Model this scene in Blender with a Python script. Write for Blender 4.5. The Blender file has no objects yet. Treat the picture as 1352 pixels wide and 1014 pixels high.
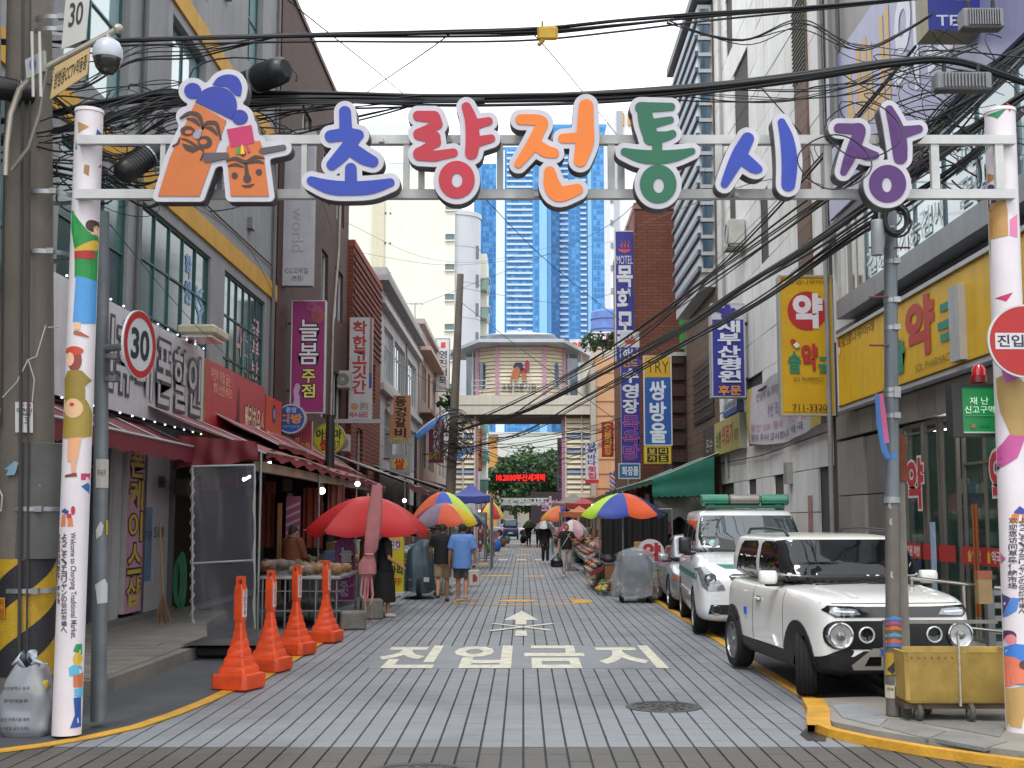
import bpy,bmesh,math,random
import numpy as np
from mathutils import Vector,Matrix,geometry
random.seed(7)
SC=bpy.context.scene
COL=SC.collection
R=math.radians
# ---------------------------------------------------------------- camera
F,CX,CY,HY,H=1650.0,691.0,507.0,685.0,1.8
PT=math.atan((HY-CY)/F)
cp_,sp_=math.cos(PT),math.sin(PT)
cam=bpy.data.cameras.new('camera')
cam_o=bpy.data.objects.new('camera',cam)
COL.objects.link(cam_o)
cam.sensor_width=36
cam.lens=F/1352*36
cam.shift_x=(676-CX)/1352
cam.clip_start,cam.clip_end=0.1,6000
cam_o.location=(0,0,H)
cam_o.rotation_euler=(math.pi/2+PT,0,0)
SC.camera=cam_o
# ---------------------------------------------------------------- sky and sun (bright overcast)
SUN_EL,SUN_ROT=R(58),R(200)
world=bpy.data.worlds.new('World')
SC.world=world
world.use_nodes=True
nt=world.node_tree
nt.nodes.clear()
n_out=nt.nodes.new('ShaderNodeOutputWorld')
n_bg=nt.nodes.new('ShaderNodeBackground')
n_sky=nt.nodes.new('ShaderNodeTexSky')
n_sky.sky_type='NISHITA'
n_sky.sun_disc=False
n_sky.sun_elevation=SUN_EL
n_sky.sun_rotation=SUN_ROT
n_sky.air_density,n_sky.dust_density,n_sky.ozone_density=1.0,4.0,1.0
n_hs=nt.nodes.new('ShaderNodeHueSaturation')
n_hs.inputs['Saturation'].default_value=0.12
n_tc=nt.nodes.new('ShaderNodeTexCoord')
n_nz=nt.nodes.new('ShaderNodeTexNoise')
n_nz.inputs['Scale'].default_value=2.2
n_nz.inputs['Detail'].default_value=6
n_rp=nt.nodes.new('ShaderNodeMapRange')
n_rp.inputs[1].default_value,n_rp.inputs[2].default_value=0.3,0.7
n_rp.inputs[3].default_value,n_rp.inputs[4].default_value=0.0,1.0
n_cl=nt.nodes.new('ShaderNodeMix')
n_cl.data_type='RGBA'
n_cl.inputs[6].default_value=(10.9,11.3,11.8,1)
n_cl.inputs[7].default_value=(14.6,15.0,15.4,1)
n_mx=nt.nodes.new('ShaderNodeMix')
n_mx.data_type='RGBA'
n_mx.inputs[0].default_value=0.85
lk=nt.links.new
lk(n_sky.outputs[0],n_hs.inputs['Color'])
lk(n_tc.outputs['Generated'],n_nz.inputs['Vector'])
lk(n_nz.outputs[0],n_rp.inputs[0])
lk(n_rp.outputs[0],n_cl.inputs[0])
lk(n_hs.outputs[0],n_mx.inputs[6])
lk(n_cl.outputs[2],n_mx.inputs[7])
lk(n_mx.outputs[2],n_bg.inputs['Color'])
n_bg.inputs['Strength'].default_value=0.13
lk(n_bg.outputs[0],n_out.inputs['Surface'])
sun=bpy.data.lights.new('sun','SUN')
sun.energy,sun.angle,sun.color =1.2,R(14),(1,0.985,0.96)
sun_o=bpy.data.objects.new('sun',sun)
COL.objects.link(sun_o)
sun_o.rotation_euler=(R(90)-SUN_EL,0,R(180)-SUN_ROT+R(0))
SC.view_settings.view_transform='Standard'
SC.view_settings.look='None'
SC.view_settings.gamma=1
SC.view_settings.use_curve_mapping=False
SC.view_settings.exposure=0.33
SC.cycles.max_bounces=6
SC.cycles.transparent_max_bounces=12
SC.cycles.use_denoising=True

# ---------------------------------------------------------------- helpers
def ray(px,py):
 u=(CY-py)/F
 return Vector(((px-CX)/F,cp_-u*sp_,sp_+u*cp_))
def at(px,py,Y):
 d=ray(px,py)
 t=Y/d.y
 return Vector((d.x*t,Y,H+d.z*t))
def gp(px,py,z=0.0):
 d=ray(px,py)
 t=(z-H)/d.z
 return Vector((d.x*t,d.y*t,z))
def onx(px,py,X):
 d=ray(px,py)
 t=X/d.x
 return Vector((X,d.y*t,H+d.z*t))
def lin(h):
 if not isinstance(h,str): return tuple(h)
 h=h.lstrip('#')
 c=[int(h[i:i+2],16)/255 for i in (0,2,4)]
 return tuple(x/12.92 if x<0.04045 else ((x+0.055)/1.055)**2.4 for x in c)
_mc={}
def mat(col,rough=0.6,metal=0.0,var=0.12,scale=3.0,bump=0.0,emit=0.0,coat=0.0,spec=0.5,stain=0.0,alpha=None,trans=0.0):
 key=(col,rough,metal,var,scale,bump,emit,coat,spec,stain,alpha,trans)
 if key in _mc: return _mc[key]
 m=bpy.data.materials.new('paint')
 m.use_nodes=True
 t=m.node_tree
 b=t.nodes['Principled BSDF']
 c=lin(col)
 b.inputs['Roughness'].default_value=rough
 b.inputs['Metallic'].default_value=metal
 b.inputs['Coat Weight'].default_value=coat
 b.inputs['Coat Roughness'].default_value=0.04
 b.inputs['Specular IOR Level'].default_value=spec
 b.inputs['Base Color'].default_value=(*c,1)
 if trans: b.inputs['Transmission Weight'].default_value=trans
 if alpha is not None: b.inputs['Alpha'].default_value=alpha
 if emit:
  b.inputs['Emission Color'].default_value=(*c,1)
  b.inputs['Emission Strength'].default_value=emit
 if var or bump or stain:
  g=t.nodes.new('ShaderNodeNewGeometry')
  n1=t.nodes.new('ShaderNodeTexNoise')
  n1.inputs['Scale'].default_value=scale
  n1.inputs['Detail'].default_value=7
  n1.inputs['Roughness'].default_value=0.65
  t.links.new(g.outputs['Position'],n1.inputs['Vector'])
  mr=t.nodes.new('ShaderNodeMapRange')
  mr.inputs[1].default_value,mr.inputs[2].default_value=0.3,0.7
  mr.inputs[3].default_value,mr.inputs[4].default_value=1-var,1+var*0.6
  t.links.new(n1.outputs[0],mr.inputs[0])
  mm=t.nodes.new('ShaderNodeVectorMath')
  mm.operation='SCALE'
  mm.inputs[0].default_value=c
  t.links.new(mr.outputs[0],mm.inputs['Scale'])
  last=mm.outputs[0]
  if stain:
   mp=t.nodes.new('ShaderNodeMapping')
   mp.inputs['Scale'].default_value=(2.2,2.2,0.16)
   t.links.new(g.outputs['Position'],mp.inputs['Vector'])
   n2=t.nodes.new('ShaderNodeTexNoise')
   n2.inputs['Scale'].default_value=1.6
   n2.inputs['Detail'].default_value=5
   t.links.new(mp.outputs[0],n2.inputs['Vector'])
   m2=t.nodes.new('ShaderNodeMapRange')
   m2.inputs[1].default_value,m2.inputs[2].default_value=0.5,0.72
   m2.inputs[3].default_value,m2.inputs[4].default_value=1.0,1-stain
   t.links.new(n2.outputs[0],m2.inputs[0])
   m3=t.nodes.new('ShaderNodeVectorMath')
   m3.operation='SCALE'
   t.links.new(last,m3.inputs[0])
   t.links.new(m2.outputs[0],m3.inputs['Scale'])
   last=m3.outputs[0]
  t.links.new(last,b.inputs['Base Color'])
  if bump:
   n3=t.nodes.new('ShaderNodeTexNoise')
   n3.inputs['Scale'].default_value=scale*12
   n3.inputs['Detail'].default_value=5
   t.links.new(g.outputs['Position'],n3.inputs['Vector'])
   bp=t.nodes.new('ShaderNodeBump')
   bp.inputs['Strength'].default_value=bump
   bp.inputs['Distance'].default_value=0.02
   t.links.new(n3.outputs[0],bp.inputs['Height'])
   t.links.new(bp.outputs[0],b.inputs['Normal'])
 _mc[key]=m
 return m
def brick_mat(c1,c2,mortar,bw,bh,axis='y',msize=0.012,rough=0.8,bump=0.4):
 """coursed masonry far away: bricks laid along world axis and z"""
 key=('brick',c1,c2,mortar,bw,bh,axis)
 if key in _mc: return _mc[key]
 m=bpy.data.materials.new('masonry')
 m.use_nodes=True
 t=m.node_tree
 b=t.nodes['Principled BSDF']
 b.inputs['Roughness'].default_value=rough
 g=t.nodes.new('ShaderNodeNewGeometry')
 s=t.nodes.new('ShaderNodeSeparateXYZ')
 cmb=t.nodes.new('ShaderNodeCombineXYZ')
 t.links.new(g.outputs['Position'],s.inputs[0])
 t.links.new(s.outputs[1 if axis=='y' else 0],cmb.inputs[0])
 t.links.new(s.outputs[2],cmb.inputs[1])
 br=t.nodes.new('ShaderNodeTexBrick')
 br.inputs['Scale'].default_value=1
 br.inputs['Brick Width'].default_value=bw
 br.inputs['Row Height'].default_value=bh
 br.inputs['Mortar Size'].default_value=msize
 br.inputs['Color1'].default_value=(*lin(c1),1)
 br.inputs['Color2'].default_value=(*lin(c2),1)
 br.inputs['Mortar'].default_value=(*lin(mortar),1)
 t.links.new(cmb.outputs[0],br.inputs['Vector'])
 n1=t.nodes.new('ShaderNodeTexNoise')
 n1.inputs['Scale'].default_value=0.7
 n1.inputs['Detail'].default_value=6
 t.links.new(g.outputs['Position'],n1.inputs['Vector'])
 mr=t.nodes.new('ShaderNodeMapRange')
 mr.inputs[1].default_value,mr.inputs[2].default_value=0.3,0.7
 mr.inputs[3].default_value,mr.inputs[4].default_value=0.78,1.1
 t.links.new(n1.outputs[0],mr.inputs[0])
 mm=t.nodes.new('ShaderNodeVectorMath')
 mm.operation='SCALE'
 t.links.new(br.outputs['Color'],mm.inputs[0])
 t.links.new(mr.outputs[0],mm.inputs['Scale'])
 t.links.new(mm.outputs[0],b.inputs['Base Color'])
 bp=t.nodes.new('ShaderNodeBump')
 bp.inputs['Strength'].default_value=bump
 bp.inputs['Distance'].default_value=0.02
 bp.invert=True
 t.links.new(br.outputs['Fac'],bp.inputs['Height'])
 t.links.new(bp.outputs[0],b.inputs['Normal'])
 _mc[key]=m
 return m
def glass(col='#27474a',rough=0.06,var=0.3):
 return mat(col,rough,0,var,0.6,spec=0.9,coat=0.6)
def see_glass(tint,alpha):
 """sheet of clear material one can look through: mix of transparent and gloss"""
 key=('see',tint,alpha)
 if key in _mc: return _mc[key]
 m=bpy.data.materials.new('clear_sheet')
 m.use_nodes=True
 t=m.node_tree
 b=t.nodes['Principled BSDF']
 b.inputs['Base Color'].default_value=(*lin(tint),1)
 b.inputs['Roughness'].default_value=0.12
 b.inputs['Alpha'].default_value=alpha
 b.inputs['Coat Weight'].default_value=0.3
 _mc[key]=m
 return m

WM={}
def wm(o): return WM.get(o.name,Matrix.Identity(4))
class MB:
 def __init__(s):
  s.v,s.f,s.mi,s.cur=[],[],[],0
  s.T=None
 def add(s,vs,fs):
  b=len(s.v)
  if s.T is not None: vs=[s.T @ Vector(v) for v in vs]
  s.v+=[tuple(v) for v in vs]
  s.f+=[tuple(b+i for i in f) for f in fs]
  s.mi+=[s.cur]*len(fs)
  return s
 def box(s,x0,x1,y0,y1,z0,z1):
  return s.add([(x0,y0,z0),(x1,y0,z0),(x1,y1,z0),(x0,y1,z0),(x0,y0,z1),(x1,y0,z1),(x1,y1,z1),(x0,y1,z1)],
                     [(3,2,1,0),(4,5,6,7),(0,1,5,4),(1,2,6,5),(2,3,7,6),(3,0,4,7)])
 def cbox(s,c,d,rz=0,ch=0.0):
  """centred box with optional chamfer, turned about z"""
  hx,hy,hz=d[0]/2,d[1]/2,d[2]/2
  M=Matrix.Translation(c) @ Matrix.Rotation(rz,4,'Z')
  if ch<=0:
   vs=[(x,y,z) for z in (-hz,hz) for x,y in ((-hx,-hy),(hx,-hy),(hx,hy),(-hx,hy))]
   return s.add([M @ Vector(v) for v in vs],[(3,2,1,0),(4,5,6,7),(0,1,5,4),(1,2,6,5),(2,3,7,6),(3,0,4,7)])
  ring=[(hx-ch,-hy),(hx,-hy+ch),(hx,hy-ch),(hx-ch,hy),(-hx+ch,hy),(-hx,hy-ch),(-hx,-hy+ch),(-hx+ch,-hy)]
  k=lambda r,q: [(x*(1-q/hx),y*(1-q/hy),r) for x,y in ring]
  vs=k(-hz,ch)+k(-hz+ch,0)+k(hz-ch,0)+k(hz,ch)
  fs=[(a*8+i,a*8+(i+1)%8,a*8+8+(i+1)%8,a*8+8+i) for a in range(3) for i in range(8)]
  fs+=[tuple(range(7,-1,-1)),tuple(range(24,32))]
  return s.add([M @ Vector(v) for v in vs],fs)
 def cyl(s,a,b,r0,r1=None,n=10):
  return s.tube([a,b],[r0,r0 if r1 is None else r1],n)
 def tube(s,pts,r,n=6,cap=True,flat=1.0):
  pts=[Vector(p) for p in pts]
  if not isinstance(r,(list,tuple)): r=[r]*len(pts)
  vs,fs=[],[]
  prev=None
  for i,p in enumerate(pts):
   d=(pts[min(i+1,len(pts)-1)]-pts[max(i-1,0)])
   d=d.normalized() if d.length>1e-9 else Vector((0,0,1))
   if prev is None:
    a=d.orthogonal().normalized() if abs(d.z)<0.99 else Vector((1,0,0))
   else:
    a=(prev-d*prev.dot(d))
    a=a.normalized() if a.length>1e-6 else d.orthogonal().normalized()
   prev=a
   bb=d.cross(a)
   for k in range(n):
    th=2*math.pi*k/n
    vs.append(p+a*(math.cos(th)*r[i])+bb*(math.sin(th)*r[i]*flat))
  for i in range(len(pts)-1):
   for k in range(n):
    fs.append((i*n+k,i*n+(k+1)%n,(i+1)*n+(k+1)%n,(i+1)*n+k))
  if cap:
   fs.append(tuple(range(n-1,-1,-1)))
   fs.append(tuple((len(pts)-1)*n+k for k in range(n)))
  return s.add(vs,fs)
 def lathe(s,prof,c=(0,0,0),n=16,ax='z',a0=0.0,a1=2*math.pi):
  full=abs(a1-a0-2*math.pi)<1e-6
  m=n if full else n+1
  vs,fs=[],[]
  for (r,z) in prof:
   for k in range(m):
    th=a0+(a1-a0)*k/n
    x,y=r*math.cos(th),r*math.sin(th)
    p={'z': (x,y,z),'y': (x,z,y),'x': (z,x,y)}[ax]
    vs.append((c[0]+p[0],c[1]+p[1],c[2]+p[2]))
  for i in range(len(prof)-1):
   for k in range(n):
    k2=(k+1)%m
    fs.append((i*m+k,i*m+k2,(i+1)*m+k2,(i+1)*m+k))
  return s.add(vs,fs)
 def ball(s,c,r,n=10,sq=(1,1,1)):
  prof=[(math.sin(math.pi*i/(n // 2+1)),-math.cos(math.pi*i/(n // 2+1))) for i in range(n // 2+2)]
  vs,fs=[],[]
  for (a,z) in prof:
   for k in range(n):
    th=2*math.pi*k/n
    vs.append((c[0]+r*sq[0]*a*math.cos(th),c[1]+r*sq[1]*a*math.sin(th),c[2]+r*sq[2]*z))
  for i in range(len(prof)-1):
   for k in range(n):
    fs.append((i*n+k,i*n+(k+1)%n,(i+1)*n+(k+1)%n,(i+1)*n+k))
  return s.add(vs,fs)
 def prism(s,pts,O,U,V,N,d0,d1):
  """polygon pts (u,v) placed at O with axes U,V, extruded along N from d0 to d1"""
  O,U,V,N=Vector(O),Vector(U),Vector(V),Vector(N)
  n=len(pts)
  vs=[O+U*p[0]+V*p[1]+N*d for d in (d0,d1) for p in pts]
  area=sum(pts[i][0]*pts[(i+1)%n][1]-pts[(i+1)%n][0]*pts[i][1] for i in range(n))
  tri=geometry.tessellate_polygon([[Vector((p[0],p[1],0)) for p in pts]])
  fs=[]
  for a,b,c in tri:
   ar=(pts[b][0]-pts[a][0])*(pts[c][1]-pts[a][1])-(pts[c][0]-pts[a][0])*(pts[b][1]-pts[a][1])
   if ar<0: a,c=c,a
   fs+=[(a+n,b+n,c+n),(c,b,a)]
  for i in range(n):
   j=(i+1)%n
   fs.append((i,j,j+n,i+n) if area>0 else (j,i,i+n,j+n))
  return s.add(vs,fs)
 def quad(s,a,b,c,d): return s.add([a,b,c,d],[(0,1,2,3)])
 def sheet(s,poly,z,t=0.0):
  """horizontal polygon at height z, with a skirt of depth t"""
  pts=[(p[0],p[1]) for p in poly]
  if t: return s.prism(pts,(0,0,0),(1,0,0),(0,1,0),(0,0,1),z-t,z)
  tri=geometry.tessellate_polygon([[Vector((p[0],p[1],0)) for p in pts]])
  fs=[]
  for a,b,c in tri:
   ar=(pts[b][0]-pts[a][0])*(pts[c][1]-pts[a][1])-(pts[c][0]-pts[a][0])*(pts[b][1]-pts[a][1])
   fs.append((a,b,c) if ar>0 else (c,b,a))
  return s.add([(p[0],p[1],z) for p in pts],fs)
 def mesh(s,name,mats):
  me=bpy.data.meshes.new(name)
  me.from_pydata(s.v,[],s.f)
  for m in (mats if isinstance(mats,(list,tuple)) else [mats]): me.materials.append(m)
  if any(s.mi): me.polygons.foreach_set('material_index',s.mi)
  me.update()
  return me
 def build(s,name,mats,parent=None,smooth=False,local=False,kind=None):
  if parent is not None and not local and s.v:
   inv=wm(parent).inverted()
   if inv != Matrix.Identity(4): s.v=[tuple(inv @ Vector(v)) for v in s.v]
  me=s.mesh(name,mats)
  if smooth:
   me.polygons.foreach_set('use_smooth',[True]*len(me.polygons))
   if smooth != 'all' : me.set_sharp_from_angle(angle=R(38))
  return link(name,me,parent,kind)
def link(name,me,parent=None,kind=None):
 o=bpy.data.objects.new(name,me)
 COL.objects.link(o)
 if parent is not None:
  o.parent=parent
  WM[o.name]=wm(parent)
 if kind: o['kind']=kind
 return o
def tag(o,label,cat,group=None):
 o['label']=label
 o['category']=cat
 if group: o['group']=group
 return o
def root(name,label,cat,M=None,group=None):
 o=bpy.data.objects.new(name,None)
 o.empty_display_size=0.2
 COL.objects.link(o)
 if M is None: M=Matrix.Identity(4)
 elif not isinstance(M,Matrix): M=Matrix.Translation(Vector(M))
 o.matrix_world=M
 WM[o.name]=M.copy()
 return tag(o,label,cat,group)
def place(o,M):
 o.matrix_world=M
 WM[o.name]=M.copy()
 return o
KIDS={}
def copy_tree(o,M=None,label=None,parent=None):
 c=o.copy()
 COL.objects.link(c)
 if parent is not None:
  c.parent=parent
  c.matrix_parent_inverse=o.matrix_parent_inverse.copy()
 if M is not None: place(c,M)
 if label: c['label']=label
 for ch in o.children: copy_tree(ch,parent=c)
 return c
_tmp=bpy.data.scenes.new('workbench')
def applied(me,mods):
 """mesh with modifiers applied; mods = [(type, {settings})]"""
 o=bpy.data.objects.new('workpiece',me)
 _tmp.collection.objects.link(o)
 for t,kw in mods:
  m=o.modifiers.new(t,t)
  for k,v in kw.items(): setattr(m,k,v)
 with bpy.context.temp_override(scene=_tmp,view_layer=_tmp.view_layers[0]):
  dg=bpy.context.evaluated_depsgraph_get()
  out=bpy.data.meshes.new_from_object(o.evaluated_get(dg))
 bpy.data.objects.remove(o)
 return out
_tc={}
_fo=[]
def _font():
 if not _fo:
  cu=bpy.data.curves.new('lettering','FONT')
  cu.resolution_u=3
  _fo.append(bpy.data.objects.new('lettering',cu))
 return _fo[0]
def glyphs(s,bold=0.0):
 key=(s,bold)
 if key not in _tc:
  o=_font()
  o.data.body=s
  o.data.offset=bold
  me=o.to_mesh()
  vs=[tuple(v.co) for v in me.vertices]
  fs=[tuple(p.vertices) for p in me.polygons]
  o.to_mesh_clear()
  _tc[key]=(vs,fs)
 return _tc[key]
def put_text(mb,s,u0,v0,u1,v1,n,bold=0.0,keep=False,slant=0.0,ref=None):
 """text stretched into a rectangle of the local u,v plane at height n"""
 vs,fs=glyphs(s,bold)
 if not vs: return
 rv=glyphs(s,0.0)[0] if ref is None else ref
 xs,ys=[v[0] for v in rv],[v[1] for v in rv]
 x0,x1,y0,y1=min(xs),max(xs),min(ys),max(ys)
 sx,sy=(u1-u0)/max(x1-x0,1e-6),(v1-v0)/max(y1-y0,1e-6)
 if keep: sx=sy=min(sx,sy)
 ox=(u0+u1)/2-(x0+x1)/2*sx
 oy=(v0+v1)/2-(y0+y1)/2*sy
 mb.add([(ox+v[0]*sx+slant*v[1]*sy,oy+v[1]*sy,n) for v in vs],fs)
def put_vtext(mb,s,u0,v0,u1,v1,n,bold=0.0,gap=0.12):
 k=len(s)
 ch=(v1-v0)/k
 for i,c in enumerate(s):
  if c==' ': continue
  put_text(mb,c,u0,v1-(i+1)*ch+ch*gap/2,u1,v1-i*ch-ch*gap/2,n,bold)
FACE=lambda px0,py0,px1,py1,Y: (lambda a,b: (Matrix(((1,0,0,a.x),(0,0,-1,Y),(0,1,0,a.z),(0,0,0,1))),b.x-a.x,b.z-a.z))(at(px0,py1,Y),at(px1,py0,Y))
def WALL_L(X,px0,px1,yt,yb):
 """panel on a wall facing +x; yt, yb are read at px0 (its near end)"""
 a,b=onx(px0,yb,X),onx(px0,yt,X)
 e=onx(px1,yb,X)
 return Matrix(((0,0,1,X),(1,0,0,a.y),(0,1,0,a.z),(0,0,0,1))),e.y-a.y,b.z-a.z
def WALL_R(X,px0,px1,yt,yb):
 """panel on a wall facing -x; yt, yb are read at px1 (its near end)"""
 a,b=onx(px1,yb,X),onx(px1,yt,X)
 e=onx(px0,yb,X)
 return Matrix(((0,0,-1,X),(-1,0,0,e.y),(0,1,0,a.z),(0,0,0,1))),e.y-a.y,b.z-a.z
def items_on(o,items,w,h,n0=0.004):
 """flat print on a panel: items use 0..1 of its width and height"""
 n=n0
 for it in items:
  k=it[0]
  mb=MB()
  opt=it[-1] if isinstance(it[-1],dict) else {}
  nm='lettering'
  if k in 'tv':
   _,s,r,col=it[:4]
   bold=opt.get('b',0.02)
   rr=(r[0]*w,r[1]*h,r[2]*w,r[3]*h)
   fn=put_text if k=='t' else put_vtext
   if 'o' in opt:
    fn(mb,s,*rr,n,bold+opt.get('ow',0.035))
    mb.build('lettering_outline',mat(opt['o'],0.5,var=0.05),o,local=True)
    mb=MB()
    n+=0.003
   kw={'slant': opt['slant']} if k=='t' and 'slant' in opt else {}
   fn(mb,s,*rr,n,bold,**kw)
   col_=col
  elif k=='r':
   _,r,col_=it[:3]
   mb.box(r[0]*w,r[1]*w,r[2]*h,r[3]*h,0.0005,n)
   nm=opt.get('n','colour_panel')
  elif k=='c':
   _,(cu,cv,rad),col_=it[:3]
   pts=[(cu*w+rad*w*math.cos(a*math.pi/16),cv*h+rad*w*opt.get('sq',1)*math.sin(a*math.pi/16)) for a in range(32)]
   mb.prism(pts,(0,0,0),(1,0,0),(0,1,0),(0,0,1),n-0.002,n)
   nm=opt.get('n','disc')
  elif k=='p':
   _,pts,col_=it[:3]
   mb.prism([(p[0]*w,p[1]*h) for p in pts],(0,0,0),(1,0,0),(0,1,0),(0,0,1),n-0.002,n)
   nm=opt.get('n','emblem')
  n+=0.003
  mb.build(nm,mat(col_,opt.get('rough',0.5),var=0.08,emit=opt.get('e',0),stain=0 if 'e' in opt else 0.1),o,local=True)
def panel(name,label,cat,Mwh,d,face,side='#8d9094',items=(),group=None,rough=0.4,rim=0.0,wall=None,emit=0.0,parent=None,var=0.06):
 """a box sign: face at n=0, body behind it; wall=(+1|-1, distance) adds brackets towards a wall"""
 M,w,h=Mwh
 mb=MB()
 mb.box(0,w,0,h,-d,0)
 mb.mi=[1,0,1,1,1,1]
 o=mb.build(name,[mat(face,rough,var=var+0.04,emit=emit,stain=0.13),mat(side,0.5,var=0.15,stain=0.15)])
 place(o,M)
 tag(o,label,cat,group)
 if rim:
  r=MB()
  e=0.012
  r.box(-e,w+e,h-rim,h+e,-d*0.3,e).box(-e,w+e,-e,rim,-d*0.3,e)
  r.box(-e,rim,rim,h-rim,-d*0.3,e).box(w-rim,w+e,rim,h-rim,-d*0.3,e)
  r.build('rim',mat(side,0.45,var=0.1),o,local=True)
 if wall:
  sgn,dist=wall
  for q in (0.2,0.8):
   b=MB()
   x0,x1=(w,w+dist) if sgn>0 else (-dist,0)
   b.box(x0,x1,q*h-0.03,q*h+0.03,-d*0.7,-d*0.3)
   b.build('bracket',mat('#3a302c',0.6,0.3),o,local=True)
 items_on(o,items,w,h)
 return o
# ---------------------------------------------------------------- shape fields -> outlines (for hand drawn lettering)
def sd_cap(X,Y,a,b):
 ax,ay,ra=a; bx,by,rb=b
 dx,dy=bx-ax,by-ay
 t=np.clip(((X-ax)*dx+(Y-ay)*dy)/max(dx*dx+dy*dy,1e-9),0,1)
 return np.hypot(X-ax-t*dx,Y-ay-t*dy)-(ra+(rb-ra)*t)
def sd_poly(X,Y,P):
 d=np.full(X.shape,1e9)
 ins=np.zeros(X.shape,bool)
 n=len(P)
 for i in range(n):
  (ax,ay),(bx,by)=P[i],P[(i+1)%n]
  dx,dy=bx-ax,by-ay
  t=np.clip(((X-ax)*dx+(Y-ay)*dy)/max(dx*dx+dy*dy,1e-9),0,1)
  d=np.minimum(d,np.hypot(X-ax-t*dx,Y-ay-t*dy))
  if ay != by:
   c=((ay>Y) != (by>Y)) & (X<(bx-ax)*(Y-ay)/(by-ay)+ax)
   ins ^= c
 return np.where(ins,-d,d)
def smooth_line(P,m=5):
 P=[np.array(p,float) for p in P]
 out=[]
 for i in range(len(P)-1):
  p0,p1,p2,p3=P[max(i-1,0)],P[i],P[i+1],P[min(i+2,len(P)-1)]
  for q in range(m):
   t=q/m
   out.append(0.5*(2*p1+(p2-p0)*t+(2*p0-5*p1+4*p2-p3)*t*t+(3*p1-p0-3*p2+p3)*t**3))
 return [tuple(p) for p in out]+[tuple(P[-1])]
def field(X,Y,shape,k):
 d=None
 for s in shape:
  if s[0]=='s' and 3<=len(s[1])<=7: s=('s',smooth_line(s[1]))
  if s[0]=='s':
   e=None
   for i in range(len(s[1])-1):
    q=sd_cap(X,Y,s[1][i],s[1][i+1])
    e=q if e is None else np.minimum(e,q)
  elif s[0]=='p':
   e=sd_poly(X,Y,s[1])
  elif s[0]=='e':
   cx,cy,rx,ry=s[1]
   q=np.hypot((X-cx)/rx,(Y-cy)/ry)
   e=(q-1)*min(rx,ry)
  elif s[0]=='h':
   cx,cy,rx,ry=s[1]
   d=np.maximum(d,(1-np.hypot((X-cx)/rx,(Y-cy)/ry))*min(rx,ry))
   continue
  if d is None: d=e
  elif k>0:
   hh=np.clip(0.5+0.5*(d-e)/k,0,1)
   d=d*(1-hh)+e*hh-k*hh*(1-hh)
  else: d=np.minimum(d,e)
 return d
def outline(shape,off=0.0,k=1.2,step=0.8,tol=0.12):
 """closed loops of the zero line of a union of strokes, polygons and ellipses"""
 xs,ys=[],[]
 for s in shape:
  if s[0]=='s': xs+=[q for p in s[1] for q in (p[0]-p[2],p[0]+p[2])]; ys+=[q for p in s[1] for q in (p[1]-p[2],p[1]+p[2])]
  elif s[0]=='p': xs+=[p[0] for p in s[1]]; ys+=[p[1] for p in s[1]]
  else: c=s[1]; xs+=[c[0]-c[2],c[0]+c[2]]; ys+=[c[1]-c[3],c[1]+c[3]]
 m=off+3*step
 gx=np.arange(min(xs)-m,max(xs)+m+step,step)
 gy=np.arange(min(ys)-m,max(ys)+m+step,step)
 X,Y=np.meshgrid(gx,gy)
 D=field(X,Y,shape,k)-off
 D[D==0]=1e-9
 seg={}
 ny,nx=D.shape
 def cross(a,b):
  (i,j),(p,q)=a,b
  t=D[j,i]/(D[j,i]-D[q,p])
  return (gx[i]+(gx[p]-gx[i])*t,gy[j]+(gy[q]-gy[j])*t)
 ins=D<0
 code=ins[:-1,:-1]*1+ins[:-1,1:]*2+ins[1:,1:]*4+ins[1:,:-1]*8
 TAB={1: [(3,0)],2: [(0,1)],3: [(3,1)],4: [(1,2)],5: [(3,0),(1,2)],6: [(0,2)],7: [(3,2)],8: [(2,3)],9: [(2,0)],10: [(0,1),(2,3)],11: [(2,1)],12: [(1,3)],13: [(1,0)],14: [(0,3)]}
 for j,i in zip(*np.nonzero((code>0) & (code<15))):
  ed=[((i,j),(i+1,j)),((i+1,j),(i+1,j+1)),((i,j+1),(i+1,j+1)),((i,j),(i,j+1))]
  for a,b in TAB[int(code[j,i])]: seg[ed[a]]=ed[b]
 loops=[]
 while seg:
  a0=next(iter(seg)); a=a0; L=[]
  while a in seg:
   b=seg.pop(a); L.append(cross(*a)); a=b
  if len(L)>6: loops.append(L)
 out=[]
 for L in loops:
  keep=[L[0]]
  for i in range(1,len(L)-1):   # drop points that lie on a straight run
   a,b,c=keep[-1],L[i],L[i+1]
   ar=abs((b[0]-a[0])*(c[1]-a[1])-(b[1]-a[1])*(c[0]-a[0]))
   if ar>tol*math.hypot(c[0]-a[0],c[1]-a[1]) or math.hypot(b[0]-a[0],b[1]-a[1])>9: keep.append(b)
  keep.append(L[-1])
  out.append(keep)
 return out
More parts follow.
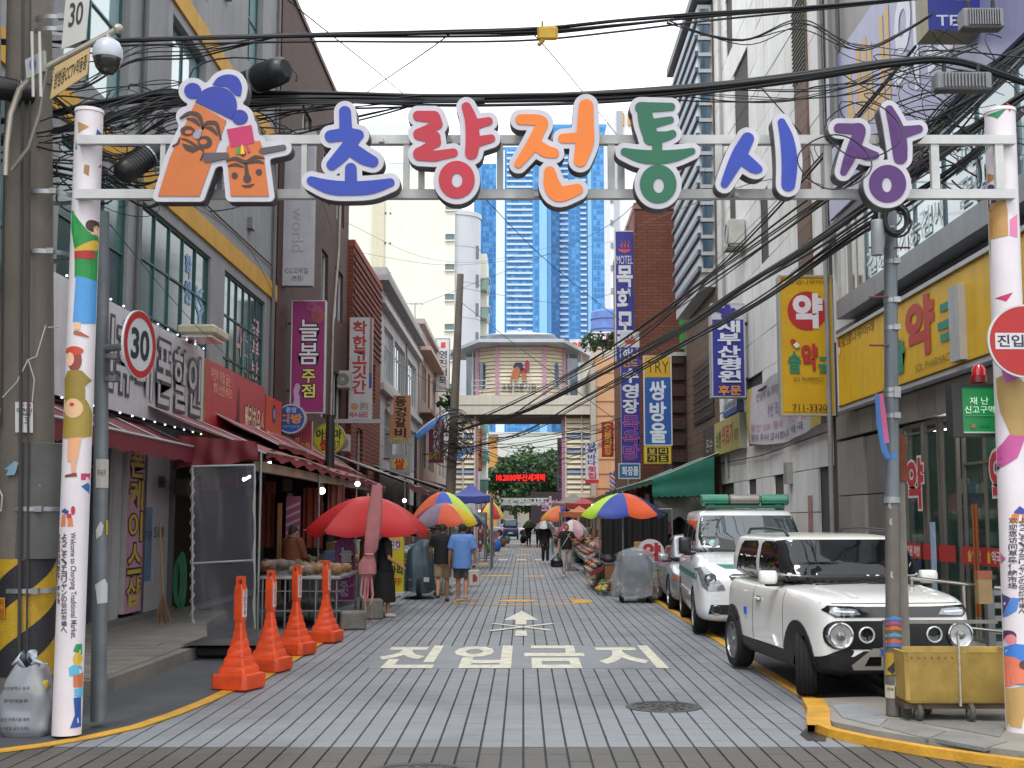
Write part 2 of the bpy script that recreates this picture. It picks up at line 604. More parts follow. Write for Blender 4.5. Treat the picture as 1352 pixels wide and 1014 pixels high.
def plate(mb,loops,fmap,Y0,Y1):
 """loops in drawing coordinates extruded between two depths; fmap(x, y, Y) gives the point"""
 base=len(mb.v)
 flat,fs,k=[p for L in loops for p in L],[],0
 n=len(flat)
 mb.v+=[tuple(fmap(p[0],p[1],Y0)) for p in flat]+[tuple(fmap(p[0],p[1],Y1)) for p in flat]
 area=lambda L: sum(L[i-1][0]*L[i][1]-L[i][0]*L[i-1][1] for i in range(len(L)))
 starts=[sum(len(q) for q in loops[:i]) for i in range(len(loops))]
 big=[i for i,L in enumerate(loops) if area(L)*area(max(loops,key=len))>0]
 for i in big:
  idx,polys=list(range(starts[i],starts[i]+len(loops[i]))),[[Vector((p[0],p[1],0)) for p in loops[i]]]
  for j,L in enumerate(loops):
   if j not in big and sd_poly(np.array([L[0][0]]),np.array([L[0][1]]),loops[i])[0]<0:
    polys.append([Vector((p[0],p[1],0)) for p in L]); idx+=range(starts[j],starts[j]+len(L))
  for a,b,c in geometry.tessellate_polygon(polys):
   a,b,c=idx[a],idx[b],idx[c]
   pa,pb,pc=flat[a],flat[b],flat[c]
   if (pb[0]-pa[0])*(pc[1]-pa[1])-(pb[1]-pa[1])*(pc[0]-pa[0])>0: a,c=c,a
   fs+=[(base+a,base+b,base+c),(base+n+c,base+n+b,base+n+a)]
 for L in loops:
  m=len(L)
  for i in range(m):
   j=(i+1)%m
   fs.append((base+k+i,base+k+j,base+n+k+j,base+n+k+i))
  k+=m
 mb.f+=fs
 mb.mi+=[mb.cur]*len(fs)

# ---------------------------------------------------------------- ground and street
asphalt=mat('#47494c',0.9,0,0.25,1.5,bump=0.5)
MB().sheet([(-3000,-60),(3000,-60),(3000,5000),(-3000,5000)],-0.04).build('ground',mat('#5a5b5c',0.9,0,0.2,0.6,bump=0.3),kind='structure')
def paving_material(bx,by):
 m=bpy.data.materials.new('paving')
 m.use_nodes=True
 t=m.node_tree
 N,Lk=t.nodes.new,t.links.new
 b=t.nodes['Principled BSDF']
 g=N('ShaderNodeNewGeometry')
 sep=N('ShaderNodeSeparateXYZ'); Lk(g.outputs['Position'],sep.inputs[0])
 def M(op,a,c):
  n=N('ShaderNodeMath'); n.operation=op
  for i,q in enumerate((a,c)):
   if q is None: continue
   if isinstance(q,(int,float)): n.inputs[i].default_value=q
   else: Lk(q,n.inputs[i])
  return n.outputs[0]
 fx=M('FLOOR',M('DIVIDE',sep.outputs[0],bx),None)
 fy=M('FLOOR',M('DIVIDE',sep.outputs[1],by),None)
 cb=N('ShaderNodeCombineXYZ'); Lk(fx,cb.inputs[0]); Lk(fy,cb.inputs[1])
 wn=N('ShaderNodeTexWhiteNoise'); Lk(cb.outputs[0],wn.inputs['Vector'])
 nz=N('ShaderNodeTexNoise'); nz.inputs['Scale'].default_value=0.9; nz.inputs['Detail'].default_value=8; nz.inputs['Roughness'].default_value=0.7
 Lk(g.outputs['Position'],nz.inputs['Vector'])
 nf=N('ShaderNodeTexNoise'); nf.inputs['Scale'].default_value=45; nf.inputs['Detail'].default_value=6
 Lk(g.outputs['Position'],nf.inputs['Vector'])
 # worn coat: pale blue grey inside the market street, bare concrete before its edge
 edge=M('ADD',sep.outputs[1],M('MULTIPLY',nf.outputs[0],0.05))
 isc=M('GREATER_THAN',edge,10.2)
 speck=M('GREATER_THAN',M('ADD',M('MULTIPLY',nf.outputs[0],0.6),M('MULTIPLY',nz.outputs[0],0.5)),0.615)
 mix=N('ShaderNodeMix'); mix.data_type='RGBA'
 mix.inputs[6].default_value=(*lin('#54514d'),1); mix.inputs[7].default_value=(*lin('#808388'),1)
 Lk(M('MULTIPLY',isc,M('SUBTRACT',1,M('MULTIPLY',speck,0.35))),mix.inputs[0])
 val=M('ADD',M('MULTIPLY',wn.outputs['Value'],0.10),M('ADD',M('MULTIPLY',nz.outputs[0],0.42),M('MULTIPLY',nf.outputs[0],0.38)))
 sc=N('ShaderNodeVectorMath'); sc.operation='SCALE'
 Lk(mix.outputs[2],sc.inputs[0]); Lk(M('ADD',val,0.50),sc.inputs['Scale'])
 Lk(sc.outputs[0],b.inputs['Base Color'])
 nd=N('ShaderNodeTexNoise'); nd.inputs['Scale'].default_value=0.33; nd.inputs['Detail'].default_value=4; nd.inputs['Distortion'].default_value=1.2
 Lk(g.outputs['Position'],nd.inputs['Vector'])
 st_=N('ShaderNodeMapRange'); st_.inputs[1].default_value,st_.inputs[2].default_value,st_.inputs[3].default_value,st_.inputs[4].default_value=0.48,0.66,1.0,0.76
 Lk(nd.outputs[0],st_.inputs[0])
 vo=N('ShaderNodeTexVoronoi'); vo.inputs['Scale'].default_value=1.7; vo.inputs['Randomness'].default_value=1
 Lk(g.outputs['Position'],vo.inputs['Vector'])
 gum=N('ShaderNodeMapRange'); gum.inputs[1].default_value,gum.inputs[2].default_value,gum.inputs[3].default_value,gum.inputs[4].default_value=0.03,0.05,0.72,1.0
 Lk(vo.outputs['Distance'],gum.inputs[0])
 s2=N('ShaderNodeVectorMath'); s2.operation='SCALE'
 Lk(sc.outputs[0],s2.inputs[0]); Lk(M('MULTIPLY',st_.outputs[0],gum.outputs[0]),s2.inputs['Scale'])
 Lk(s2.outputs[0],b.inputs['Base Color'])
 b.inputs['Roughness'].default_value=0.62
 bp=N('ShaderNodeBump'); bp.inputs['Strength'].default_value=0.45; bp.inputs['Distance'].default_value=0.012
 Lk(nf.outputs[0],bp.inputs['Height']); Lk(bp.outputs[0],b.inputs['Normal'])
 return m
BX,BY=0.17,0.29
pave=paving_material(BX,BY)
street=MB().box(-5.2,5.2,5.0,150,-0.035,-0.016).build('street',mat('#3c3d40',0.95,0,0.2,4),kind='structure')
def block(mb,x0,x1,y0,y1,z=0.0,gx=0.0075,gy=0.0016,c=0.002):
 a,b_,e,d=x0+gx,x1-gx,y0+gy,y1-gy
 mb.add([(a,e,-0.02),(b_,e,-0.02),(b_,d,-0.02),(a,d,-0.02),(a+c,e+c,z),(b_-c,e+c,z),(b_-c,d-c,z),(a+c,d-c,z)],
           [(4,5,6,7),(0,1,5,4),(1,2,6,5),(2,3,7,6),(3,0,4,7)])
pb=MB(); block(pb,-BX/2,BX/2,0,BY)
pb_me=pb.mesh('paving_block',pave)
rest=MB()
r0=int(5.2/BY)
for r in range(r0,int(150/BY)):
 y=r*BY
 for c in range(-26,26):
  x=c*BX
  if y>13.0 and abs(x+BX/2)>3.2: continue
  dz=random.uniform(-0.0018,0.0018)
  if 8.95<y<10.55 and abs(x+BX/2)<4.3 and (y<10.3 or abs(x)<3.3):
   o=link('paving_block',pb_me,street)
   o.location=(x+BX/2,y,dz)
  elif r<145: block(rest,x,x+BX,y,y+BY,dz)
  elif (r-145)%6==0: block(rest,x,x+BX,y,y+BY*6,dz)
rest.build('paving',pave,street,kind='stuff')
# painted word and arrow on a smooth strip across the grooves
road_white=mat('#cecab8',0.65,0,0.34,7,bump=0.3)
road_yellow=mat('#c9952c',0.65,0,0.3,3,bump=0.3)
a,b_=gp(480,879),gp(890,849)
strip=MB().box(-1.9,1.8,15.38,18.1,-0.01,0.0035).build('coat_patch',pave,street)
mk=MB()
for s,(l,r_) in zip('진입금지',((-1.84,-1.13),(-.9,-.18),(.04,.78),(1.0,1.73))):
 put_text(mk,s,l,15.45,r_,18.0,0.0075,0.03)
mk.build('road_lettering',road_white,street)
def gpoly(pts): return [gp(x,y)[:2] for x,y in pts]
mk=MB().sheet(gpoly([(689,807),(711,819),(695,819),(695,825),(681,825),(681,819),(665,819)]),0.0072)
mk.sheet(gpoly([(681,833),(695,833),(696,840),(680,840)]),0.0072)
mk.sheet(gpoly([(648,824),(652,823.2),(729,832),(725,833.2)]),0.0098).sheet(gpoly([(645,833),(729,823.4),(731,824.6),(648,834.4)]),0.0124)
mk.build('road_arrow',road_white,street)
def ring_marks(mb,cx,cy,rx,ry,w,z,n=40,a0=0,a1=2*math.pi):
 vs,fs=[],[]
 for i in range(n+1):
  t=a0+(a1-a0)*i/n
  for q in (0,1):
   vs.append((cx+(rx-w*q)*math.cos(t),cy+(ry-w*q)*math.sin(t),z))
 for i in range(n): fs.append((2*i,2*i+2,2*i+3,2*i+1))
 mb.add(vs,fs)
ym=MB()
ring_marks(ym,-0.02,27.8,1.55,1.3,0.16,0.006)
pts=[(-0.12+0.45*math.cos(t),27.9+0.36*math.sin(t)) for t in [i*math.pi/12 for i in range(24)]]
ym.sheet(pts,0.006)
ym.sheet([(1.1,27.0),(1.5,27.5),(1.5,28.2),(1.05,28.3)],0.0075)
for (x0,x1,y0,y1) in ((-2.3,-1.7,39.2,40.4),(-1.5,-0.3,39.6,40.6),(-0.1,0.8,39.4,40.2),(-1.9,-1.4,50,51.6),(-0.4,0.7,50.5,51.6),(-1.7,-0.9,62,64),(-0.5,0.5,62.2,64),(-2.2,-0.8,74,76),(-0.4,1.4,74,76),(-2.0,1.5,90,92)):
 ym.sheet([(x0,y0),(x1-0.15,y0+0.1),(x1,y1),(x0+0.2,y1-0.2)],0.006)
ym.build('yellow_road_mark',road_yellow,street,kind='stuff')
wm_=MB()
for x in (-1.9,-1.1,-0.3,0.5,1.2): wm_.sheet([(x,55),(x+0.45,55),(x+0.45,56.2),(x,56.2)],0.006)
wm_.build('white_road_dash',road_white,street,kind='stuff')
# yellow kerb lines
def ribbon(mb,pts,w,z,skirt=0.0):
 vs,fs=[],[]
 P_=[Vector((p[0],p[1],0)) for p in pts]
 for i,p in enumerate(P_):
  d=(P_[min(i+1,len(P_)-1)]-P_[max(i-1,0)]).normalized()
  n=Vector((-d.y,d.x,0))*w/2
  vs+=[(p.x-n.x,p.y-n.y,z),(p.x+n.x,p.y+n.y,z)]
 for i in range(len(P_)-1): fs.append((2*i,2*i+2,2*i+3,2*i+1))
 if skirt:
  k=len(vs)
  vs+=[(v[0],v[1],z-skirt) for v in vs]
  for i in range(len(P_)-1):
   fs+=[(2*i,2*i+2,k+2*i+2,k+2*i),(2*i+1,2*i+3,k+2*i+3,k+2*i+1)]
 mb.add(vs,fs)
lc=[gp(x,y)[:2] for x,y in ((-160,1003),(-60,999),(0,993),(60,985),(120,974.5),(180,961),(230,944),(270,928),(300,914))]
left_line=lc+[(-2.95,14),(-2.97,20),(-2.97,40),(-2.97,100)]
left_kerb=MB().sheet(left_line+[(-9,100),(-9,9.6)],0.012,0.04).build('side_strip',asphalt,kind='structure')
yl=MB(); ribbon(yl,left_line,0.13,0.016,0.01)
yl.build('yellow_line',road_yellow,left_kerb)
rc=[(2.95,100),(2.93,40),(2.93,26),(2.9,18)]+[gp(x,y)[:2] for x,y in ((985,872),(1020,893),(1052,914),(1070,924))]
right_strip=MB().sheet(rc+[gp(1083,930)[:2],gp(1180,930)[:2],(9,13.2),(9,100)],0.012,0.04).build('side_strip',asphalt,kind='structure')
yl=MB(); ribbon(yl,rc,0.13,0.016,0.01)
yl.build('yellow_line',road_yellow,right_strip)
# raised corner pavement on the right with its painted kerb
corner_edge=[gp(x,y)[:2] for x,y in ((1084,930),(1085,945),(1083,953),(1100,962),(1150,973),(1220,985),(1290,995),(1352,1003),(1480,1020))]
pv=MB().sheet(corner_edge+[(9,8.6),(9,13.3),gp(1190,926)[:2]],0.06,0.1).build('pavement',mat('#8c877e',0.85,0,0.2,1.6,bump=0.35),kind='structure')
for (pts) in ([(1100,934),(1172,950),(1160,960),(1112,948)],[(1178,952),(1250,966),(1225,976),(1165,961)],[(1256,966),(1330,980),(1300,989),(1230,976)],[(1210,940),(1330,958),(1320,974),(1200,952)],[(1092,932),(1130,930),(1180,944),(1150,945)]):
 q=[gp(x,y,0.06)[:2] for x,y in pts]
 MB().sheet(q,0.066+random.uniform(0,0.006),0.03).build('paving_slab',mat(random.choice(['#8f8f90','#8a8b8e','#7d7c78']),0.85,0,0.2,5,bump=0.4),pv)
yl=MB(); ribbon(yl,[gp(x,y,0.064)[:2] for x,y in ((1073,922),(1081,936),(1080,950),(1082,958))],0.2,0.068,0.07)
ribbon(yl,[gp(x,y,0.064)[:2] for x,y in ((1082,956),(1100,963),(1150,974),(1220,986),(1290,996),(1352,1004),(1480,1021))],0.09,0.071,0.07)
yl.build('yellow_kerb',road_yellow,pv)
MB().sheet(gpoly([(1064,962),(1076,958),(1092,966),(1090,979),(1066,978),(1056,970)]),0.0035).build('drain_pit',mat('#2e2a28',0.4,0,0.4,8),street)
# concrete step in front of the shops on the left
stp=MB().sheet([(-4.27,12.95),(-4.2,16.9),(-5.0,20.0),(-5.3,22.8),(-6.4,22.8),(-6.4,12.95)],0.16,0.16).build('shop_step',mat('#77736c',0.85,0,0.3,1.1,bump=0.4,stain=0.2),kind='structure')
for k in range(9):
 y=13.1+k*0.42
 MB().box(-6.35,-4.36-(0.0 if y<16.4 else 0.4),y,y+0.395,0.15,0.172).build('step_plank',mat('#79756d',0.8,0,0.35,2.3,bump=0.5),stp)
# manhole covers
def manhole(px,py,r,label):
 c=gp(px,py)
 M=root('manhole_cover',label,'manhole cover',(c.x,c.y,0.0))
 iron=mat('#4c4a4b',0.55,0.4,0.35,9,bump=0.4)
 MB().lathe([(r*0.9,0.002),(r*0.9,0.008),(r,0.010),(r*1.08,0.008),(r*1.1,-0.01)],n=40).build('frame',iron,M,local=True)
 MB().lathe([(0.0,0.004),(r*0.88,0.004),(r*0.88,0.0)],n=40).build('lid',iron,M,local=True)
 pt=MB()
 for q in range(1,6):
  rr=r*0.15*q
  for s in range(6+q*3):
   if (s+q)%3==0: continue
   a0=2*math.pi*s/(6+q*3)
   pt.cbox((rr*math.cos(a0),rr*math.sin(a0),0.007),(0.045,0.018,0.007),a0+(q%2)*1.57)
 pt.build('raised_pattern',iron,M,local=True,kind='stuff')
manhole(876,933.5,0.335,'round iron manhole cover set in the pale grey paving')
manhole(551,1024,0.40,'round iron manhole cover in the bare concrete at the street mouth')

# ---------------------------------------------------------------- market gate with letters
GY=10.55
gate=root('market_gate','white market gate over the street with large coloured cut-out letters and masks','gate',at(691,965,GY)*1.0)
white_steel=mat('#bdbdbb',0.5,0,0.18,3,stain=0.15)
pillar_white=mat('#d6ced2',0.55,0,0.1,2,stain=0.12)
class Pillar:
 def __init__(s,b,t,r,Y):
  s.b,s.t,s.r,s.Y=b,t,r,Y
  s.pb,s.pt=at(*b,Y),at(*t,Y)
  s.pb.z=max(s.pb.z,0)
 def surf(s,px,py,up=0.003):
  z=at(px,py,s.Y-s.r).z
  k=(z-s.pb.z)/(s.pt.z-s.pb.z)
  ax=s.pb.lerp(s.pt,k)
  u=(at(px,py,s.Y-s.r*0.6).x-ax.x)/s.r
  u=max(-0.999,min(0.999,u))
  a=math.asin(u)
  return Vector((ax.x+(s.r+up)*math.sin(a),s.Y-(s.r+up)*math.cos(a),z))
 def decal(s,pts,col,parent,name='printed_figure',up=0.003,smooth=True):
  bm=bmesh.new()
  vs=[bm.verts.new((p[0],p[1],0)) for p in pts]
  try: f=bm.faces.new(vs)
  except ValueError: bm.free(); return
  bmesh.ops.triangulate(bm,faces=bm.faces[:])
  for _ in range(4):
   ed=[e for e in bm.edges if abs(e.verts[0].co.x-e.verts[1].co.x)>4]
   if ed: bmesh.ops.subdivide_edges(bm,edges=ed,cuts=1); bmesh.ops.triangulate(bm,faces=bm.faces[:])
  mb=MB()
  bm.verts.index_update()
  mb.add([s.surf(v.co.x,v.co.y,up) for v in bm.verts],[tuple(v.index for v in f.verts) for f in bm.faces])
  bm.free()
  return mb.build(name,mat(col,0.6,var=0.08,scale=6,stain=0.08),parent)
 def text(s,txt,x0,y0,x1,y1,col,parent,mode='h',bold=0.015):
  t=MB()
  if mode=='down':   # latin turned to read downwards
   put_text(t,txt,y0,0,y1,x1-x0,0,bold)
   pts=[(x0+v[1],v[0]) for v in t.v]
  elif mode=='v':
   put_vtext(t,txt,x0,-y1,x1,-y0,0,bold)
   pts=[(v[0],-v[1]) for v in t.v]
  else:
   put_text(t,txt,x0,-y1,x1,-y0,0,bold)
   pts=[(v[0],-v[1]) for v in t.v]
  mb=MB()
  mb.add([s.surf(p[0],p[1],0.004) for p in pts],t.f)
  return mb.build('lettering',mat(col,0.6,var=0.05),parent)
PL=Pillar((88,966),(118,150),0.118,GY)
PR=Pillar((1350,974),(1320,150),0.128,GY)
for p,lip in ((PL,1),(PR,1)):
 mb=MB()
 mb.tube([p.pb+Vector((0,0,-0.02)),p.pb.lerp(p.pt,0.33),p.pb.lerp(p.pt,0.66),p.pt],p.r,28)
 p.o=mb.build('pillar',pillar_white,gate,smooth=True)
 MB().tube([p.pt,p.pt+Vector((0,0,0.03))],[p.r+0.008,p.r+0.004],28).build('pillar_cap',pillar_white,p.o,smooth=True)
E=lambda cx,cy,rx,ry,n=18: [(cx+rx*math.cos(2*math.pi*i/n),cy+ry*math.sin(2*math.pi*i/n)) for i in range(n)]
o=PL.o
D=lambda pts,col,up=0.003: PL.decal(pts,col,o,up=up)
D([(105,160),(120,167),(106,175)],'#a5804a'); D([(128,168),(137,178),(127,178)],'#2c4b93'); D([(102,183),(104,196),(101,196)],'#1f8a53')
D([(131,186),(136,185),(133,193)],'#a0285e'); D([(114,217),(120,218),(119,232),(113,228)],'#9c7346'); D([(130,212),(135,215),(128,218)],'#b72a64')
D([(96,276),(103,310),(118,305),(131,311),(131,371),(101,366),(101,330),(95,300)],'#23863f')
D([(95,277),(99,277),(107,306),(101,318)],'#2a9a48',0.0045)
D([(121,292),(131,296),(131,310),(121,308)],'#e3b79a',0.004); D(E(123,297,8,8),'#4a3026',0.0055); D(E(128,303,5,6),'#e6bda0',0.007)
D([(101,331),(124,327),(123,341),(101,341)],'#a8292d',0.0055); D([(101,329),(124,325),(131,311),(131,315),(125,329),(101,332)],'#c6a23a',0.007)
D([(103,364),(131,370),(131,425),(125,425),(120,378),(113,427),(99,425)],'#4d92cd',0.0045)
D([(101,425),(109,426),(108,436),(101,434)],'#dfb392',0.006); D([(101,436),(109,438),(118,444),(117,445),(100,441)],'#a75a34',0.0075)
D(E(100,463,12,6),'#c1492d',0.006); D(E(101,475,9,16),'#8a4338',0.0045); D(E(95,474,6,9),'#e6b79c',0.0075)
D([(92,489),(110,489),(119,501),(113,510),(113,527),(87,527),(86,500)],'#8d7a31',0.006)
D([(88,527),(114,527),(120,545),(119,575),(105,579),(84,578),(84,555)],'#97833a',0.0045)
D(E(99,539,12,13),'#d8ad85',0.0075); D(E(98,534,3,2.5,10),'#b23a30',0.009)
D([(92,579),(109,577),(104,610),(92,609)],'#d59d78',0.006); D([(97,609),(103,609),(102,624),(97,624)],'#d59d78',0.0075)
D([(89,627),(103,624),(104,629),(88,630)],'#7a3a34',0.006)
D([(108,625),(116,624),(117,622),(119,630),(116,635),(115,633),(108,634)],'#b8305e'); D([(108,642),(114,637),(118,640),(118,648),(116,652)],'#2f5f9e')
PL.decal([(84,680),(89,678),(89,695),(82,695)],'#c97a3f',o); PL.decal([(92,683),(98,683),(99,695),(92,695)],'#c97a3f',o)
PL.decal([(84,674),(88,671),(94,675),(92,679),(83,676)],'#3a4590',o,up=0.0045); PL.decal([(91,679),(97,678),(97,684),(91,684)],'#b62a5a',o,up=0.0045)
PL.decal(E(99,674,2.6,6),'#b62a45',o)
PL.text('Welcome to Choryang Traditional Market.',94,703,102,843,'#4a4446',o,'down',0.01)
PL.text('ようこそ、チョリャンの伝統市場へ',83.5,704,91,836,'#4a4446',o,'v',0.02)
PL.text('欢迎您访问草梁传统市场',76.5,704,81,798,'#4a4446',o,'v',0.02)
D([(98,860),(101,851),(103,857),(106,851),(106,866)],'#2c8f4c'); D(E(102,871,4,9),'#cba83c',0.0045)
D([(93,882),(98,878),(105,880),(106,892),(94,893)],'#59aecb'); D([(98,892),(106,890),(106,910),(98,908)],'#c0704a',0.0045); D([(99,910),(106,910),(105,922),(99,920)],'#59aecb',0.006)
D([(98,922),(104,922),(103,962),(94,962),(99,945)],'#2c4f9a',0.0045)
o=PR.o
D=lambda pts,col,up=0.003: PR.decal(pts,col,o,up=up)
D([(1305,148),(1325,144),(1315,156)],'#1f7a4e'); D([(1325,135),(1334,140),(1330,148)],'#b0303a')
D([(1303,222),(1316,232),(1304,240)],'#a87a45'); D([(1303,186),(1309,190),(1304,198)],'#1f8a53')
D(E(1309,258,6,18),'#4a3370'); D([(1310,266),(1325,264),(1327,278),(1328,311),(1305,314),(1303,296)],'#b38a50',0.0045)
D([(1304,314),(1311,312),(1312,352),(1305,356)],'#1f8a4a'); D([(1330,290),(1341,282),(1341,313),(1330,311)],'#d27aa0'); D([(1315,392),(1334,386),(1326,398)],'#b72a56'); D([(1305,376),(1309,378),(1309,384),(1305,384)],'#4a3370')
D([(1318,498),(1330,490),(1351,505),(1352,575),(1332,575),(1337,540),(1330,534),(1322,545),(1319,520)],'#a98a52',0.0045); D([(1322,488),(1334,484),(1340,500),(1326,506)],'#b45a9a',0.006)
D([(1330,574),(1351,576),(1340,604),(1321,618),(1315,612),(1318,596)],'#b8528e',0.006); D([(1315,611),(1323,617),(1321,621),(1315,618)],'#3a2a5c',0.0075)
D([(1316,722),(1322,724),(1328,740),(1317,762)],'#1f8a53'); D([(1317,722),(1322,721),(1329,738),(1325,744)],'#c25a8c',0.0045)
D([(1322,782),(1334,790),(1326,816),(1322,812)],'#4a3a70'); D([(1335,789),(1343,790),(1340,806),(1328,817),(1331,800)],'#4a7cc0',0.0045)
D([(1336,676),(1343,668),(1350,673),(1349,679),(1337,678)],'#3a4590',0.0045); D([(1334,679),(1343,677),(1341,690),(1332,690)],'#c97a3f'); D([(1346,680),(1352,680),(1353,691),(1346,690)],'#c97a3f')
PR.text('欢迎您访问草梁传统市场',1331,683,1340,778,'#4a4446',o,'v',0.02)
PR.text('ようこそ、チョリャンの伝統市場へ',1342,683,1351,812,'#4a4446',o,'v',0.02)
D(E(1333,840,7,7),'#4a3048',0.0045); D(E(1335,845,5,7),'#d77f8c',0.006)
D([(1325,858),(1338,850),(1358,852),(1362,905),(1326,905)],'#3a78c4'); D([(1326,868),(1338,868),(1352,878),(1358,900),(1340,904),(1328,912),(1326,902),(1337,892),(1336,880)],'#d87558',0.0045); D(E(1349,878,6,6),'#5a3a3a',0.006)
D([(1329,912),(1346,906),(1360,906),(1348,950),(1346,962),(1328,960)],'#b6935c',0.003)
LZ=GY-0.44
# frame
def bar(x0,x1,y0,y1,Ya,Yb,name='beam'):
 p,q=at(x0,y1,Ya),at(x1,y0,Ya)
 MB().box(p.x,q.x,Ya,Yb,p.z,q.z).build(name,white_steel,gate)
bar(101,1341,178,189.5,GY-0.2,GY-0.13); bar(98,1341,249.5,261.5,GY-0.2,GY-0.13)
for x in (210,286,397,532,552,656,803,816,945,1090,1231,1316): bar(x,x+8.5,189.8,249.2,GY-0.19,GY-0.14,'strut')
for x in (230,330,440,500,590,625,705,760,850,890,970,1045,1160,1190):
 for y in (184,256): bar(x,x+6,y-3,y+3,LZ+0.155,GY-0.2,'standoff')
def fm(sx,sy,k):
 def f(x,y,Y):
  p=at(sx+x/k,sy+y/k,LZ)
  return Vector((p.x,Y,p.z))
 return f
A,B,Cc=(380,120,4.507),(620,150,5.2),(800,110,3.073)
S=lambda *p: ('s',p)
LET=[
 (A,'#1b389b',[S((340,125,35),(345,230,38)),S((255,270,36),(350,258,38),(420,262,32)),S((400,275,38),(330,370,42),(262,440,32)),S((375,345,42),(450,395,42),(505,420,34)),S((375,462,34),(375,530,36)),S((140,535,27),(250,572,42),(375,580,42),(500,572,40),(610,545,25))]),
 (A,'#ab1c31',[S((775,148,30),(870,155,36),(885,195,36),(845,220,25),(780,258,34),(870,275,38),(880,305,32),(830,335,26),(785,375,40),(870,388,32),(985,368,26)),S((1062,95,28),(1092,180,38),(1100,300,42),(1092,370,38)),S((1110,200,32),(1195,180,24)),S((1110,305,34),(1210,283,24)),('e',(1005,528,107,112)),('h',(1007,532,32,42))]),
 (B,'#d9711a',[S((350,40,35),(440,42,38),(500,60,38),(470,130,40),(420,230,42),(335,345,28)),S((440,200,40),(520,255,42),(580,270,34)),S((800,-50,50),(795,100,58),(790,200,62),(760,320,45)),S((640,170,32),(740,165,36)),S((550,400,38),(570,500,58),(620,550,55),(740,520,38))]),
 (Cc,'#0a5a3e',[S((140,98,22),(265,95,16)),S((155,105,28),(165,160,32),(180,210,30)),S((180,165,20),(262,148,14)),S((180,222,28),(240,215,20),(270,205,16)),S((208,230,20),(208,290,20)),S((75,277,15),(140,295,26),(208,300,28),(280,293,24),(350,275,13)),('e',(212,408,74,78)),('h',(214,415,22,30))]),
 (Cc,'#1b389b',[S((575,225,26),(540,290,30),(500,370,22),(482,408,16)),S((550,300,28),(600,340,24),(620,348,15))]),
 (Cc,'#1b389b',[S((713,158,16),(735,230,28),(745,320,32),(740,410,28))]),
 (Cc,'#481a62',[S((945,182,20),(1000,185,22),(1030,190,24),(1010,250,26),(985,310,22),(965,360,14)),S((1010,265,25),(1060,288,24),(1095,292,14)),S((1150,105,16),(1175,170,28),(1190,240,32),(1195,300,28)),S((1200,200,26),(1270,185,16)),('e',(1143,407,75,76)),('h',(1140,412,20,30))]),
]
rim_grey=mat('#b9b6bd',0.45,0,0.1,4,stain=0.1)
side_dark=mat('#4a4648',0.5,0.2,0.15,5)
for (sx,sy,k),col,sh in LET:
 f=fm(sx,sy,k)
 kk=k/4.5
 mb=MB()
 plate(mb,outline([q for q in sh if q[0] != 'h'],7.0*k,5*kk,3.4*kk,0.25),f,LZ+0.005,LZ+0.03)
 o=mb.build('sign_letter',rim_grey,gate)
 mb=MB(); plate(mb,outline([q for q in sh if q[0] != 'h'],7.4*k,5*kk,3.4*kk,0.25),f,LZ+0.03,LZ+0.16)
 mb.build('letter_side',side_dark,o)
 mb=MB(); plate(mb,outline(sh,0,4*kk,2.2*kk,0.12),f,LZ-0.003,LZ+0.005)
 mb.build('letter_face',mat(col,0.45,0,0.08,3),o)
# pair of carved masks leaning together
f=fm(0,0,3.38)
body1=('p',[(872,458),(1010,538),(890,875),(705,875),(760,700)])
body2=('p',[(1010,660),(1030,640),(1160,628),(1172,660),(1200,875),(1030,875)])
hat=[('p',[(872,455)]+smooth_line([(872,455,0),(898,410,0),(955,386,0),(1012,398,0),(1048,432,0),(1056,482,0),(1032,532,0)],6)[1:])]
hat=[('p',[(q[0],q[1]) for q in hat[0][1]])]
tuft=[('p',[(q[0],q[1]) for q in smooth_line([(948,378,0),(975,345,0),(1020,332,0),(1060,345,0),(1079,385,0),(1072,430,0)],6)]+[(1052,425),(1012,388)]),('e',(860,405,38,35)),('e',(1070,523,36,33))]
card=('p',[(1012,578),(1122,558),(1136,640),(1030,660)])
arm=S((1170,675,14),(1265,658,12)); arm0=S((925,705,22),(1010,695,14))
full=[body1,body2]+hat+tuft+[card,arm,arm0,S((830,520,22),(900,520,60))]
mb=MB(); plate(mb,outline(full,24,14,4,0.5),f,LZ+0.005,LZ+0.03)
mask=mb.build('mask_emblem',rim_grey,gate)
mb=MB(); plate(mb,outline(full,25,14,4,0.5),f,LZ+0.03,LZ+0.16); mb.build('emblem_side',side_dark,mask)
def mpart(sh,col,n,name='emblem_face',k=0,st=2.5):
 mb=MB(); plate(mb,outline(sh,0,k,st*0.6,0.12),f,LZ-0.004-n*0.003,LZ+0.006)
 mb.build(name,mat(col,0.5,0,0.08,3),mask)
mpart([body1],'#bc6427',0); mpart([body2],'#bc6427',0); mpart(hat,'#1b2f92',1,'emblem_hat')
for q in tuft: mpart([q],'#1b2f92',0,'emblem_hat')
mpart([card],'#b01f55',1,'emblem_card'); mpart([arm],'#4b474c',1,'emblem_arm'); mpart([arm0],'#4b474c',2,'emblem_arm')
dk='#3a2a26'
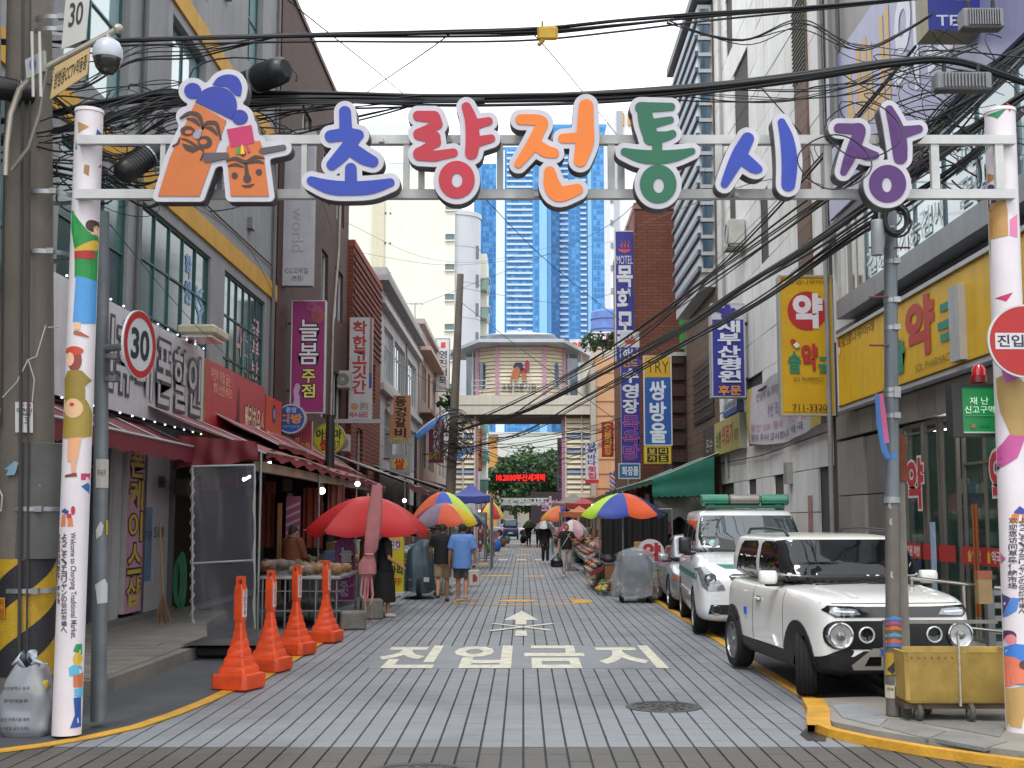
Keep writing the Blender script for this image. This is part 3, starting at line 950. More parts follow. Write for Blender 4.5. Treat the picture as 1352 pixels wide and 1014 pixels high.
marks=[[S((806,528,4),(845,506,8),(885,515,10),(900,545,8),(905,575,5))],[S((905,575,4),(925,550,8),(965,552,9),(978,590,7),(985,620,3))],
         [S((835,530,3),(870,538,9),(890,560,4))],[S((920,570,3),(945,575,9),(968,600,4))],
         [('e',(838,585,32,22)),('h',(843,588,18,11))],[('e',(915,635,32,28)),('h',(908,632,18,14))],
         [S((812,620,3),(840,628,5),(880,655,6),(905,668,4),(908,690,3),(895,715,3))],[('p',[(812,640),(850,650),(888,668),(860,682),(828,668)])],
         [S((772,652,3),(795,640,4),(802,618,3))],
         [S((1012,720,3),(1050,708,8),(1098,725,9),(1140,702,8),(1178,706,3))],[S((1020,742,3),(1052,735,7),(1085,745,3))],[S((1118,728,3),(1150,720,7),(1175,728,3))],
         [S((1098,735,7),(1103,780,10),(1104,798,18))],[('e',(1048,784,14,14))],[('e',(1156,769,14,14))],[('p',[(1078,828),(1105,826),(1138,820),(1120,836),(1095,838)])],[('e',(1085,685,13,14)),('h',(1085,685,7,8))]]
for sh in marks: mpart(sh,dk,2,'emblem_feature',st=1.5)
mpart([S((895,585,9),(880,605,17))],'#8e8896',3,'emblem_feature')
mpart([('p',[(1058,658),(1068,655),(1072,690),(1055,692)])],'#2f8a3c',2); mpart([('p',[(1078,650),(1085,648),(1094,688),(1074,690)])],'#d7b02c',3); mpart([('p',[(1096,645),(1104,645),(1120,680),(1108,684)])],'#b01f55',2)
# ---------------------------------------------------------------- buildings
def ML(X): return Matrix(((0,0,1,X),(1,0,0,0),(0,1,0,0),(0,0,0,1)))      # faces +x, u = world y
def MR(X): return Matrix(((0,0,-1,X),(-1,0,0,0),(0,1,0,0),(0,0,0,1)))    # faces -x, u = -y
def MF(Y): return Matrix(((1,0,0,0),(0,0,-1,Y),(0,1,0,0),(0,0,0,1)))     # faces the camera, u = x
def wallgrid(M,u0,u1,v0,v1,holes,depth):
 """front of a wall with openings and their reveals, in the plane of M"""
 mb=MB(); mb.T=M
 us=sorted({u0,u1,*[h[i] for h in holes for i in (0,1) if u0<h[i]<u1]})
 vs=sorted({v0,v1,*[h[i] for h in holes for i in (2,3) if v0<h[i]<v1]})
 for i in range(len(us)-1):
  for j in range(len(vs)-1):
   cu,cv=(us[i]+us[i+1])/2,(vs[j]+vs[j+1])/2
   if any(h[0]<cu<h[1] and h[2]<cv<h[3] for h in holes): continue
   mb.quad((us[i],vs[j],0),(us[i+1],vs[j],0),(us[i+1],vs[j+1],0),(us[i],vs[j+1],0))
 for a,b,c,d in holes:
  e=-depth
  mb.quad((a,c,0),(a,d,0),(a,d,e),(a,c,e)).quad((b,d,0),(b,c,0),(b,c,e),(b,d,e))
  mb.quad((a,d,0),(b,d,0),(b,d,e),(a,d,e)).quad((b,c,0),(a,c,0),(a,c,e),(b,c,e))
 return mb
def window(par,M,u0,u1,v0,v1,nx,ny,fm_,gm,depth=0.14,fw=0.05,mw=0.035,name='window',vs=None,sill=None,single=False):
 mb=MB(); mb.T=M
 n0,n1=-depth-0.05,-depth
 mb.box(u0,u1,v0,v0+fw,n0,n1).box(u0,u1,v1-fw,v1,n0,n1).box(u0,u0+fw,v0+fw,v1-fw,n0,n1).box(u1-fw,u1,v0+fw,v1-fw,n0,n1)
 xs=[u0+fw+(u1-u0-2*fw)*i/nx for i in range(nx+1)]
 ys=[v0+fw+(v1-v0-2*fw)*(i/ny if vs is None else vs[i]) for i in range(ny+1)]
 for x in xs[1:-1]: mb.box(x-mw/2,x+mw/2,v0+fw,v1-fw,n0+0.002,n1-0.003)
 for y in ys[1:-1]: mb.box(u0+fw,u1-fw,y-mw/2,y+mw/2,n0+0.004,n1-0.006)
 o=mb.build(name,fm_,par)
 for i in range(1 if single else nx):
  for j in range(1 if single else ny):
   p=MB(); p.T=M
   x0,x1,y0,y1=(xs[0],xs[-1],ys[0],ys[-1]) if single else (xs[i],xs[i+1],ys[j],ys[j+1])
   p.box(x0,x1,y0,y1,n0-0.01,n0+0.012+random.uniform(0,0.004))
   p.build('pane',random.choice(gm) if isinstance(gm,(list,tuple)) else gm,o)
 if sill:
  s_=MB(); s_.T=M
  s_.box(u0-0.06,u1+0.06,v0-0.07,v0,-0.1,0.05).build('sill',sill,o)
 return o
def body(par,x0,x1,y0,y1,z1,m,z0=0,name='wall'):
 return MB().box(x0,x1,y0,y1,z0,z1).build(name,m,par)

# --- left: grey rendered building with yellow bands
XL=-6.4
teal_f=mat('#2c5552',0.45,0.1,0.15)
dglass=lambda c: mat(c,0.12,0,0.3,0.8,spec=0.35)
teal_g=[dglass('#35595b'),dglass('#2c4d50'),dglass('#446a6c'),dglass('#2f5459')]
grey_r=mat('#8a8b8d',0.85,0,0.14,1.2,bump=0.15,stain=0.2)
b1=root('commercial_building','grey rendered corner building with mustard yellow bands and teal window grids','building',(-9,19,0))
holes=[(8,16.55,4.55,7.12),(16.85,19.85,3.9,7.12),(20.55,25.2,4.45,7.12),(26.4,30.6,4.45,7.12),
         (8,16.4,8.2,11.0),(16.8,19.6,8.2,11.0),(22.0,24.4,9.6,11.0),(16.8,19.6,12.2,15.4),(22.0,24.4,12.2,15.4),(28.0,29.6,12.4,15),(7,31,0.1,3.3)]
wallgrid(ML(XL),6,31.8,0,17.5,holes,0.3).build('wall',grey_r,b1)
body(b1,-18,XL-0.31,6,31.8,17.5,grey_r)
MB().box(XL-0.3,XL-0.001,31.74,31.8,0,17.5).build('wall',grey_r,b1)
for z in (7.35,11.2): MB().box(XL-0.05,XL+0.05,6,31.82,z,z+0.42).build('yellow_band',mat('#c4922a',0.7,0,0.14,2,stain=0.2),b1)
window(b1,ML(XL),8,16.55,4.55,7.12,8,3,teal_f,teal_g,depth=0.05)
window(b1,ML(XL),16.85,19.85,3.9,7.12,3,3,teal_f,teal_g,depth=0.05)
w1=window(b1,ML(XL),20.55,25.2,4.45,7.12,5,3,teal_f,teal_g,vs=[0,0.3,0.66,1],depth=0.05)
w2=window(b1,ML(XL),26.4,30.6,4.45,7.12,6,3,teal_f,teal_g,vs=[0,0.3,0.66,1],depth=0.05)
sky_refl_g=[glass('#8fb0b3',0.04),glass('#7fa0a6',0.04)]  # sky reflection painted in as a paler pane colour
for h in holes[4:7]: window(b1,ML(XL),*h,4 if h[0]<10 else 2,2 if h[0]<20 else 1,teal_f,sky_refl_g)
for h in holes[7:10]: window(b1,ML(XL),*h,2,2,teal_f,sky_refl_g)
def win_text(txt,u0,v0,u1,v1,col,par,M=ML(XL),n=-0.075,bold=0.03,vert=False):
 mb=MB(); mb.T=M
 (put_vtext if vert else put_text)(mb,txt,u0,v0,u1,v1,n,bold)
 mb.build('window_lettering',mat(col,0.5,var=0.05),par)
win_text('KYO',24.4,5.25,25.0,6.4,'#7fa6cf',w1,vert=True); win_text('학원',23.6,5.9,24.0,6.9,'#5b8ec2',w1,vert=True)
win_text('공부방',29.6,5.1,30.3,6.6,'#d8a8ae',w2,vert=True); win_text('다',27.9,5.5,28.5,6.2,'#c98a93',w2); win_text('HHHE',28.6,4.7,29.2,6.1,'#6c8a8c',w2,vert=True)
# hoarding of the phone shop, cafe signs
def wall_sign_l(name,label,y0,y1,z0,z1,d,face,side,items,X=XL+0.25,rim=0.0):
 M=Matrix(((0,0,1,X),(1,0,0,y0),(0,1,0,z0),(0,0,0,1)))
 return panel(name,label,'sign',(M,y1-y0,z1-z0),d,face,side,items,rim=rim)
dko={'b': 0.01,'o': '#3b3a3e','ow': 0.05}
ps=wall_sign_l('shop_sign','wide pale grey phone shop hoarding with outlined letters and a row of small bulbs',15.0,23.9,3.42,5.02,0.2,'#c0bdc2','#3c3a3c',
   [('t',t_,((y-15.0)/8.9,0.2,(y+0.82-15.0)/8.9,0.85),'#b9b6bb',dko) for t_,y in (('통',16.75),('신',17.75),('휴',18.7),('대',19.7),('폰',20.75),('할',21.75),('인',22.7))])
bm_=mat('#e8eeff',0.3,emit=2.0,var=0)
for k in range(15):
 MB().ball((0.3+k*0.6,1.62,0.03),0.018,6).build('bulb',bm_,ps,local=True)
 MB().ball((0.3+k*0.6,-0.02,0.03),0.018,6).build('bulb',bm_,ps,local=True)
lamp=root('flood_lamp','cream floodlight housing on top of the pale phone shop hoarding','lamp',(XL+0.3,22.8,5.05))
MB().cbox((XL+0.5,22.8,5.2),(0.7,1.1,0.18),0,0.04).build('housing',mat('#b9b49c',0.5),lamp)
MB().cbox((XL+0.5,22.8,5.09),(0.55,0.95,0.05)).build('lens',mat('#dfe3da',0.2),lamp)
MB().cyl((XL+0.2,22.8,5.0),(XL+0.4,22.8,5.15),0.03).build('arm',mat('#55534e',0.5),lamp)
ys=wall_sign_l('cafe_sign','red sign with a tower drawing and yellow foot band above the market awning',24.05,29.6,3.1,4.9,0.22,'#b4343f','#b9a04c',
   [('r',(0,1,0.0,0.2),'#c8902e'),('t','빠리하우스',(0.62,0.3,0.98,0.68),'#e8c9a8',{'b': 0.02,'o': '#5e1c22','ow': 0.04}),('t','주인이 직접 굽는',(0.06,0.8,0.36,0.93),'#e8c9a0',{'b': 0.0}),
             ('t','빵과 신선한 케이크',(0.1,0.66,0.38,0.78),'#e8c9a0',{'b': 0.0}),('t','Bakery & Paris house',(0.04,0.05,0.36,0.15),'#8a3a24',{'b': 0.0}),('t','베이커리카페',(0.68,0.05,0.95,0.15),'#8a6a24',{'b': 0.0}),
             ('p',[(0.44,0.03),(0.475,0.3),(0.49,0.55),(0.498,0.86),(0.502,0.86),(0.51,0.55),(0.525,0.3),(0.56,0.03),(0.535,0.03),(0.515,0.16),(0.485,0.16),(0.465,0.03)],'#3a1f22')])
wall_sign_l('cafe_sign','small orange red coffee house sign beside the tower sign',29.75,31.7,3.0,4.75,0.22,'#c8472c','#a83a28',[('t','중앙다방',(0.08,0.25,0.94,0.52),'#f0e0d0',{'b': 0.02}),('c',(0.5,0.78,0.12),'#39324a'),('c',(0.5,0.78,0.07),'#8d8fae')])

# --- left: brown tiled building
brown_t=brick_mat('#553a32','#4a322c','#41302b',0.24,0.12,'y',0.008)
brown_x=brick_mat('#553a32','#4a322c','#41302b',0.24,0.12,'x',0.008)
b2=root('tiled_building','dark brown tiled building with white framed windows beside the grey one','building',(-9,38,0))
X2=-6.38
wh=[(35.0,36.6),(38.9,40.2),(41.8,43.6)]
holes=[(a,b_,z,z+1.75) for z in (5.0,8.6,12.0) for a,b_ in wh]
wallgrid(ML(X2),31.84,44.8,0,16.1,holes,0.2).build('wall',brown_t,b2)
body(b2,-18,X2-0.21,31.84,44.8,16.1,brown_x)
MB().box(X2-0.2,X2,31.84,31.9,7,16.09).build('wall',brown_x,b2)
MB().box(-18,X2+0.06,31.8,44.85,16.1,16.25).build('parapet',mat('#6b5850',0.7),b2)
wf=mat('#b9bbbc',0.45,0.1,0.1)
for h in holes: window(b2,ML(X2),*h,2,1,wf,[glass('#39434a'),glass('#4d585e')],depth=0.1)
MB().tube([(X2+0.06,42.2,16),(X2+0.06,42.1,11),(X2+0.07,41.0,8.2),(X2+0.06,40.9,5)],0.035).build('drain_pipe',mat('#b4a9a0',0.6),b2)

# --- left: red ribbed brick house, grey house, pink house, pale houses
X3=-6.2
red_b=brick_mat('#8a3f2b','#7a3524','#3e2019',0.9,0.17,'y',0.03,bump=0.9)
red_x=brick_mat('#8a3f2b','#7a3524','#5a2a1e',0.4,0.14,'x',0.02,bump=0.6)
b3=root('brick_house','red ribbed brick house standing slightly forward of the brown tiled building','house',(-8,49,0))
holes=[(46.4,48.2,6.6,8.2),(50.2,52,6.6,8.2),(46.4,48.2,3.6,5.2)]
wallgrid(ML(X3),44.9,53.9,0,11.7,holes,0.2).build('wall',red_b,b3)
body(b3,-16,X3-0.21,44.9,53.9,11.7,red_x)
MB().box(X3-0.2,X3-0.002,44.87,44.95,0,11.69).build('wall',red_x,b3)
MB().box(-16,X3+0.05,44.85,53.95,11.7,11.95).build('parapet',mat('#8a4230',0.8),b3)
for h in holes: window(b3,ML(X3),*h,2,1,wf,glass('#2c3336'),depth=0.12)
for k in range(12): # ribs of projecting brick, thick enough to tell apart
 MB().box(X3-0.02,X3+0.05,45.0,53.8,8.5+k*0.26,8.6+k*0.26).build('brick_course',red_b,b3)
X4=-6.35
grey_w=mat('#a9aaab',0.8,0,0.15,0.8,bump=0.1,stain=0.22)
b4=root('grey_house','pale grey plastered house with a long row of white framed windows and sloping eaves','house',(-8,65,0))
holes=[(56.5,60.5,8.2,10.6),(61.2,66.5,8.2,10.6),(67.2,73.4,8.2,10.6),(57,60.5,4.4,6.8),(62,66.5,4.4,6.8),(68,73,4.4,6.8)]
wallgrid(ML(X4),54.0,75,0,12.2,holes,0.2).build('wall',grey_w,b4)
body(b4,-16,X4-0.21,54.0,75,12.2,grey_w)
MB().box(X4-0.2,X4-0.002,53.97,54.05,0,12.19).build('wall',grey_w,b4)
MB().box(-16,X4+0.45,53.9,75.05,12.2,12.45).build('roof',mat('#8f9193',0.8,0,0.2),b4)
MB().box(-14,X4+0.3,54.5,74.5,12.45,12.9).build('roof',mat('#a3a4a4',0.8,0,0.2),b4)
for z in (7.4,11.2): MB().box(X4-0.1,X4+0.3,54.0,75.03,z,z+0.28).build('ledge',grey_w,b4)
for h in holes: window(b4,ML(X4),*h,5,2,wf,[glass('#5a666a'),glass('#3f4a4e'),glass('#7b8688')],depth=0.1,vs=[0,0.7,1])
X5=-6.3
pink_w=mat('#a58a80',0.8,0,0.15,0.8,stain=0.2)
b5=root('pink_house','dull pink plastered house with stacked concrete canopies and brown shutters','house',(-8,82,0))
holes=[(77,80.5,9.2,11.4),(82,84,8.9,11.4),(86,89,9.2,11.4),(77,80.5,5.0,7.4),(83,88,5.0,7.4)]
wallgrid(ML(X5),75.2,91,0,13.6,holes,0.2).build('wall',pink_w,b5)
body(b5,-16,X5-0.21,75.2,91,13.6,pink_w)
MB().box(X5-0.2,X5-0.002,75.15,75.25,0,13.59).build('wall',pink_w,b5)
MB().box(-16,X5+0.3,75.1,91,13.6,13.9).build('roof',mat('#9b9590',0.8),b5)
for z in (8.2,12.0): MB().box(X5,X5+0.7,75.3,90.9,z,z+0.25).build('canopy',mat('#b09b90',0.8,0,0.2),b5)
for h in holes: window(b5,ML(X5),*h,4,1,mat('#7e4a2c' if h[0]==82 else '#b5b3ae',0.5),glass('#5f6463'),depth=0.08,single=True)
b6=root('pale_house','pale plastered row house beyond the pink one','house',(-8,100,0))
holes=[(y,y+2.4,z,z+1.8) for y in (93,97,101,106) for z in (5,8.4)]
wallgrid(ML(-6.3),91.2,112,0,12.5,holes,0.2).build('wall',mat('#b1aca2',0.8,0,0.18,0.8,stain=0.2),b6)
body(b6,-16,-6.52,91.2,112,12.5,mat('#b1aca2',0.8,0,0.18,0.8,stain=0.2))
for h in holes: window(b6,ML(-6.3),*h,2,1,wf,glass('#4a5254'),depth=0.08,single=True)

# --- left, far: cream slab tower with round corner
cream=mat('#d8d9cc',0.85,0,0.07,0.4,stain=0.06)
b7=root('apartment_block','tall cream rendered slab with a rounded pale stair tower at its right edge','building',at(545,690,122)*1.0)
YB=122
qa,qb=at(440,226,YB),at(601,226,YB)
zt=qb.z
holes=[]
for k in range(9):
 z=at(600,317+39.6*(k-2),YB).z
 holes.append((qb.x-0.95,qb.x-0.02,z,z+0.62))
 z2=at(500,323+39.6*(k-2),YB).z
 holes.append((at(501,300,YB).x,at(510,300,YB).x,z2,z2+0.26)); holes.append((at(514,300,YB).x,at(516.5,300,YB).x,z2,z2+0.24))
wallgrid(MF(YB),qa.x-4,qb.x,0,zt,holes,0.25).build('wall',cream,b7)
body(b7,qa.x-4,qb.x,YB+0.26,YB+14,zt,cream)
for h in holes:
 if h[1]-h[0]>0.8:
  w_=window(b7,MF(YB),*h,2,1,mat('#6e7876',0.5),glass('#3b6068'),depth=0.1,fw=0.03)
  MB().box(h[0]-0.03,h[1]+0.02,YB-0.25,YB+0.02,h[2]-0.14,h[2]-0.01).build('sill',mat('#d9d6c4',0.8),w_)
 else: window(b7,MF(YB),*h,1,1,mat('#8a8a80',0.5),glass('#4a4f4e'),depth=0.1,fw=0.02)
MB().box(qb.x-8.2,qb.x-7.0,YB-0.3,YB+0.01,0,zt-3).build('duct',mat('#c4c0a8',0.8),b7)
cr=(at(633,300,YB).x-qb.x)
cyl_m=mat('#b9bcc2',0.5,0.1,0.08,0.4)
zc=at(601,276,YB).z
mb=MB()
nlev=9
for k in range(nlev):
 z0,z1=zc*k/nlev,zc*(k+1)/nlev
 mb.lathe([(cr,z0+0.03),(cr,z1-0.03),(cr-0.05,z1-0.029),(cr-0.05,z1+0.03)],(qb.x+0.02,YB+cr+0.6,0),20,'z')
st=mb.build('stair_tower',cyl_m,b7,smooth=True)
MB().lathe([(0,zc+0.05),(cr+0.1,zc+0.05),(cr+0.1,zc-0.4)],(qb.x+0.02,YB+cr+0.6,0),20).build('roof',cyl_m,b7)
for k in range(8):
 z=zc-4.0-k*2.93
 MB().cbox((qb.x+cr*0.86,YB+cr*0.55+0.55,z),(0.35,0.35,1.3),0.5).build('window',glass('#3a4248'),b7)
for k in range(8):
 z=at(636,356+k*39.5,YB).z
 x0,x1=at(632,300,YB+6).x,at(646,300,YB+6).x
 bo=MB().box(x0,x1,YB+5.2,YB+9,z-1.0,z+0.1).build('balcony',glass('#5d8478'),b7)
 MB().box(x0,x1+0.1,YB+5.1,YB+9,z+0.11,z+0.3).build('balcony_slab',mat('#c8c9c8',0.7),bo)
body(b7,at(625,300,YB+7).x,at(643,300,YB+7).x,YB+7,YB+14,at(640,335,YB+7).z,cream)
# rooftop tanks behind the lettering
MB().box(at(482,200,YB+4).x,at(540,200,YB+4).x,YB+3,YB+9,zt,at(500,168,YB+4).z).build('roof_house',mat('#c9d0d8',0.7),b7)
mb=MB()
for k in range(16):
 x=qb.x-6.5+k*0.42
 mb.box(x-0.02,x+0.02,YB+0.1,YB+0.14,zt,zt+0.8)
mb.box(qb.x-6.6,qb.x,YB+0.095,YB+0.145,zt+0.8,zt+0.86)
mb.build('roof_rail',mat('#9fa9b3',0.5),b7)

# --- far blue glass towers
def tower(label,px0,px1,ytop,Y,D,cols,bands,wcol):
 """slab tower: facade strips (px range, colour), balconies (px range, px skip)"""
 p0,p1=at(px0,ytop,Y),at(px1,ytop,Y)
 t=root('glass_tower',label,'tower',((p0.x+p1.x)/2,Y+D/2,0))
 MB().box(p0.x,p1.x,Y,Y+D,0,p0.z).build('wall',cols[0][2],t)
 for a,b_,m,d in cols[1:]:
  MB().box(at(a,300,Y).x,at(b_,300,Y).x,Y-d,Y+0.5,0,p0.z-(2 if d>0.6 else 0)).build('facade_strip',m,t)
 fl=3.05
 nf=int(p0.z/fl)
 wn=MB()
 for a,b_,m_,d,n in wcol:
  xa,xb=at(a,300,Y).x,at(b_,300,Y).x
  for k in range(14,nf):
   for j in range(n):
    x=xa+(xb-xa)*(j+0.1)/n
    wn.cur=1 if random.random()<0.35 else 0
    wn.box(x,x+(xb-xa)/n*0.8,Y-d-0.12,Y-d+0.1,k*fl+0.5,k*fl+2.6)
 if wcol: wn.build('windows',[mat('#3c78b0',0.3,0,0,spec=0.3),mat('#5a98cc',0.3,0,0,spec=0.3)],t,kind='stuff')
 for a,b_,d,lo,hi in bands:
  xa,xb=at(a,300,Y).x,at(b_,300,Y).x
  for k in range(lo,min(hi,nf)):
   MB().box(xa,xb,Y-d,Y+0.2,k*fl,k*fl+1.05).build('balcony',mat('#b4c8da',0.6),t)
 return t
blue,blue2,blue3=mat('#4688be',0.35,0,0.06,0.02,spec=0.4),mat('#4e90c6',0.35,0,0.06,0.02,spec=0.4),mat('#84b4da',0.3,0,0.05,0.02,spec=0.4)
pale=mat('#c9d6e0',0.5,0,0.05)
tower('blue glass tower partly hidden behind the rounded cream block',626,662,216,700,26,[(0,0,blue),(628,636,blue2,0.8),(651,661,blue2,0.8)],[],[(637,650,0,0.0,3),(651,660,0,0.8,2)])
tower('tall blue glass tower with white balcony bands',655,727,194,640,30,[(0,0,blue),(655,666.5,pale,0.9),(668,706,blue2,0.4),(712,722,blue3,0.8)],[(669,703,1.6,20,80)],[(670,704,0,0.4,7),(706,711,0,0.0,1)])
tower('tall blue glass tower with narrow white balconies and a ribbed right side',727.5,803,164,660,30,[(0,0,blue),(741,752,blue2,0.9),(754,765,blue2,0.4),(782,803,blue2,0.3),(776,781,blue3,0.9)],[(739,750,2.2,18,78),(766,774,1.8,18,70)],[(740,752,0,0.9,2),(754,765,0,0.4,2),(783,802,0,0.3,4),(729,738,0,0.0,2)])
wt=root('white_tower','tall white tower block behind the brick motel','tower',at(822,690,320)*1.0)
p0,p1=at(805,145,320),at(840,145,320)
MB().box(p0.x,p1.x+6,320,345,0,p0.z).build('wall',mat('#d5d7da',0.7,0,0.05),wt)
MB().box(p0.x+1.0,p0.x+2.2,319.5,320.2,0,p0.z-10).build('facade_strip',mat('#a9adb3',0.6),wt)
MB().box(at(814,160,320).x,at(822,160,320).x,319.4,321,at(815,200,320).z,p0.z-0.5).build('facade_strip',mat('#9a9ca2',0.6),wt)
for q in (820,829): MB().box(at(q,160,320).x,at(q+4,160,320).x,319.5,321,at(815,166,320).z,at(815,150,320).z).build('window',mat('#c08a3a',0.5),wt)
for k in range(14): MB().box(p0.x-0.05,p0.x+0.7,319.7,320.3,12+k*6,13.4+k*6).build('window',glass('#6f7a86'),wt)

# --- right: pharmacy building
XR=6.2
pan_d=mat('#6e6a64',0.7,0,0.15,2,stain=0.15)
b8=root('pharmacy_building','building with the yellow pharmacy fascia, pale teal upper glazing and a glazed shopfront','building',(8,18,0))
body(b8,XR+1.5,18,12,24.55,14,mat('#8d8a86',0.8,0,0.1,1))
body(b8,XR-0.05,XR+1.5,12,24.55,14,mat('#a9a6a2',0.8,0,0.1,1,stain=0.1),z0=7.55)
body(b8,XR,XR+1.5,12,24.55,5.5,mat('#6d6a66',0.8),z0=3.45)
MB().box(XR-0.32,XR+1.5,12,23.2,5.52,5.86).build('sill_band',mat('#868a90',0.4,0.3,0.12,2,stain=0.15),b8)
MB().box(XR-0.15,XR+0.2,12,24.58,7.3,7.56).build('gutter',mat('#45474b',0.5,0.2),b8)
MB().box(XR-0.3,XR+0.1,22.85,23.15,5.86,7.3).build('pilaster',mat('#b6b4b0',0.7),b8)
aw=[glass('#7d9ea4',0.08),glass('#86a8ae',0.08),glass('#7595a0',0.08)]
w3=window(b8,MR(XR-0.25),-21.5,-12,5.86,7.3,7,1,mat('#5f6a70',0.4,0.3),aw,depth=0.02,mw=0.02)
w4=window(b8,MR(XR-0.25),-22.83,-21.53,5.86,7.3,2,1,mat('#c3c4c2',0.4),[glass('#3a4144')],depth=0.02)
for s_,a,b_,z0,z1,c_ in (('갑상선기능검사',17.4,21.4,5.98,6.4,'#cfd6d8'),('당뇨',18.4,20.2,6.5,6.95,'#cfd6d8'),('내분비계',18.2,20.6,6.98,7.26,'#b5525a'),('고혈압',15.4,17.0,6.5,6.95,'#aebcc0'),('골밀도 검사',14.2,16.8,6.0,6.4,'#aebcc0')):
 win_text(s_,-b_,z0,-a,z1,c_,w3,MR(XR-0.25),-0.03,0.015)
def wall_sign_r(name,label,y0,y1,z0,z1,d,face,side,items,X=XR-0.2,rim=0.0,cat='sign'):
 M=Matrix(((0,0,-1,X),(-1,0,0,y1),(0,1,0,z0),(0,0,0,1)))
 return panel(name,label,cat,(M,y1-y0,z1-z0),d,face,side,items,rim=rim)
wall_sign_r('banner','big lilac clinic banner with gold and white lettering above the gutter',13.5,24.0,7.6,10.6,0.06,'#8f8fb4','#8f8fb4',
   [('t','새',(0.12,0.2,0.27,0.85),'#c9a25a',{'b': 0.03}),('t','내',(0.29,0.2,0.4,0.85),'#c9a25a',{'b': 0.03}),('t','의원',(0.43,0.25,0.68,0.85),'#dcdce8',{'b': 0.03}),('t','check up',(0.5,0.86,0.7,0.96),'#dcdce8',{'b': 0.0})])
# yellow fascia
X_=XR-0.25
pil=lambda cu,cv,s,c1,c2: [('p',[(cu-0.006*s,cv),(cu-0.006*s,cv+0.07*s),(cu,cv+0.1*s),(cu+0.006*s,cv+0.07*s),(cu+0.006*s,cv)],c1),('p',[(cu-0.006*s,cv),(cu+0.006*s,cv),(cu+0.006*s,cv-0.07*s),(cu,cv-0.1*s),(cu-0.006*s,cv-0.07*s)],c2)]
wall_sign_r('pharmacy_sign','long yellow pharmacy fascia with red and green lettering along the right shopfront',12.5,23.5,3.82,5.26,0.22,'#dcae1a','#b9bcc0',
   [('t','로뎀나무아래',(0.03,0.8,0.23,0.93),'#5a3d18',{'b': 0.0}),*pil(0.018,0.82,1.0,'#b3302a','#e6e2d4'),('t','약',(0.395,0.3,0.505,0.86),'#b8403a',{'b': 0.05}),('t','국',(0.53,0.22,0.62,0.68),'#2c8672',{'b': 0.04}),('t','솔',(0.3,0.2,0.38,0.62),'#2c8672',{'b': 0.04}),
             ('t','SOL PHARMACY',(0.43,0.12,0.58,0.2),'#6a5a20',{'b': 0.0}),('t','711-3320',(0.78,0.2,0.97,0.4),'#2e2a1c',{'b': 0.01}),*pil(0.75,0.28,2.0,'#2c8672','#e6e2d4'),
             ('r',(0.008,0.99,0.045,0.055),'#5a4a18'),('r',(0.008,0.99,0.945,0.955),'#5a4a18')],X=X_,rim=0.05)
# tiles above the shopfront, shopfront glazing with a dim interior
for k in range(14):
 MB().box(XR-0.06,XR+0.02,12.6+k*0.85,12.6+k*0.85+0.83,3.34,3.78).build('tile',mat(random.choice(['#77736d','#7d7973','#726e69']),0.6,0,0.1),b8)
bays=[(22.6,24.5,'stone'),(20.55,22.5,'dark'),(19.5,20.45,'glass'),(18.75,19.4,'glass'),(17.95,18.65,'glass'),(16.1,17.75,'door'),(12.5,16.0,'glass')]
al=mat('#746d66',0.4,0.4,0.1)
for y0,y1,t_ in bays:
 if t_=='stone':
  for z in (0.15,1.2,2.25):
   for yy in (y0,(y0+y1)/2): MB().box(XR-0.05,XR+0.2,yy+0.01,yy+(y1-y0)/2-0.01,z,z+1.03).build('stone_panel',mat(random.choice(['#908c86','#86827c','#8b8781']),0.7,0,0.12,2,stain=0.1),b8)
 elif t_=='dark':
  for z in (0.15,1.2,2.25):
   for yy in (y0,(y0+y1)/2): MB().box(XR-0.02,XR+0.2,yy+0.008,yy+(y1-y0)/2-0.008,z,z+1.03).build('stone_panel',pan_d,b8)
 else:
  window(b8,MR(XR),-y1,-y0,0.12,3.3,2 if t_=='door' else (4 if y1-y0>2 else 1),2,al,see_glass('#2f5c50',0.3),depth=0.02,fw=0.06,vs=[0,0.78,1] if t_=='door' else [0,0.97,1],name='door' if t_=='door' else 'shop_window')
MB().box(XR+0.06,XR+1.49,12.4,20.5,0.05,0.1).build('shop_floor',mat('#5a5f5c',0.3),b8)
MB().box(XR+1.40,XR+1.49,12.4,20.5,0.1,3.4).build('back_wall',mat('#5c8c7c',0.6,0,0.3,1.2),b8)
for k in range(10):
 y=12.8+k*0.78
 sh=MB().box(XR+1.0,XR+1.38,y,y+0.7,0.1,2.5).build('shelf_unit',mat('#38423d',0.6),b8)
 for z in (0.6,1.0,1.4,1.8,2.2):
  for j in range(5):
   if random.random()<0.8: MB().box(XR+0.9,XR+1.0,y+0.05+j*0.12,y+0.15+j*0.12,z,z+random.uniform(0.12,0.26)).build('medicine_box',mat(random.choice(['#8a9a94','#7a4a40','#4a6a8a','#a8a080','#3f6f58']),0.5,var=0),sh)
b8c=MB().box(XR+0.5,XR+0.9,13,15.8,0.1,1.05).build('counter',mat('#6a5a44',0.5),b8)
for y in (13.5,16.5,19): MB().box(XR+0.4,XR+0.5,y,y+1.1,3.2,3.24).build('fill_strip_light',mat('#dfeee6',0.4,emit=18,var=0),b8)  # unseen glowing strips added to brighten the pharmacy interior
mb=MB(); mb.T=MR(XR-0.045)
for a,b_ in ((16.2,17.7),(17.95,18.65),(18.75,19.4),(19.5,20.45),(12.6,15.9)): mb.box(-b_,-a,1.18,1.42,0,0.006)
mb.build('red_glass_band',mat('#b02428',0.5),b8)
M_=MR(XR-0.052)
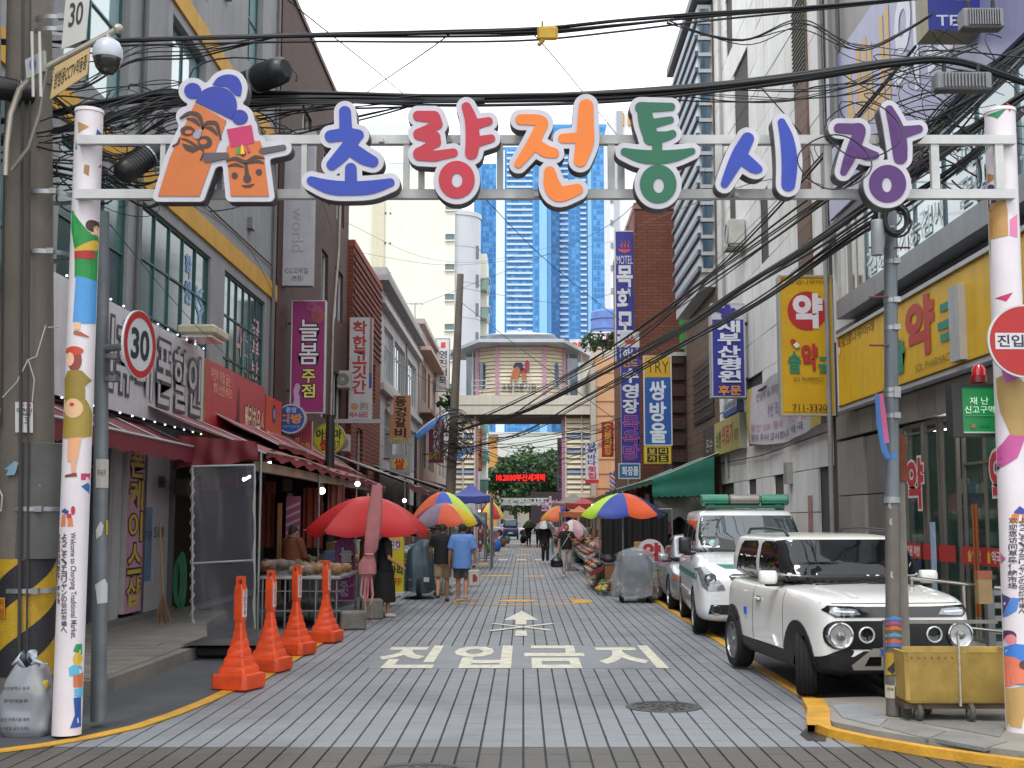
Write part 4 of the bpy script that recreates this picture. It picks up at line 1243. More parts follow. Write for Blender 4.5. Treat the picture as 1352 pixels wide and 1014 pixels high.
for s_,y,z0,z1,w_,c_ in (('약',19.28,1.98,2.72,0.78,'#b52a30'),('약',15.75,1.9,2.7,0.72,'#b52a30')):
 for bold,cc,n in ((0.075,'#d9c9c6',0),(0.03,c_,0.004)):
  mb=MB(); mb.T=M_
  put_text(mb,s_,-y-w_,z0,-y,z1,n,bold); mb.build('window_lettering',mat(cc,0.5,var=0.04),b8)
for s_,y,w_,c_ in (('솔',17.3,0.14,'#e0c030'),('약국',16.95,0.3,'#e8dcd4'),('솔',16.6,0.12,'#e0c030'),('약국',16.25,0.3,'#e8dcd4'),('병·의원 처방',19.55,0.85,'#e8dcd4'),('병원',15.3,0.4,'#e8dcd4')):
 mb=MB(); mb.T=M_
 put_text(mb,s_,-y-w_,1.22,-y,1.38,0.0,0.02); mb.build('window_lettering',mat(c_,0.5,var=0.04),b8)
for y0,y1,z0,z1,c_ in ((19.5,20.4,0.2,1.16,'#26304c'),(18.78,19.0,0.5,1.75,'#9fb8d0'),(18.76,19.1,0.15,0.5,'#7e8aa6'),(15.2,15.9,1.44,2.0,'#c9c0ba'),(15.15,15.9,0.3,1.15,'#aebbd0'),(14.4,15.0,1.5,2.0,'#b8453f')):
 mb=MB(); mb.T=MR(XR-0.05); mb.box(-y1,-y0,z0,z1,0,0.008); mb.build('window_poster',mat(c_,0.5,0,0.25,9),b8)
for q in (16.86,16.98):
 dh=MB().cyl((XR-0.12,q,0.5),(XR-0.12,q,2.0),0.022).build('door_handle',mat('#8a4a28',0.35),b8)
 MB().cyl((XR-0.12,q,0.2),(XR-0.12,q,0.5),0.021).build('handle_end',mat('#b8b4ac',0.3,0.8),dh)
MB().box(XR-0.5,XR+0.1,12,24.5,0.0,0.12).build('threshold',mat('#7e7b75',0.8,0,0.2),b8)

# --- right: stone panel office
b9=root('stone_office','tall pale stone panelled office with a vertical brown strip','building',(8,32,0))
PW,PH=1.18,0.92
U0=-39.3
stone=[mat(c_,0.75,0,0.09,1.5,stain=0.17) for c_ in ('#e0e0dd','#e4e4e2','#dcdbd8')]
body(b9,XR+0.06,17,24.75,39.4,22.3,mat('#4c4a48',0.9))
MB().box(XR+0.02,17,24.62,24.75,5.3,22.3).build('wall',stone[0],b9)
wins={(4,4): 1,(4,5): 1,(5,4): 1,(5,5): 1,(3,13): 1,(3,14): 1,(3,15): 1,(4,13): 1,(4,14): 1,(4,15): 1,(6,9): 1,(6,10): 1,(6,17): 1,(6,18): 1,(2,11): 1,(2,12): 1,(2,17): 1,(2,18): 1,
  (0,0): 1,(1,0): 1,(0,1): 1,(1,1): 1,(0,2): 1,(1,2): 1,(4,0): 1,(4,1): 1,(4,2): 1,(11,1): 1,(11,2): 1,(7,0): 1,(7,1): 1,(7,2): 1}
pm=[]
for st in stone:
 q=MB().box(0.009,PW-0.009,0.009,PH-0.009,-0.05,0)
 pm.append(q.mesh('stone_panel',st))
for i in range(12):
 u=U0+i*PW
 for j in range(24):
  if (i,j) in wins: continue
  if i==10 and j>5: continue
  o=link('stone_panel',pm[(i*7+j*5+(i*j)%3)%3],b9)
  o.matrix_basis=wm(b9).inverted() @ MR(XR) @ Matrix.Translation((u,j*PH+0.1,random.uniform(-0.004,0.004)))
def rwin(i0,i1,j0,j1,nx,ny,gm=None,**k):
 return window(b9,MR(XR),U0+i0*PW+0.02,U0+(i1+1)*PW-0.02,j0*PH+0.11,(j1+1)*PH+0.08,nx,ny,mat('#7a7672',0.5,0.1),gm or [glass('#3a464c'),glass('#4a575c')],depth=0.16,**k)
rwin(4,5,4,5,2,1); rwin(3,4,13,15,2,1); rwin(6,6,9,10,1,2); rwin(6,6,17,18,1,1); rwin(2,2,11,12,1,2); rwin(2,2,17,18,1,2)
dkg=[glass('#1f2122'),glass('#262a2c')]
rwin(0,1,0,2,2,1,dkg); rwin(4,4,0,2,1,1,dkg); rwin(11,11,1,2,1,1,[glass('#37444a')]); rwin(7,7,0,2,1,1,dkg)
# brown strip of sloping planks
for j in range(46):
 MB().box(XR-0.055,XR+0.05,-(U0+11*PW)+0.0,-(U0+10*PW)-0.0,5.63+j*0.36,5.63+j*0.36+0.35).build('plank',mat('#6d5444' if j%3 else '#644c3d',0.7,0,0.2,2),b9)
MB().box(XR-0.075,XR-0.056,-(U0+11*PW)+0.02,-(U0+10*PW)-0.02,11.5,13.4).build('grille',mat('#2b3a33',0.4,0.2),b9)
for k in range(18): MB().box(XR-0.1,XR-0.076,-(U0+11*PW)+0.03,-(U0+10*PW)-0.03,11.55+k*0.102,11.58+k*0.102).build('slat',mat('#5a5446',0.6),b9)
MB().cyl((XR-0.22,23.2,9),(XR-0.22,23.2,16),0.12,None,12).build('vent_pipe',mat('#6f6f6d',0.5,0.3),b9)
# --- right: louvred upper building
b10=root('louvred_building','building with a projecting upper volume striped by dark blue glass fins','building',(7.5,43,0))
XJ=5.72
body(b10,XR-0.02,16,39.45,47.5,19.4,mat('#77655a',0.8,0,0.12,2))
brn=mat('#66503f',0.7,0,0.15,2)
for j in range(20): MB().box(XR-0.06,XR-0.021,39.46,46.5,2.9+j*0.31,2.9+j*0.31+0.3).build('plank',brn,b10)
for j in range(6): MB().box(XR-0.12,XR-0.061,40.0,44.6,5.2+j*0.33,5.2+j*0.33+0.06).build('slat',mat('#5e3d30',0.6),b10)
MB().box(XR-0.1,XR-0.0605,40.0,44.6,5.1,7.1).build('grille',mat('#2a2422',0.6),b10)
body(b10,XJ,XR-0.03,39.5,46.2,18.6,mat('#c0c2c1',0.6,0,0.08),z0=9.2,name='upper_volume')
MB().box(XJ-0.2,XR+4,39.3,46.6,18.7,19.0).build('roof',mat('#6a6b6c',0.6),b10)
for k in range(16):
 z=9.7+k*0.55
 MB().box(XJ-0.12,XJ-0.002,39.42,46.3,z,z+0.15).build('fin',mat('#3d4c62',0.4,0.1),b10)
 MB().box(XJ-0.03,XJ-0.001,39.52,46.2,z+0.16,z+0.54).build('glass_strip',mat('#b4c0c8',0.35),b10)
 MB().box(XJ+0.04,XJ+0.34,39.36,39.5,z+0.08,z+0.46).build('window',glass('#39566b'),b10)
 MB().box(XJ-0.02,XJ+0.4,39.33,39.5,z-0.06,z+0.06).build('ledge',mat('#a9abad',0.6),b10)

# --- right: brick motel, with the low dark brick wing, and what stands beyond
bx_=brick_mat('#7c4634','#6c3b2c','#57372c',0.42,0.13,'x',0.022)
by_=brick_mat('#7c4634','#6c3b2c','#57372c',0.42,0.13,'y',0.022)
b11=root('brick_motel','plain red brown brick motel block standing forward into the street','building',(6,55,0))
q=at(838,276,50)
MB().box(q.x,12,50,62,0,q.z).build('wall',bx_,b11)
MB().box(q.x-0.02,q.x+0.0,49.99,62.01,0,q.z).build('wall',by_,b11)
MB().box(q.x-0.04,12.05,49.96,62.05,q.z,q.z+0.25).build('parapet',mat('#8a6a58',0.8),b11)
for z in (13.0,9.3,5.6):
 w_=window(b11,MF(50),at(895,300,50).x,at(923,300,50).x,z-0.7,z+0.9,1,1,mat('#2f9a3a',0.5),glass('#2a3a30'),depth=-0.06,fw=0.18)
MB().tube([(q.x-0.1,53,q.z),(q.x-0.1,53,3)],0.05).build('drain_pipe',mat('#8a7f78',0.6),b11)
b12=root('brick_annex','low dark brown brick wing with a white coping in front of the motel','building',(6.2,47,0))
p0,p1=at(885,470,47),at(922,470,47)
MB().box(p0.x,p1.x+0.5,47,49.6,0,p0.z).build('wall',brick_mat('#4a2f27','#40281f','#34221c',0.42,0.13,'x',0.02),b12)
MB().box(p0.x-0.05,p1.x+0.5,46.95,49.6,p0.z,p0.z+0.14).build('coping',mat('#b5b5b2',0.7),b12)
for k in range(10): MB().box(p0.x+0.02,p0.x+0.5,46.9,47.0,p0.z-0.3-k*0.62,p0.z-0.05-k*0.62).build('brick_course',mat('#3a2620',0.8),b12)
b13=root('peach_house','peach coloured house with potted shrubs on its roof past the motel signs','house',at(800,690,74)*1.0)
p0=at(786,472,74)
MB().box(p0.x,14,74,88,0,p0.z).build('wall',mat('#c49a74',0.8,0,0.1,0.8,stain=0.1),b13)
for k in range(12): MB().box(p0.x-0.03,p0.x+1.6,73.95,74.02,1+k*0.86,1.04+k*0.86).build('panel_joint',mat('#a8825f',0.8),b13)
MB().box(p0.x-0.3,p0.x,73.8,88,0,p0.z-0.6).build('wall',mat('#a9a59a',0.8,0,0.1),b13)
b14=root('pharmacy_house','pale building carrying a rooftop water tank behind the peach house','building',at(800,690,92)*1.0)
p0=at(772,452,92)
MB().box(p0.x,16,92,104,0,p0.z-0.4).build('wall',mat('#b9b6aa',0.8,0,0.1),b14)
tk=root('water_tank','round blue water tank on the roof beside the motel sign','water tank',at(801,440,96)*1.0)
c_=at(801,440,96)
MB().lathe([(0,c_.z+1.9),(1.05,c_.z+1.75),(1.2,c_.z+1.6),(1.25,c_.z-0.9),(0,c_.z-0.9)],(c_.x,96,0),18).build('tank',mat('#5c78b4',0.6,0,0.25,1.5),tk,smooth=True)
for z in (0.2,1.0): MB().lathe([(1.25,c_.z+z),(1.3,c_.z+z+0.05),(1.25,c_.z+z+0.1)],(c_.x,96,0),18).build('hoop',mat('#4a64a0',0.6),tk)
MB().cbox((c_.x,96,c_.z-1.15),(2.2,2.2,0.5)).build('stand',mat('#8c8a84',0.8),tk)
b15=root('row_house','grey row house beyond the gate on the right side of the street','house',(8,118,0))
MB().box(5.2,14,106,140,0,10).build('wall',mat('#97938b',0.8,0,0.15,0.6,stain=0.15),b15)
for k in range(5): window(b15,MR(5.2),-138+k*6.4,-134+k*6.4,5,7,2,1,wf,glass('#4a5254'),depth=-0.08,single=True)

# pipes, vents and boxes on the upper walls
for par,X_,y,z0,z1,c_ in ((b1,XL+0.07,20.2,3.5,17.4,'#5e5e5c'),(b1,XL+0.07,31.2,3.5,17.4,'#6a6865'),(b9,XR-0.08,24.9,0,22,'#8a8a88'),(b9,XR-0.08,37.6,3,22,'#9a9996'),(b4,X4+0.06,54.3,0,12,'#8d8f90'),(b4,X4+0.06,66.9,0,12,'#85878a')):
 MB().cyl((X_,y,z0),(X_,y,z1),0.05,None,10).build('downpipe',mat(c_,0.5,0.1,0.15,2),par)
for y,z in ((28.4,8.5),(21.2,8.6),(29.6,10.0),(25.6,12.9)): MB().box(XL,XL+0.12,y,y+0.34,z,z+0.26).build('wall_vent',mat('#6c6c6a',0.5),b1)
MB().tube([(XL+0.05,20.3,8.1),(XL+0.05,24,8.05),(XL+0.05,31,8.15)],0.018,6).build('wall_cable',mat('#232426',0.6),b1)
MB().tube([(XR-0.06,25,5.0),(XR-0.07,30,5.15),(XR-0.06,39,5.05)],0.02,6).build('wall_cable',mat('#2a2a2c',0.6),b9)
MB().tube([(XR-0.07,25,3.55),(XR-0.08,32,3.42),(XR-0.06,39,3.5)],0.015,6).build('wall_cable',mat('#2a2a2c',0.6),b9)
for y,z in ((28.8,2.6),(33.2,1.4)): MB().box(XR-0.14,XR,y,y+0.36,z,z+0.5).build('meter_box',mat('#8f8f8c',0.5,0,0.15),b9)
MB().box(XR-0.015,XR-0.008,26.9,27.3,1.3,2.3).build('wall_poster',mat('#b98a84',0.6,0,0.3,5),b9)
# ---------------------------------------------------------------- hanging and standing signs
def hang(name,label,px0,py0,px1,py1,Y,d,face,side='#a9aaac',items=(),rim=0.0,wall=None,cat='sign',**k):
 return panel(name,label,cat,FACE(px0,py0,px1,py1,Y),d,face,side,items,rim=rim,wall=wall,**k)
rot_world={'b': 0.0}
cg=hang('hanging_sign','pale grey box sign for a mobile phone shop high on the brown wall',370,172,416,377,32.6,0.3,'#adaeb4','#7d7f84',
     [('t','CG모바일',(0.14,0.075,0.86,0.115),'#3a3a40',{'b': 0.0}),('t','(본점)',(0.34,0.025,0.7,0.065),'#3a3a40',{'b': 0.0})])
t_=MB(); put_text(t_,'world',-1.55,0.3,-0.35,0.62,0.006,0.0)
mb=MB(); mb.add([(v[1]-0.02,-v[0]+0.55,v[2]) for v in t_.v],t_.f); mb.build('lettering',mat('#94959b',0.5,var=0),cg,local=True)
hang('hanging_sign','magenta bar sign with white and yellow lettering on the brown tiled wall',383,397,430,545,33.2,0.28,'#8d1f66','#b8b8b8',
     [('v','늘봄',(0.24,0.42,0.8,0.84),'#d9d4dc',{'b': 0.012,'o': '#17121a','ow': 0.045}),('v','주점',(0.34,0.13,0.72,0.39),'#d8cf6a',{'b': 0.02,'o': '#17121a','ow': 0.05}),
      ('p',[(0.04,0.02),(0.3,0.02),(0.28,0.14),(0.24,0.18),(0.3,0.23),(0.24,0.26),(0.16,0.26),(0.08,0.2),(0.12,0.12)],'#b896b4')]+
     [('p',[(0.78+0.02*math.cos(a_),0.87+0.008*math.sin(a_)),(0.78+0.2*math.cos(a_+0.06),0.87+0.075*math.sin(a_+0.06)),(0.78+0.2*math.cos(a_-0.06),0.87+0.075*math.sin(a_-0.06))],'#b07a3c',{'n': 'printed_spark'}) for a_ in [i*math.pi/9 for i in range(18)]]+
     [('p',[(0.6+0.02*math.cos(a_),0.945+0.01*math.sin(a_)),(0.6+0.16*math.cos(a_+0.07),0.945+0.05*math.sin(a_+0.07)),(0.6+0.16*math.cos(a_-0.07),0.945+0.05*math.sin(a_-0.07))],'#a86aa0',{'n': 'printed_spark'}) for a_ in [i*math.pi/7 for i in range(14)]],wall=(-1,0.12),rim=0.015)
hang('hanging_sign','white box sign with red vertical lettering in front of the red brick house',460,419,492,553,44.2,0.3,'#bab8bb','#9a9a9a',
     [('v','착한고깃간',(0.16,0.24,0.74,0.97),'#a8302a',{'b': 0.03}),('t','464-6685',(0.04,0.015,0.86,0.07),'#a8302a',{'b': 0.01}),('r',(0.88,1,0.45,1),'#8f7468'),('r',(0.88,1,0.3,0.45),'#3a4a8a'),('c',(0.26,0.12,0.16),'#b08a60'),('t','갈매기살',(0.5,0.09,0.86,0.16),'#4a3a34',{'b': 0.0})],wall=(-1,0.1))
def disc_sign(name,label,px,py,r_px,Y,face,side,items,wallx=None):
 M,w,h=FACE(px-r_px,py-r_px,px+r_px,py+r_px,Y)
 r=w/2
 mb=MB()
 pts=[(w/2+r*math.cos(a*math.pi/20),h/2+r*math.sin(a*math.pi/20)) for a in range(40)]
 mb.prism(pts,(0,0,0),(1,0,0),(0,1,0),(0,0,1),-0.2,0)
 o=mb.build(name,mat(face,0.4,var=0.06),local=True)
 place(o,M); tag(o,label,'sign')
 rb=MB()
 rb.lathe([(r+0.001,-0.21),(r+0.02,-0.21),(r+0.02,0.012),(r-0.02,0.012),(r-0.02,0.004)],(0,0,0),40,'z')
 rb.v=[(v[0]+w/2,v[1]+h/2,v[2]) for v in rb.v]
 rb.build('rim',mat(side,0.45),o,local=True)
 if wallx is not None:
  MB().box(wallx-M[0][3],0.05,h*0.45,h*0.55,-0.14,-0.06).build('bracket',mat('#3a302c',0.6),o,local=True)
 items_on(o,items,w,h)
 return o
disc_sign('round_sign','round blue coffee house sign with orange lettering',384,553,19,33.0,'#24509c','#a9b4c4',[('t','다방',(0.14,0.35,0.88,0.66),'#dc8a2a',{'b': 0.04}),('t','중앙',(0.32,0.72,0.7,0.9),'#c9d0da',{'b': 0.01}),('t','전화주문환영',(0.2,0.18,0.8,0.27),'#9cb0cc',{'b': 0.0})],XL)
disc_sign('round_sign','round yellow sign with black and red lettering behind the black lamp post',434,579,21,36.0,'#b9b52a','#8f8d3c',[('t','아로마',(0.1,0.5,0.9,0.78),'#2a2a26',{'b': 0.05}),('t','불',(0.24,0.14,0.55,0.48),'#b02a24',{'b': 0.06}),('t','고기',(0.62,0.1,0.86,0.46),'#2a2a26',{'b': 0.02})],XL)
hang('hanging_sign','pinkish red box sign half hidden by the maroon awning',376,556,412,612,34.5,0.2,'#b04a58','#b8aeb0',[('t','내',(0.2,0.3,0.52,0.62),'#d8c8b8',{'b': 0.02,'o': '#4a2a2a','ow': 0.05}),('t','고향',(0.56,0.22,0.94,0.5),'#c8a84a',{'b': 0.02})])
hang('hanging_sign','orange and white box sign with black vertical lettering on the grey house',514,522,542,586,58.0,0.25,'#b87a4e','#8f8a86',[('v','동경갈비',(0.28,0.12,0.78,0.98),'#26201e',{'b': 0.04}),('r',(0,0.18,0.6,1),'#c0b2ac'),('r',(0,1,0,0.12),'#a8a46a'),('t','T.467-1113',(0.1,0.03,0.9,0.1),'#8a3a2a',{'b': 0})],wall=(-1,0.2))
hang('hanging_sign','small grey rice shop sign with a red letter on a yellow oval',514,600,541,628,56.0,0.3,'#98959a','#77757a',[('c',(0.5,0.56,0.4),'#c9b43a',{'sq': 0.72}),('t','쌀',(0.26,0.3,0.74,0.8),'#b8342a',{'b': 0.04}),('t','정미소',(0.1,0.05,0.9,0.16),'#5a5860',{'b': 0})],wall=(-1,0.3))
hang('hanging_sign','narrow magenta sign with white letters and an orange foot near the far pole',566,554,586,611,79.0,0.3,'#8a2450','#7a6a70',[('t','중앙',(0.12,0.78,0.88,0.95),'#d8ccd0',{'b': 0.03}),('t','이',(0.3,0.52,0.75,0.76),'#d8ccd0',{'b': 0.05}),('t','름',(0.3,0.27,0.75,0.5),'#d8ccd0',{'b': 0.05}),('r',(0,1,0.08,0.24),'#b88a3a'),('t','건강찜질',(0.1,0.1,0.9,0.22),'#5a2a2a',{'b': 0.01})],wall=(-1,0.4))
hang('hanging_sign','white fish cake shop sign with brushed black lettering past the pink house',575,447,594,517,88.0,0.3,'#c3c2c4','#4a4a4a',[('v','영진어묵',(0.26,0.12,0.78,0.78),'#2a2a2c',{'b': 0.02}),('r',(0.36,0.7,0.82,0.93),'#b8403a'),('t','어묵',(0.25,0.03,0.8,0.09),'#b02a24',{'b': 0.01})],wall=(-1,0.3),rim=0.03)
hang('hanging_sign','narrow red sign with yellow letters beyond the left gate column',625,566,636,622,84.0,0.3,'#a8281f','#6a2018',[('v','조방강스태',(0.15,0.05,0.85,0.97),'#d8b83a',{'b': 0.04})])
# right side
onsen=lambda c: [('p',[(0.12,0.885),(0.2,0.86),(0.8,0.86),(0.88,0.885),(0.78,0.845),(0.5,0.83),(0.22,0.845)],c)]+[('p',[(q,0.872),(q-0.06,0.89),(q+0.02,0.91),(q-0.02,0.935),(q+0.06,0.912),(q+0.02,0.89),(q+0.07,0.872)],c) for q in (0.34,0.52,0.7)]
hang('hanging_sign','tall blue motel sign with a hot spring mark on the brick motel corner',813,305,837,478,50.6,0.35,'#2a2f8c','#c2c4c8',onsen('#c8503c')+[('t','MOTEL',(0.08,0.745,0.92,0.81),'#d0d2da',{'b': 0.0}),('v','목화모텔',(0.12,0.03,0.88,0.74),'#d0d2da',{'b': 0.035})],rim=0.03,wall=(1,0.1))
hang('hanging_sign','tall blue bath house sign with white and pink lettering below the motel sign',821,438,844,611,46.8,0.3,'#2a2f8c','#a9abb2',[('r',(0,1,0.88,1),'#c3c4c4'),('p',[(0.15,0.94),(0.85,0.94),(0.7,0.905),(0.3,0.905)],'#b83a30'),('p',[(0.3,0.945),(0.4,0.985),(0.48,0.945)],'#2f8a5a'),('p',[(0.52,0.945),(0.6,0.985),(0.7,0.945)],'#b83a30'),
      ('t','하니',(0.1,0.8,0.9,0.87),'#c9ccd6',{'b': 0.03}),('t','랜드',(0.1,0.73,0.9,0.79),'#c88a4a',{'b': 0.03}),('v','수영장',(0.1,0.37,0.9,0.72),'#c9ccd6',{'b': 0.035}),('v','목욕탕',(0.1,0.02,0.9,0.36),'#2a2f8c',{'b': 0.01,'o': '#c05a86','ow': 0.035})],wall=(1,0.4))
hang('hanging_sign','teal cosmetics shop sign with white lettering under the bath house sign',817,612,845,632,46.4,0.2,'#1f5f8e','#b5b6b6',[('t','화장품',(0.16,0.22,0.92,0.8),'#d6dade',{'b': 0.02})],rim=0.03)
hang('hanging_sign','blue underwear shop sign with a yellow top',851,470,886,588,43.4,0.3,'#1d4f9a','#c2c4c6',[('r',(0,1,0.76,1),'#c49a14'),('t','TRY',(0.12,0.81,0.92,0.94),'#2e2a20',{'b':-0.005}),('v','쌍방울',(0.22,0.02,0.78,0.73),'#cdd4de',{'b': 0.03})],rim=0.025)
hang('hanging_sign','small yellow and black underwear brand sign below the blue one',851,589,886,612,43.4,0.3,'#c9a614','#b9a43a',[('r',(0.1,0.48,0.52,0.92),'#1e1c18'),('r',(0.52,0.9,0.52,0.92),'#1e1c18'),('r',(0.1,0.48,0.08,0.48),'#1e1c18'),('r',(0.52,0.9,0.08,0.48),'#1e1c18'),('t','보',(0.18,0.58,0.4,0.86),'#d8b82a',{'b': 0.02}),('t','디',(0.6,0.58,0.82,0.86),'#d8b82a',{'b': 0.02}),('t','가',(0.18,0.14,0.4,0.42),'#d8b82a',{'b': 0.02}),('t','드',(0.6,0.14,0.82,0.42),'#d8b82a',{'b': 0.02})])
fl=[('c',(0.5+0.17*math.cos(a_),0.905+0.055*math.sin(a_),0.1),'#2f2a80',{'sq': 1.0}) for a_ in (0.3,1.6,2.8,4.0,5.3)]+[('c',(0.5,0.905,0.09),'#2f2a80'),('c',(0.8,0.915,0.09),'#2f8a6a',{'sq': 0.6}),('c',(0.2,0.925,0.09),'#2f2a80',{'sq': 0.6})]
hang('hanging_sign','blue hospital sign with white lettering, a flower mark on top and an orange foot line',941,401,982,524,34.0,0.55,'#272b86','#a5a6a8',[('r',(0,1,0.83,1),'#b2b5bc')]+fl+[('v','새부산병원',(0.2,0.15,0.84,0.82),'#c9cbd6',{'b': 0.035}),('t','후문',(0.18,0.02,0.86,0.12),'#c8823a',{'b': 0.03})],rim=0.02,wall=(1,0.22))
pz=lambda cu,cv,s,ang,c1,c2: [('p',[(cu+(x*math.cos(ang)-y*math.sin(ang))*s,cv+(x*math.sin(ang)+y*math.cos(ang))*s*0.36) for x,y in ((-1,0),(1,0),(1,1.6),(0.6,2.2),(-0.6,2.2),(-1,1.6))],c1),('p',[(cu+(x*math.cos(ang)-y*math.sin(ang))*s,cv+(x*math.sin(ang)+y*math.cos(ang))*s*0.36) for x,y in ((-1,0),(-1,-1.6),(-0.6,-2.2),(0.6,-2.2),(1,-1.6),(1,0))],c2)]
hang('hanging_sign','large yellow pharmacy box sign with a white letter in a red disc',1032,364,1098,548,24.9,0.3,'#c4970f','#9a9a94',[('r',(0.04,0.96,0.02,0.023),'#5a4a10'),('r',(0.04,0.96,0.98,0.983),'#5a4a10'),('c',(0.52,0.745,0.37),'#a81c22'),('t','약',(0.28,0.63,0.78,0.86),'#cfc9cc',{'b': 0.05}),('t','로뎀나무아래',(0.18,0.935,0.94,0.972),'#4a3a10',{'b': 0.0}),*pz(0.08,0.953,0.028,0.5,'#a82a24','#d8d4c4'),
      ('t','솔',(0.14,0.305,0.37,0.45),'#1f7a58',{'b': 0.025}),('t','약',(0.4,0.33,0.68,0.5),'#a82a24',{'b': 0.05}),('t','국',(0.7,0.27,0.92,0.41),'#1f7a58',{'b': 0.025}),*pz(0.27,0.51,0.045,0.7,'#a82a24','#d8d4c4'),('t','SOL PHARMACY',(0.23,0.24,0.79,0.268),'#4a3a10',{'b': 0.0}),('t','711-3320',(0.2,0.03,0.84,0.075),'#2e2610',{'b': 0.005})],rim=0.02,wall=(1,0.1))
hang('hanging_sign','beige projecting pharmacy sign with a faded red letter beside the right gate pillar',1268,374,1352,474,16.6,0.4,'#a8a29a','#a9aaac',[('t','약',(0.22,0.12,0.9,0.9),'#c06a6e',{'b': 0.06})],wall=(1,0.02))
hang('hanging_sign','dark blue box sign with a telephone line at the top right corner',1226,-60,1332,40,15.8,0.5,'#26307e','#8f866a',[('t','TEL.467',(0.1,0.06,0.9,0.2),'#b9bfd0',{'b': 0.01}),('t','건강',(0.3,0.4,0.8,0.75),'#b9bfd0',{'b': 0.03})])
hang('hanging_sign','narrow white seafood restaurant sign with blue and red lettering by the right gate column',773,583,790,638,70.0,0.3,'#bfbfc6','#8a8a90',[('v','남해바다',(0.2,0.42,0.8,0.98),'#34427c',{'b': 0.03}),('v','횟집',(0.2,0.1,0.8,0.41),'#b03040',{'b': 0.03}),('r',(0,1,0,0.09),'#a83038')])
hang('hanging_sign','red seafood stall sign with yellow vertical letters',795,557,810,603,62.0,0.3,'#a82a28','#6a2420',[('v','수산물직판장',(0.2,0.04,0.8,0.97),'#cfae4a',{'b': 0.03})],wall=(1,0.2))
hang('hanging_sign','white and blue pharmacy sign on the pale building by the water tank',776,438,814,459,90,0.4,'#2c3270','#c9c9c4',[('t','민생',(0.12,0.2,0.62,0.82),'#d0d0d4',{'b': 0.04}),('t','약',(0.66,0.2,0.94,0.86),'#c84a5a',{'b': 0.05})],rim=0.12)
hang('hanging_sign','small white and red sign peeking over the gate roof',752,448,770,466,88,0.3,'#c3c4c6','#9a9a9c',[('t','약',(0.15,0.1,0.85,0.8),'#b8303a',{'b': 0.04})])
hang('hanging_sign','narrow white sign with pink letters inside the right gate column',736,578,744,648,82,0.2,'#bdb6bf','#8a8488',[('v','노래연습',(0.1,0.3,0.9,0.95),'#a85a88',{'b': 0.02}),('v','장',(0.1,0.05,0.9,0.25),'#4a5a9a',{'b': 0.02})])
hang('hanging_sign','narrow magenta sign beside the white one at the right gate column',745,566,751,640,81,0.2,'#8a2a62','#5a2444',[('v','호프노래방',(0.1,0.1,0.9,0.95),'#cfa0b8',{'b': 0.02})])
wall_sign_r('shop_sign','low black and yellow medical supply sign on the stone wall',34.6,41.6,3.75,4.75,0.25,'#b3a85c','#8f8d80',[('r',(0,0.34,0,1),'#3a332f'),('t','의료기',(0.56,0.22,0.84,0.82),'#a8403a',{'b': 0.02}),('t','보청',(0.4,0.18,0.53,0.72),'#3a5a50',{'b': 0.01}),('t','매장',(0.87,0.25,0.97,0.6),'#3a5a50',{'b': 0.0}),('t','온수',(0.1,0.2,0.3,0.6),'#b9b4ac',{'b': 0.01})])
wall_sign_r('shop_sign','small white sign with a blue foot band under the hospital sign',35.0,37.4,4.8,5.2,0.25,'#a9b0b8','#5a6a8a',[('r',(0,1,0,0.4),'#3a5a9a'),('t','새부산',(0.1,0.48,0.9,0.9),'#4a5a70',{'b': 0.0})])
# cloth banner, slightly wavy
ban=root('cloth_banner','white cloth banner with pink and grey lettering strung on the stone wall','banner',(XR-0.1,29,3.7))
mb=MB()
nu,nv=26,8
bw=lambda u,v: (XR-0.12-0.05*math.sin(u*9+v*3)-0.03*math.sin(u*21),33.7-8.4*u,3.72+1.55*v-0.18*math.sin(math.pi*u)*(1-v)+0.1*(1-u)*(1-v))
for i in range(nu+1):
 for j in range(nv+1): mb.v.append(bw(i/nu,j/nv))
for i in range(nu):
 for j in range(nv):
  a_=i*(nv+1)+j
  mb.f.append((a_,a_+nv+1,a_+nv+2,a_+1)); mb.mi.append(1 if i<2 or i>nu-4 else 0)
mb.build('cloth',[mat('#b9b7bd',0.8,0,0.08,2),mat('#b8a452',0.8,0,0.1,2)],ban,smooth='all')
for s_,u0,u1,v0,v1,c_ in (('안녕히 가세요 여러분',0.14,0.5,0.72,0.86,'#5a585c'),('부산 초량시장',0.3,0.62,0.42,0.62,'#8a78a8'),('할인 12.01 행사',0.1,0.5,0.22,0.34,'#c07a90'),('찾아 주셔서 감사합니다',0.1,0.6,0.06,0.17,'#4a484c'),('기간 할인',0.62,0.9,0.2,0.34,'#c07a90'),('약국',0.66,0.8,0.06,0.17,'#4a484c')):
 t_=MB(); put_text(t_,s_,u0,v0,u1,v1,0,0.0)
 t_.v=[tuple(Vector(bw(v[0],v[1]))+Vector((-0.012,0,0))) for v in t_.v]
 t_.build('lettering',mat(c_,0.7,var=0.03),ban)
for q in (0,1): MB().cyl(bw(q,1),(XR,bw(q,1)[1],bw(q,1)[2]+0.05),0.01).build('cord',mat('#4a484c',0.7),ban)

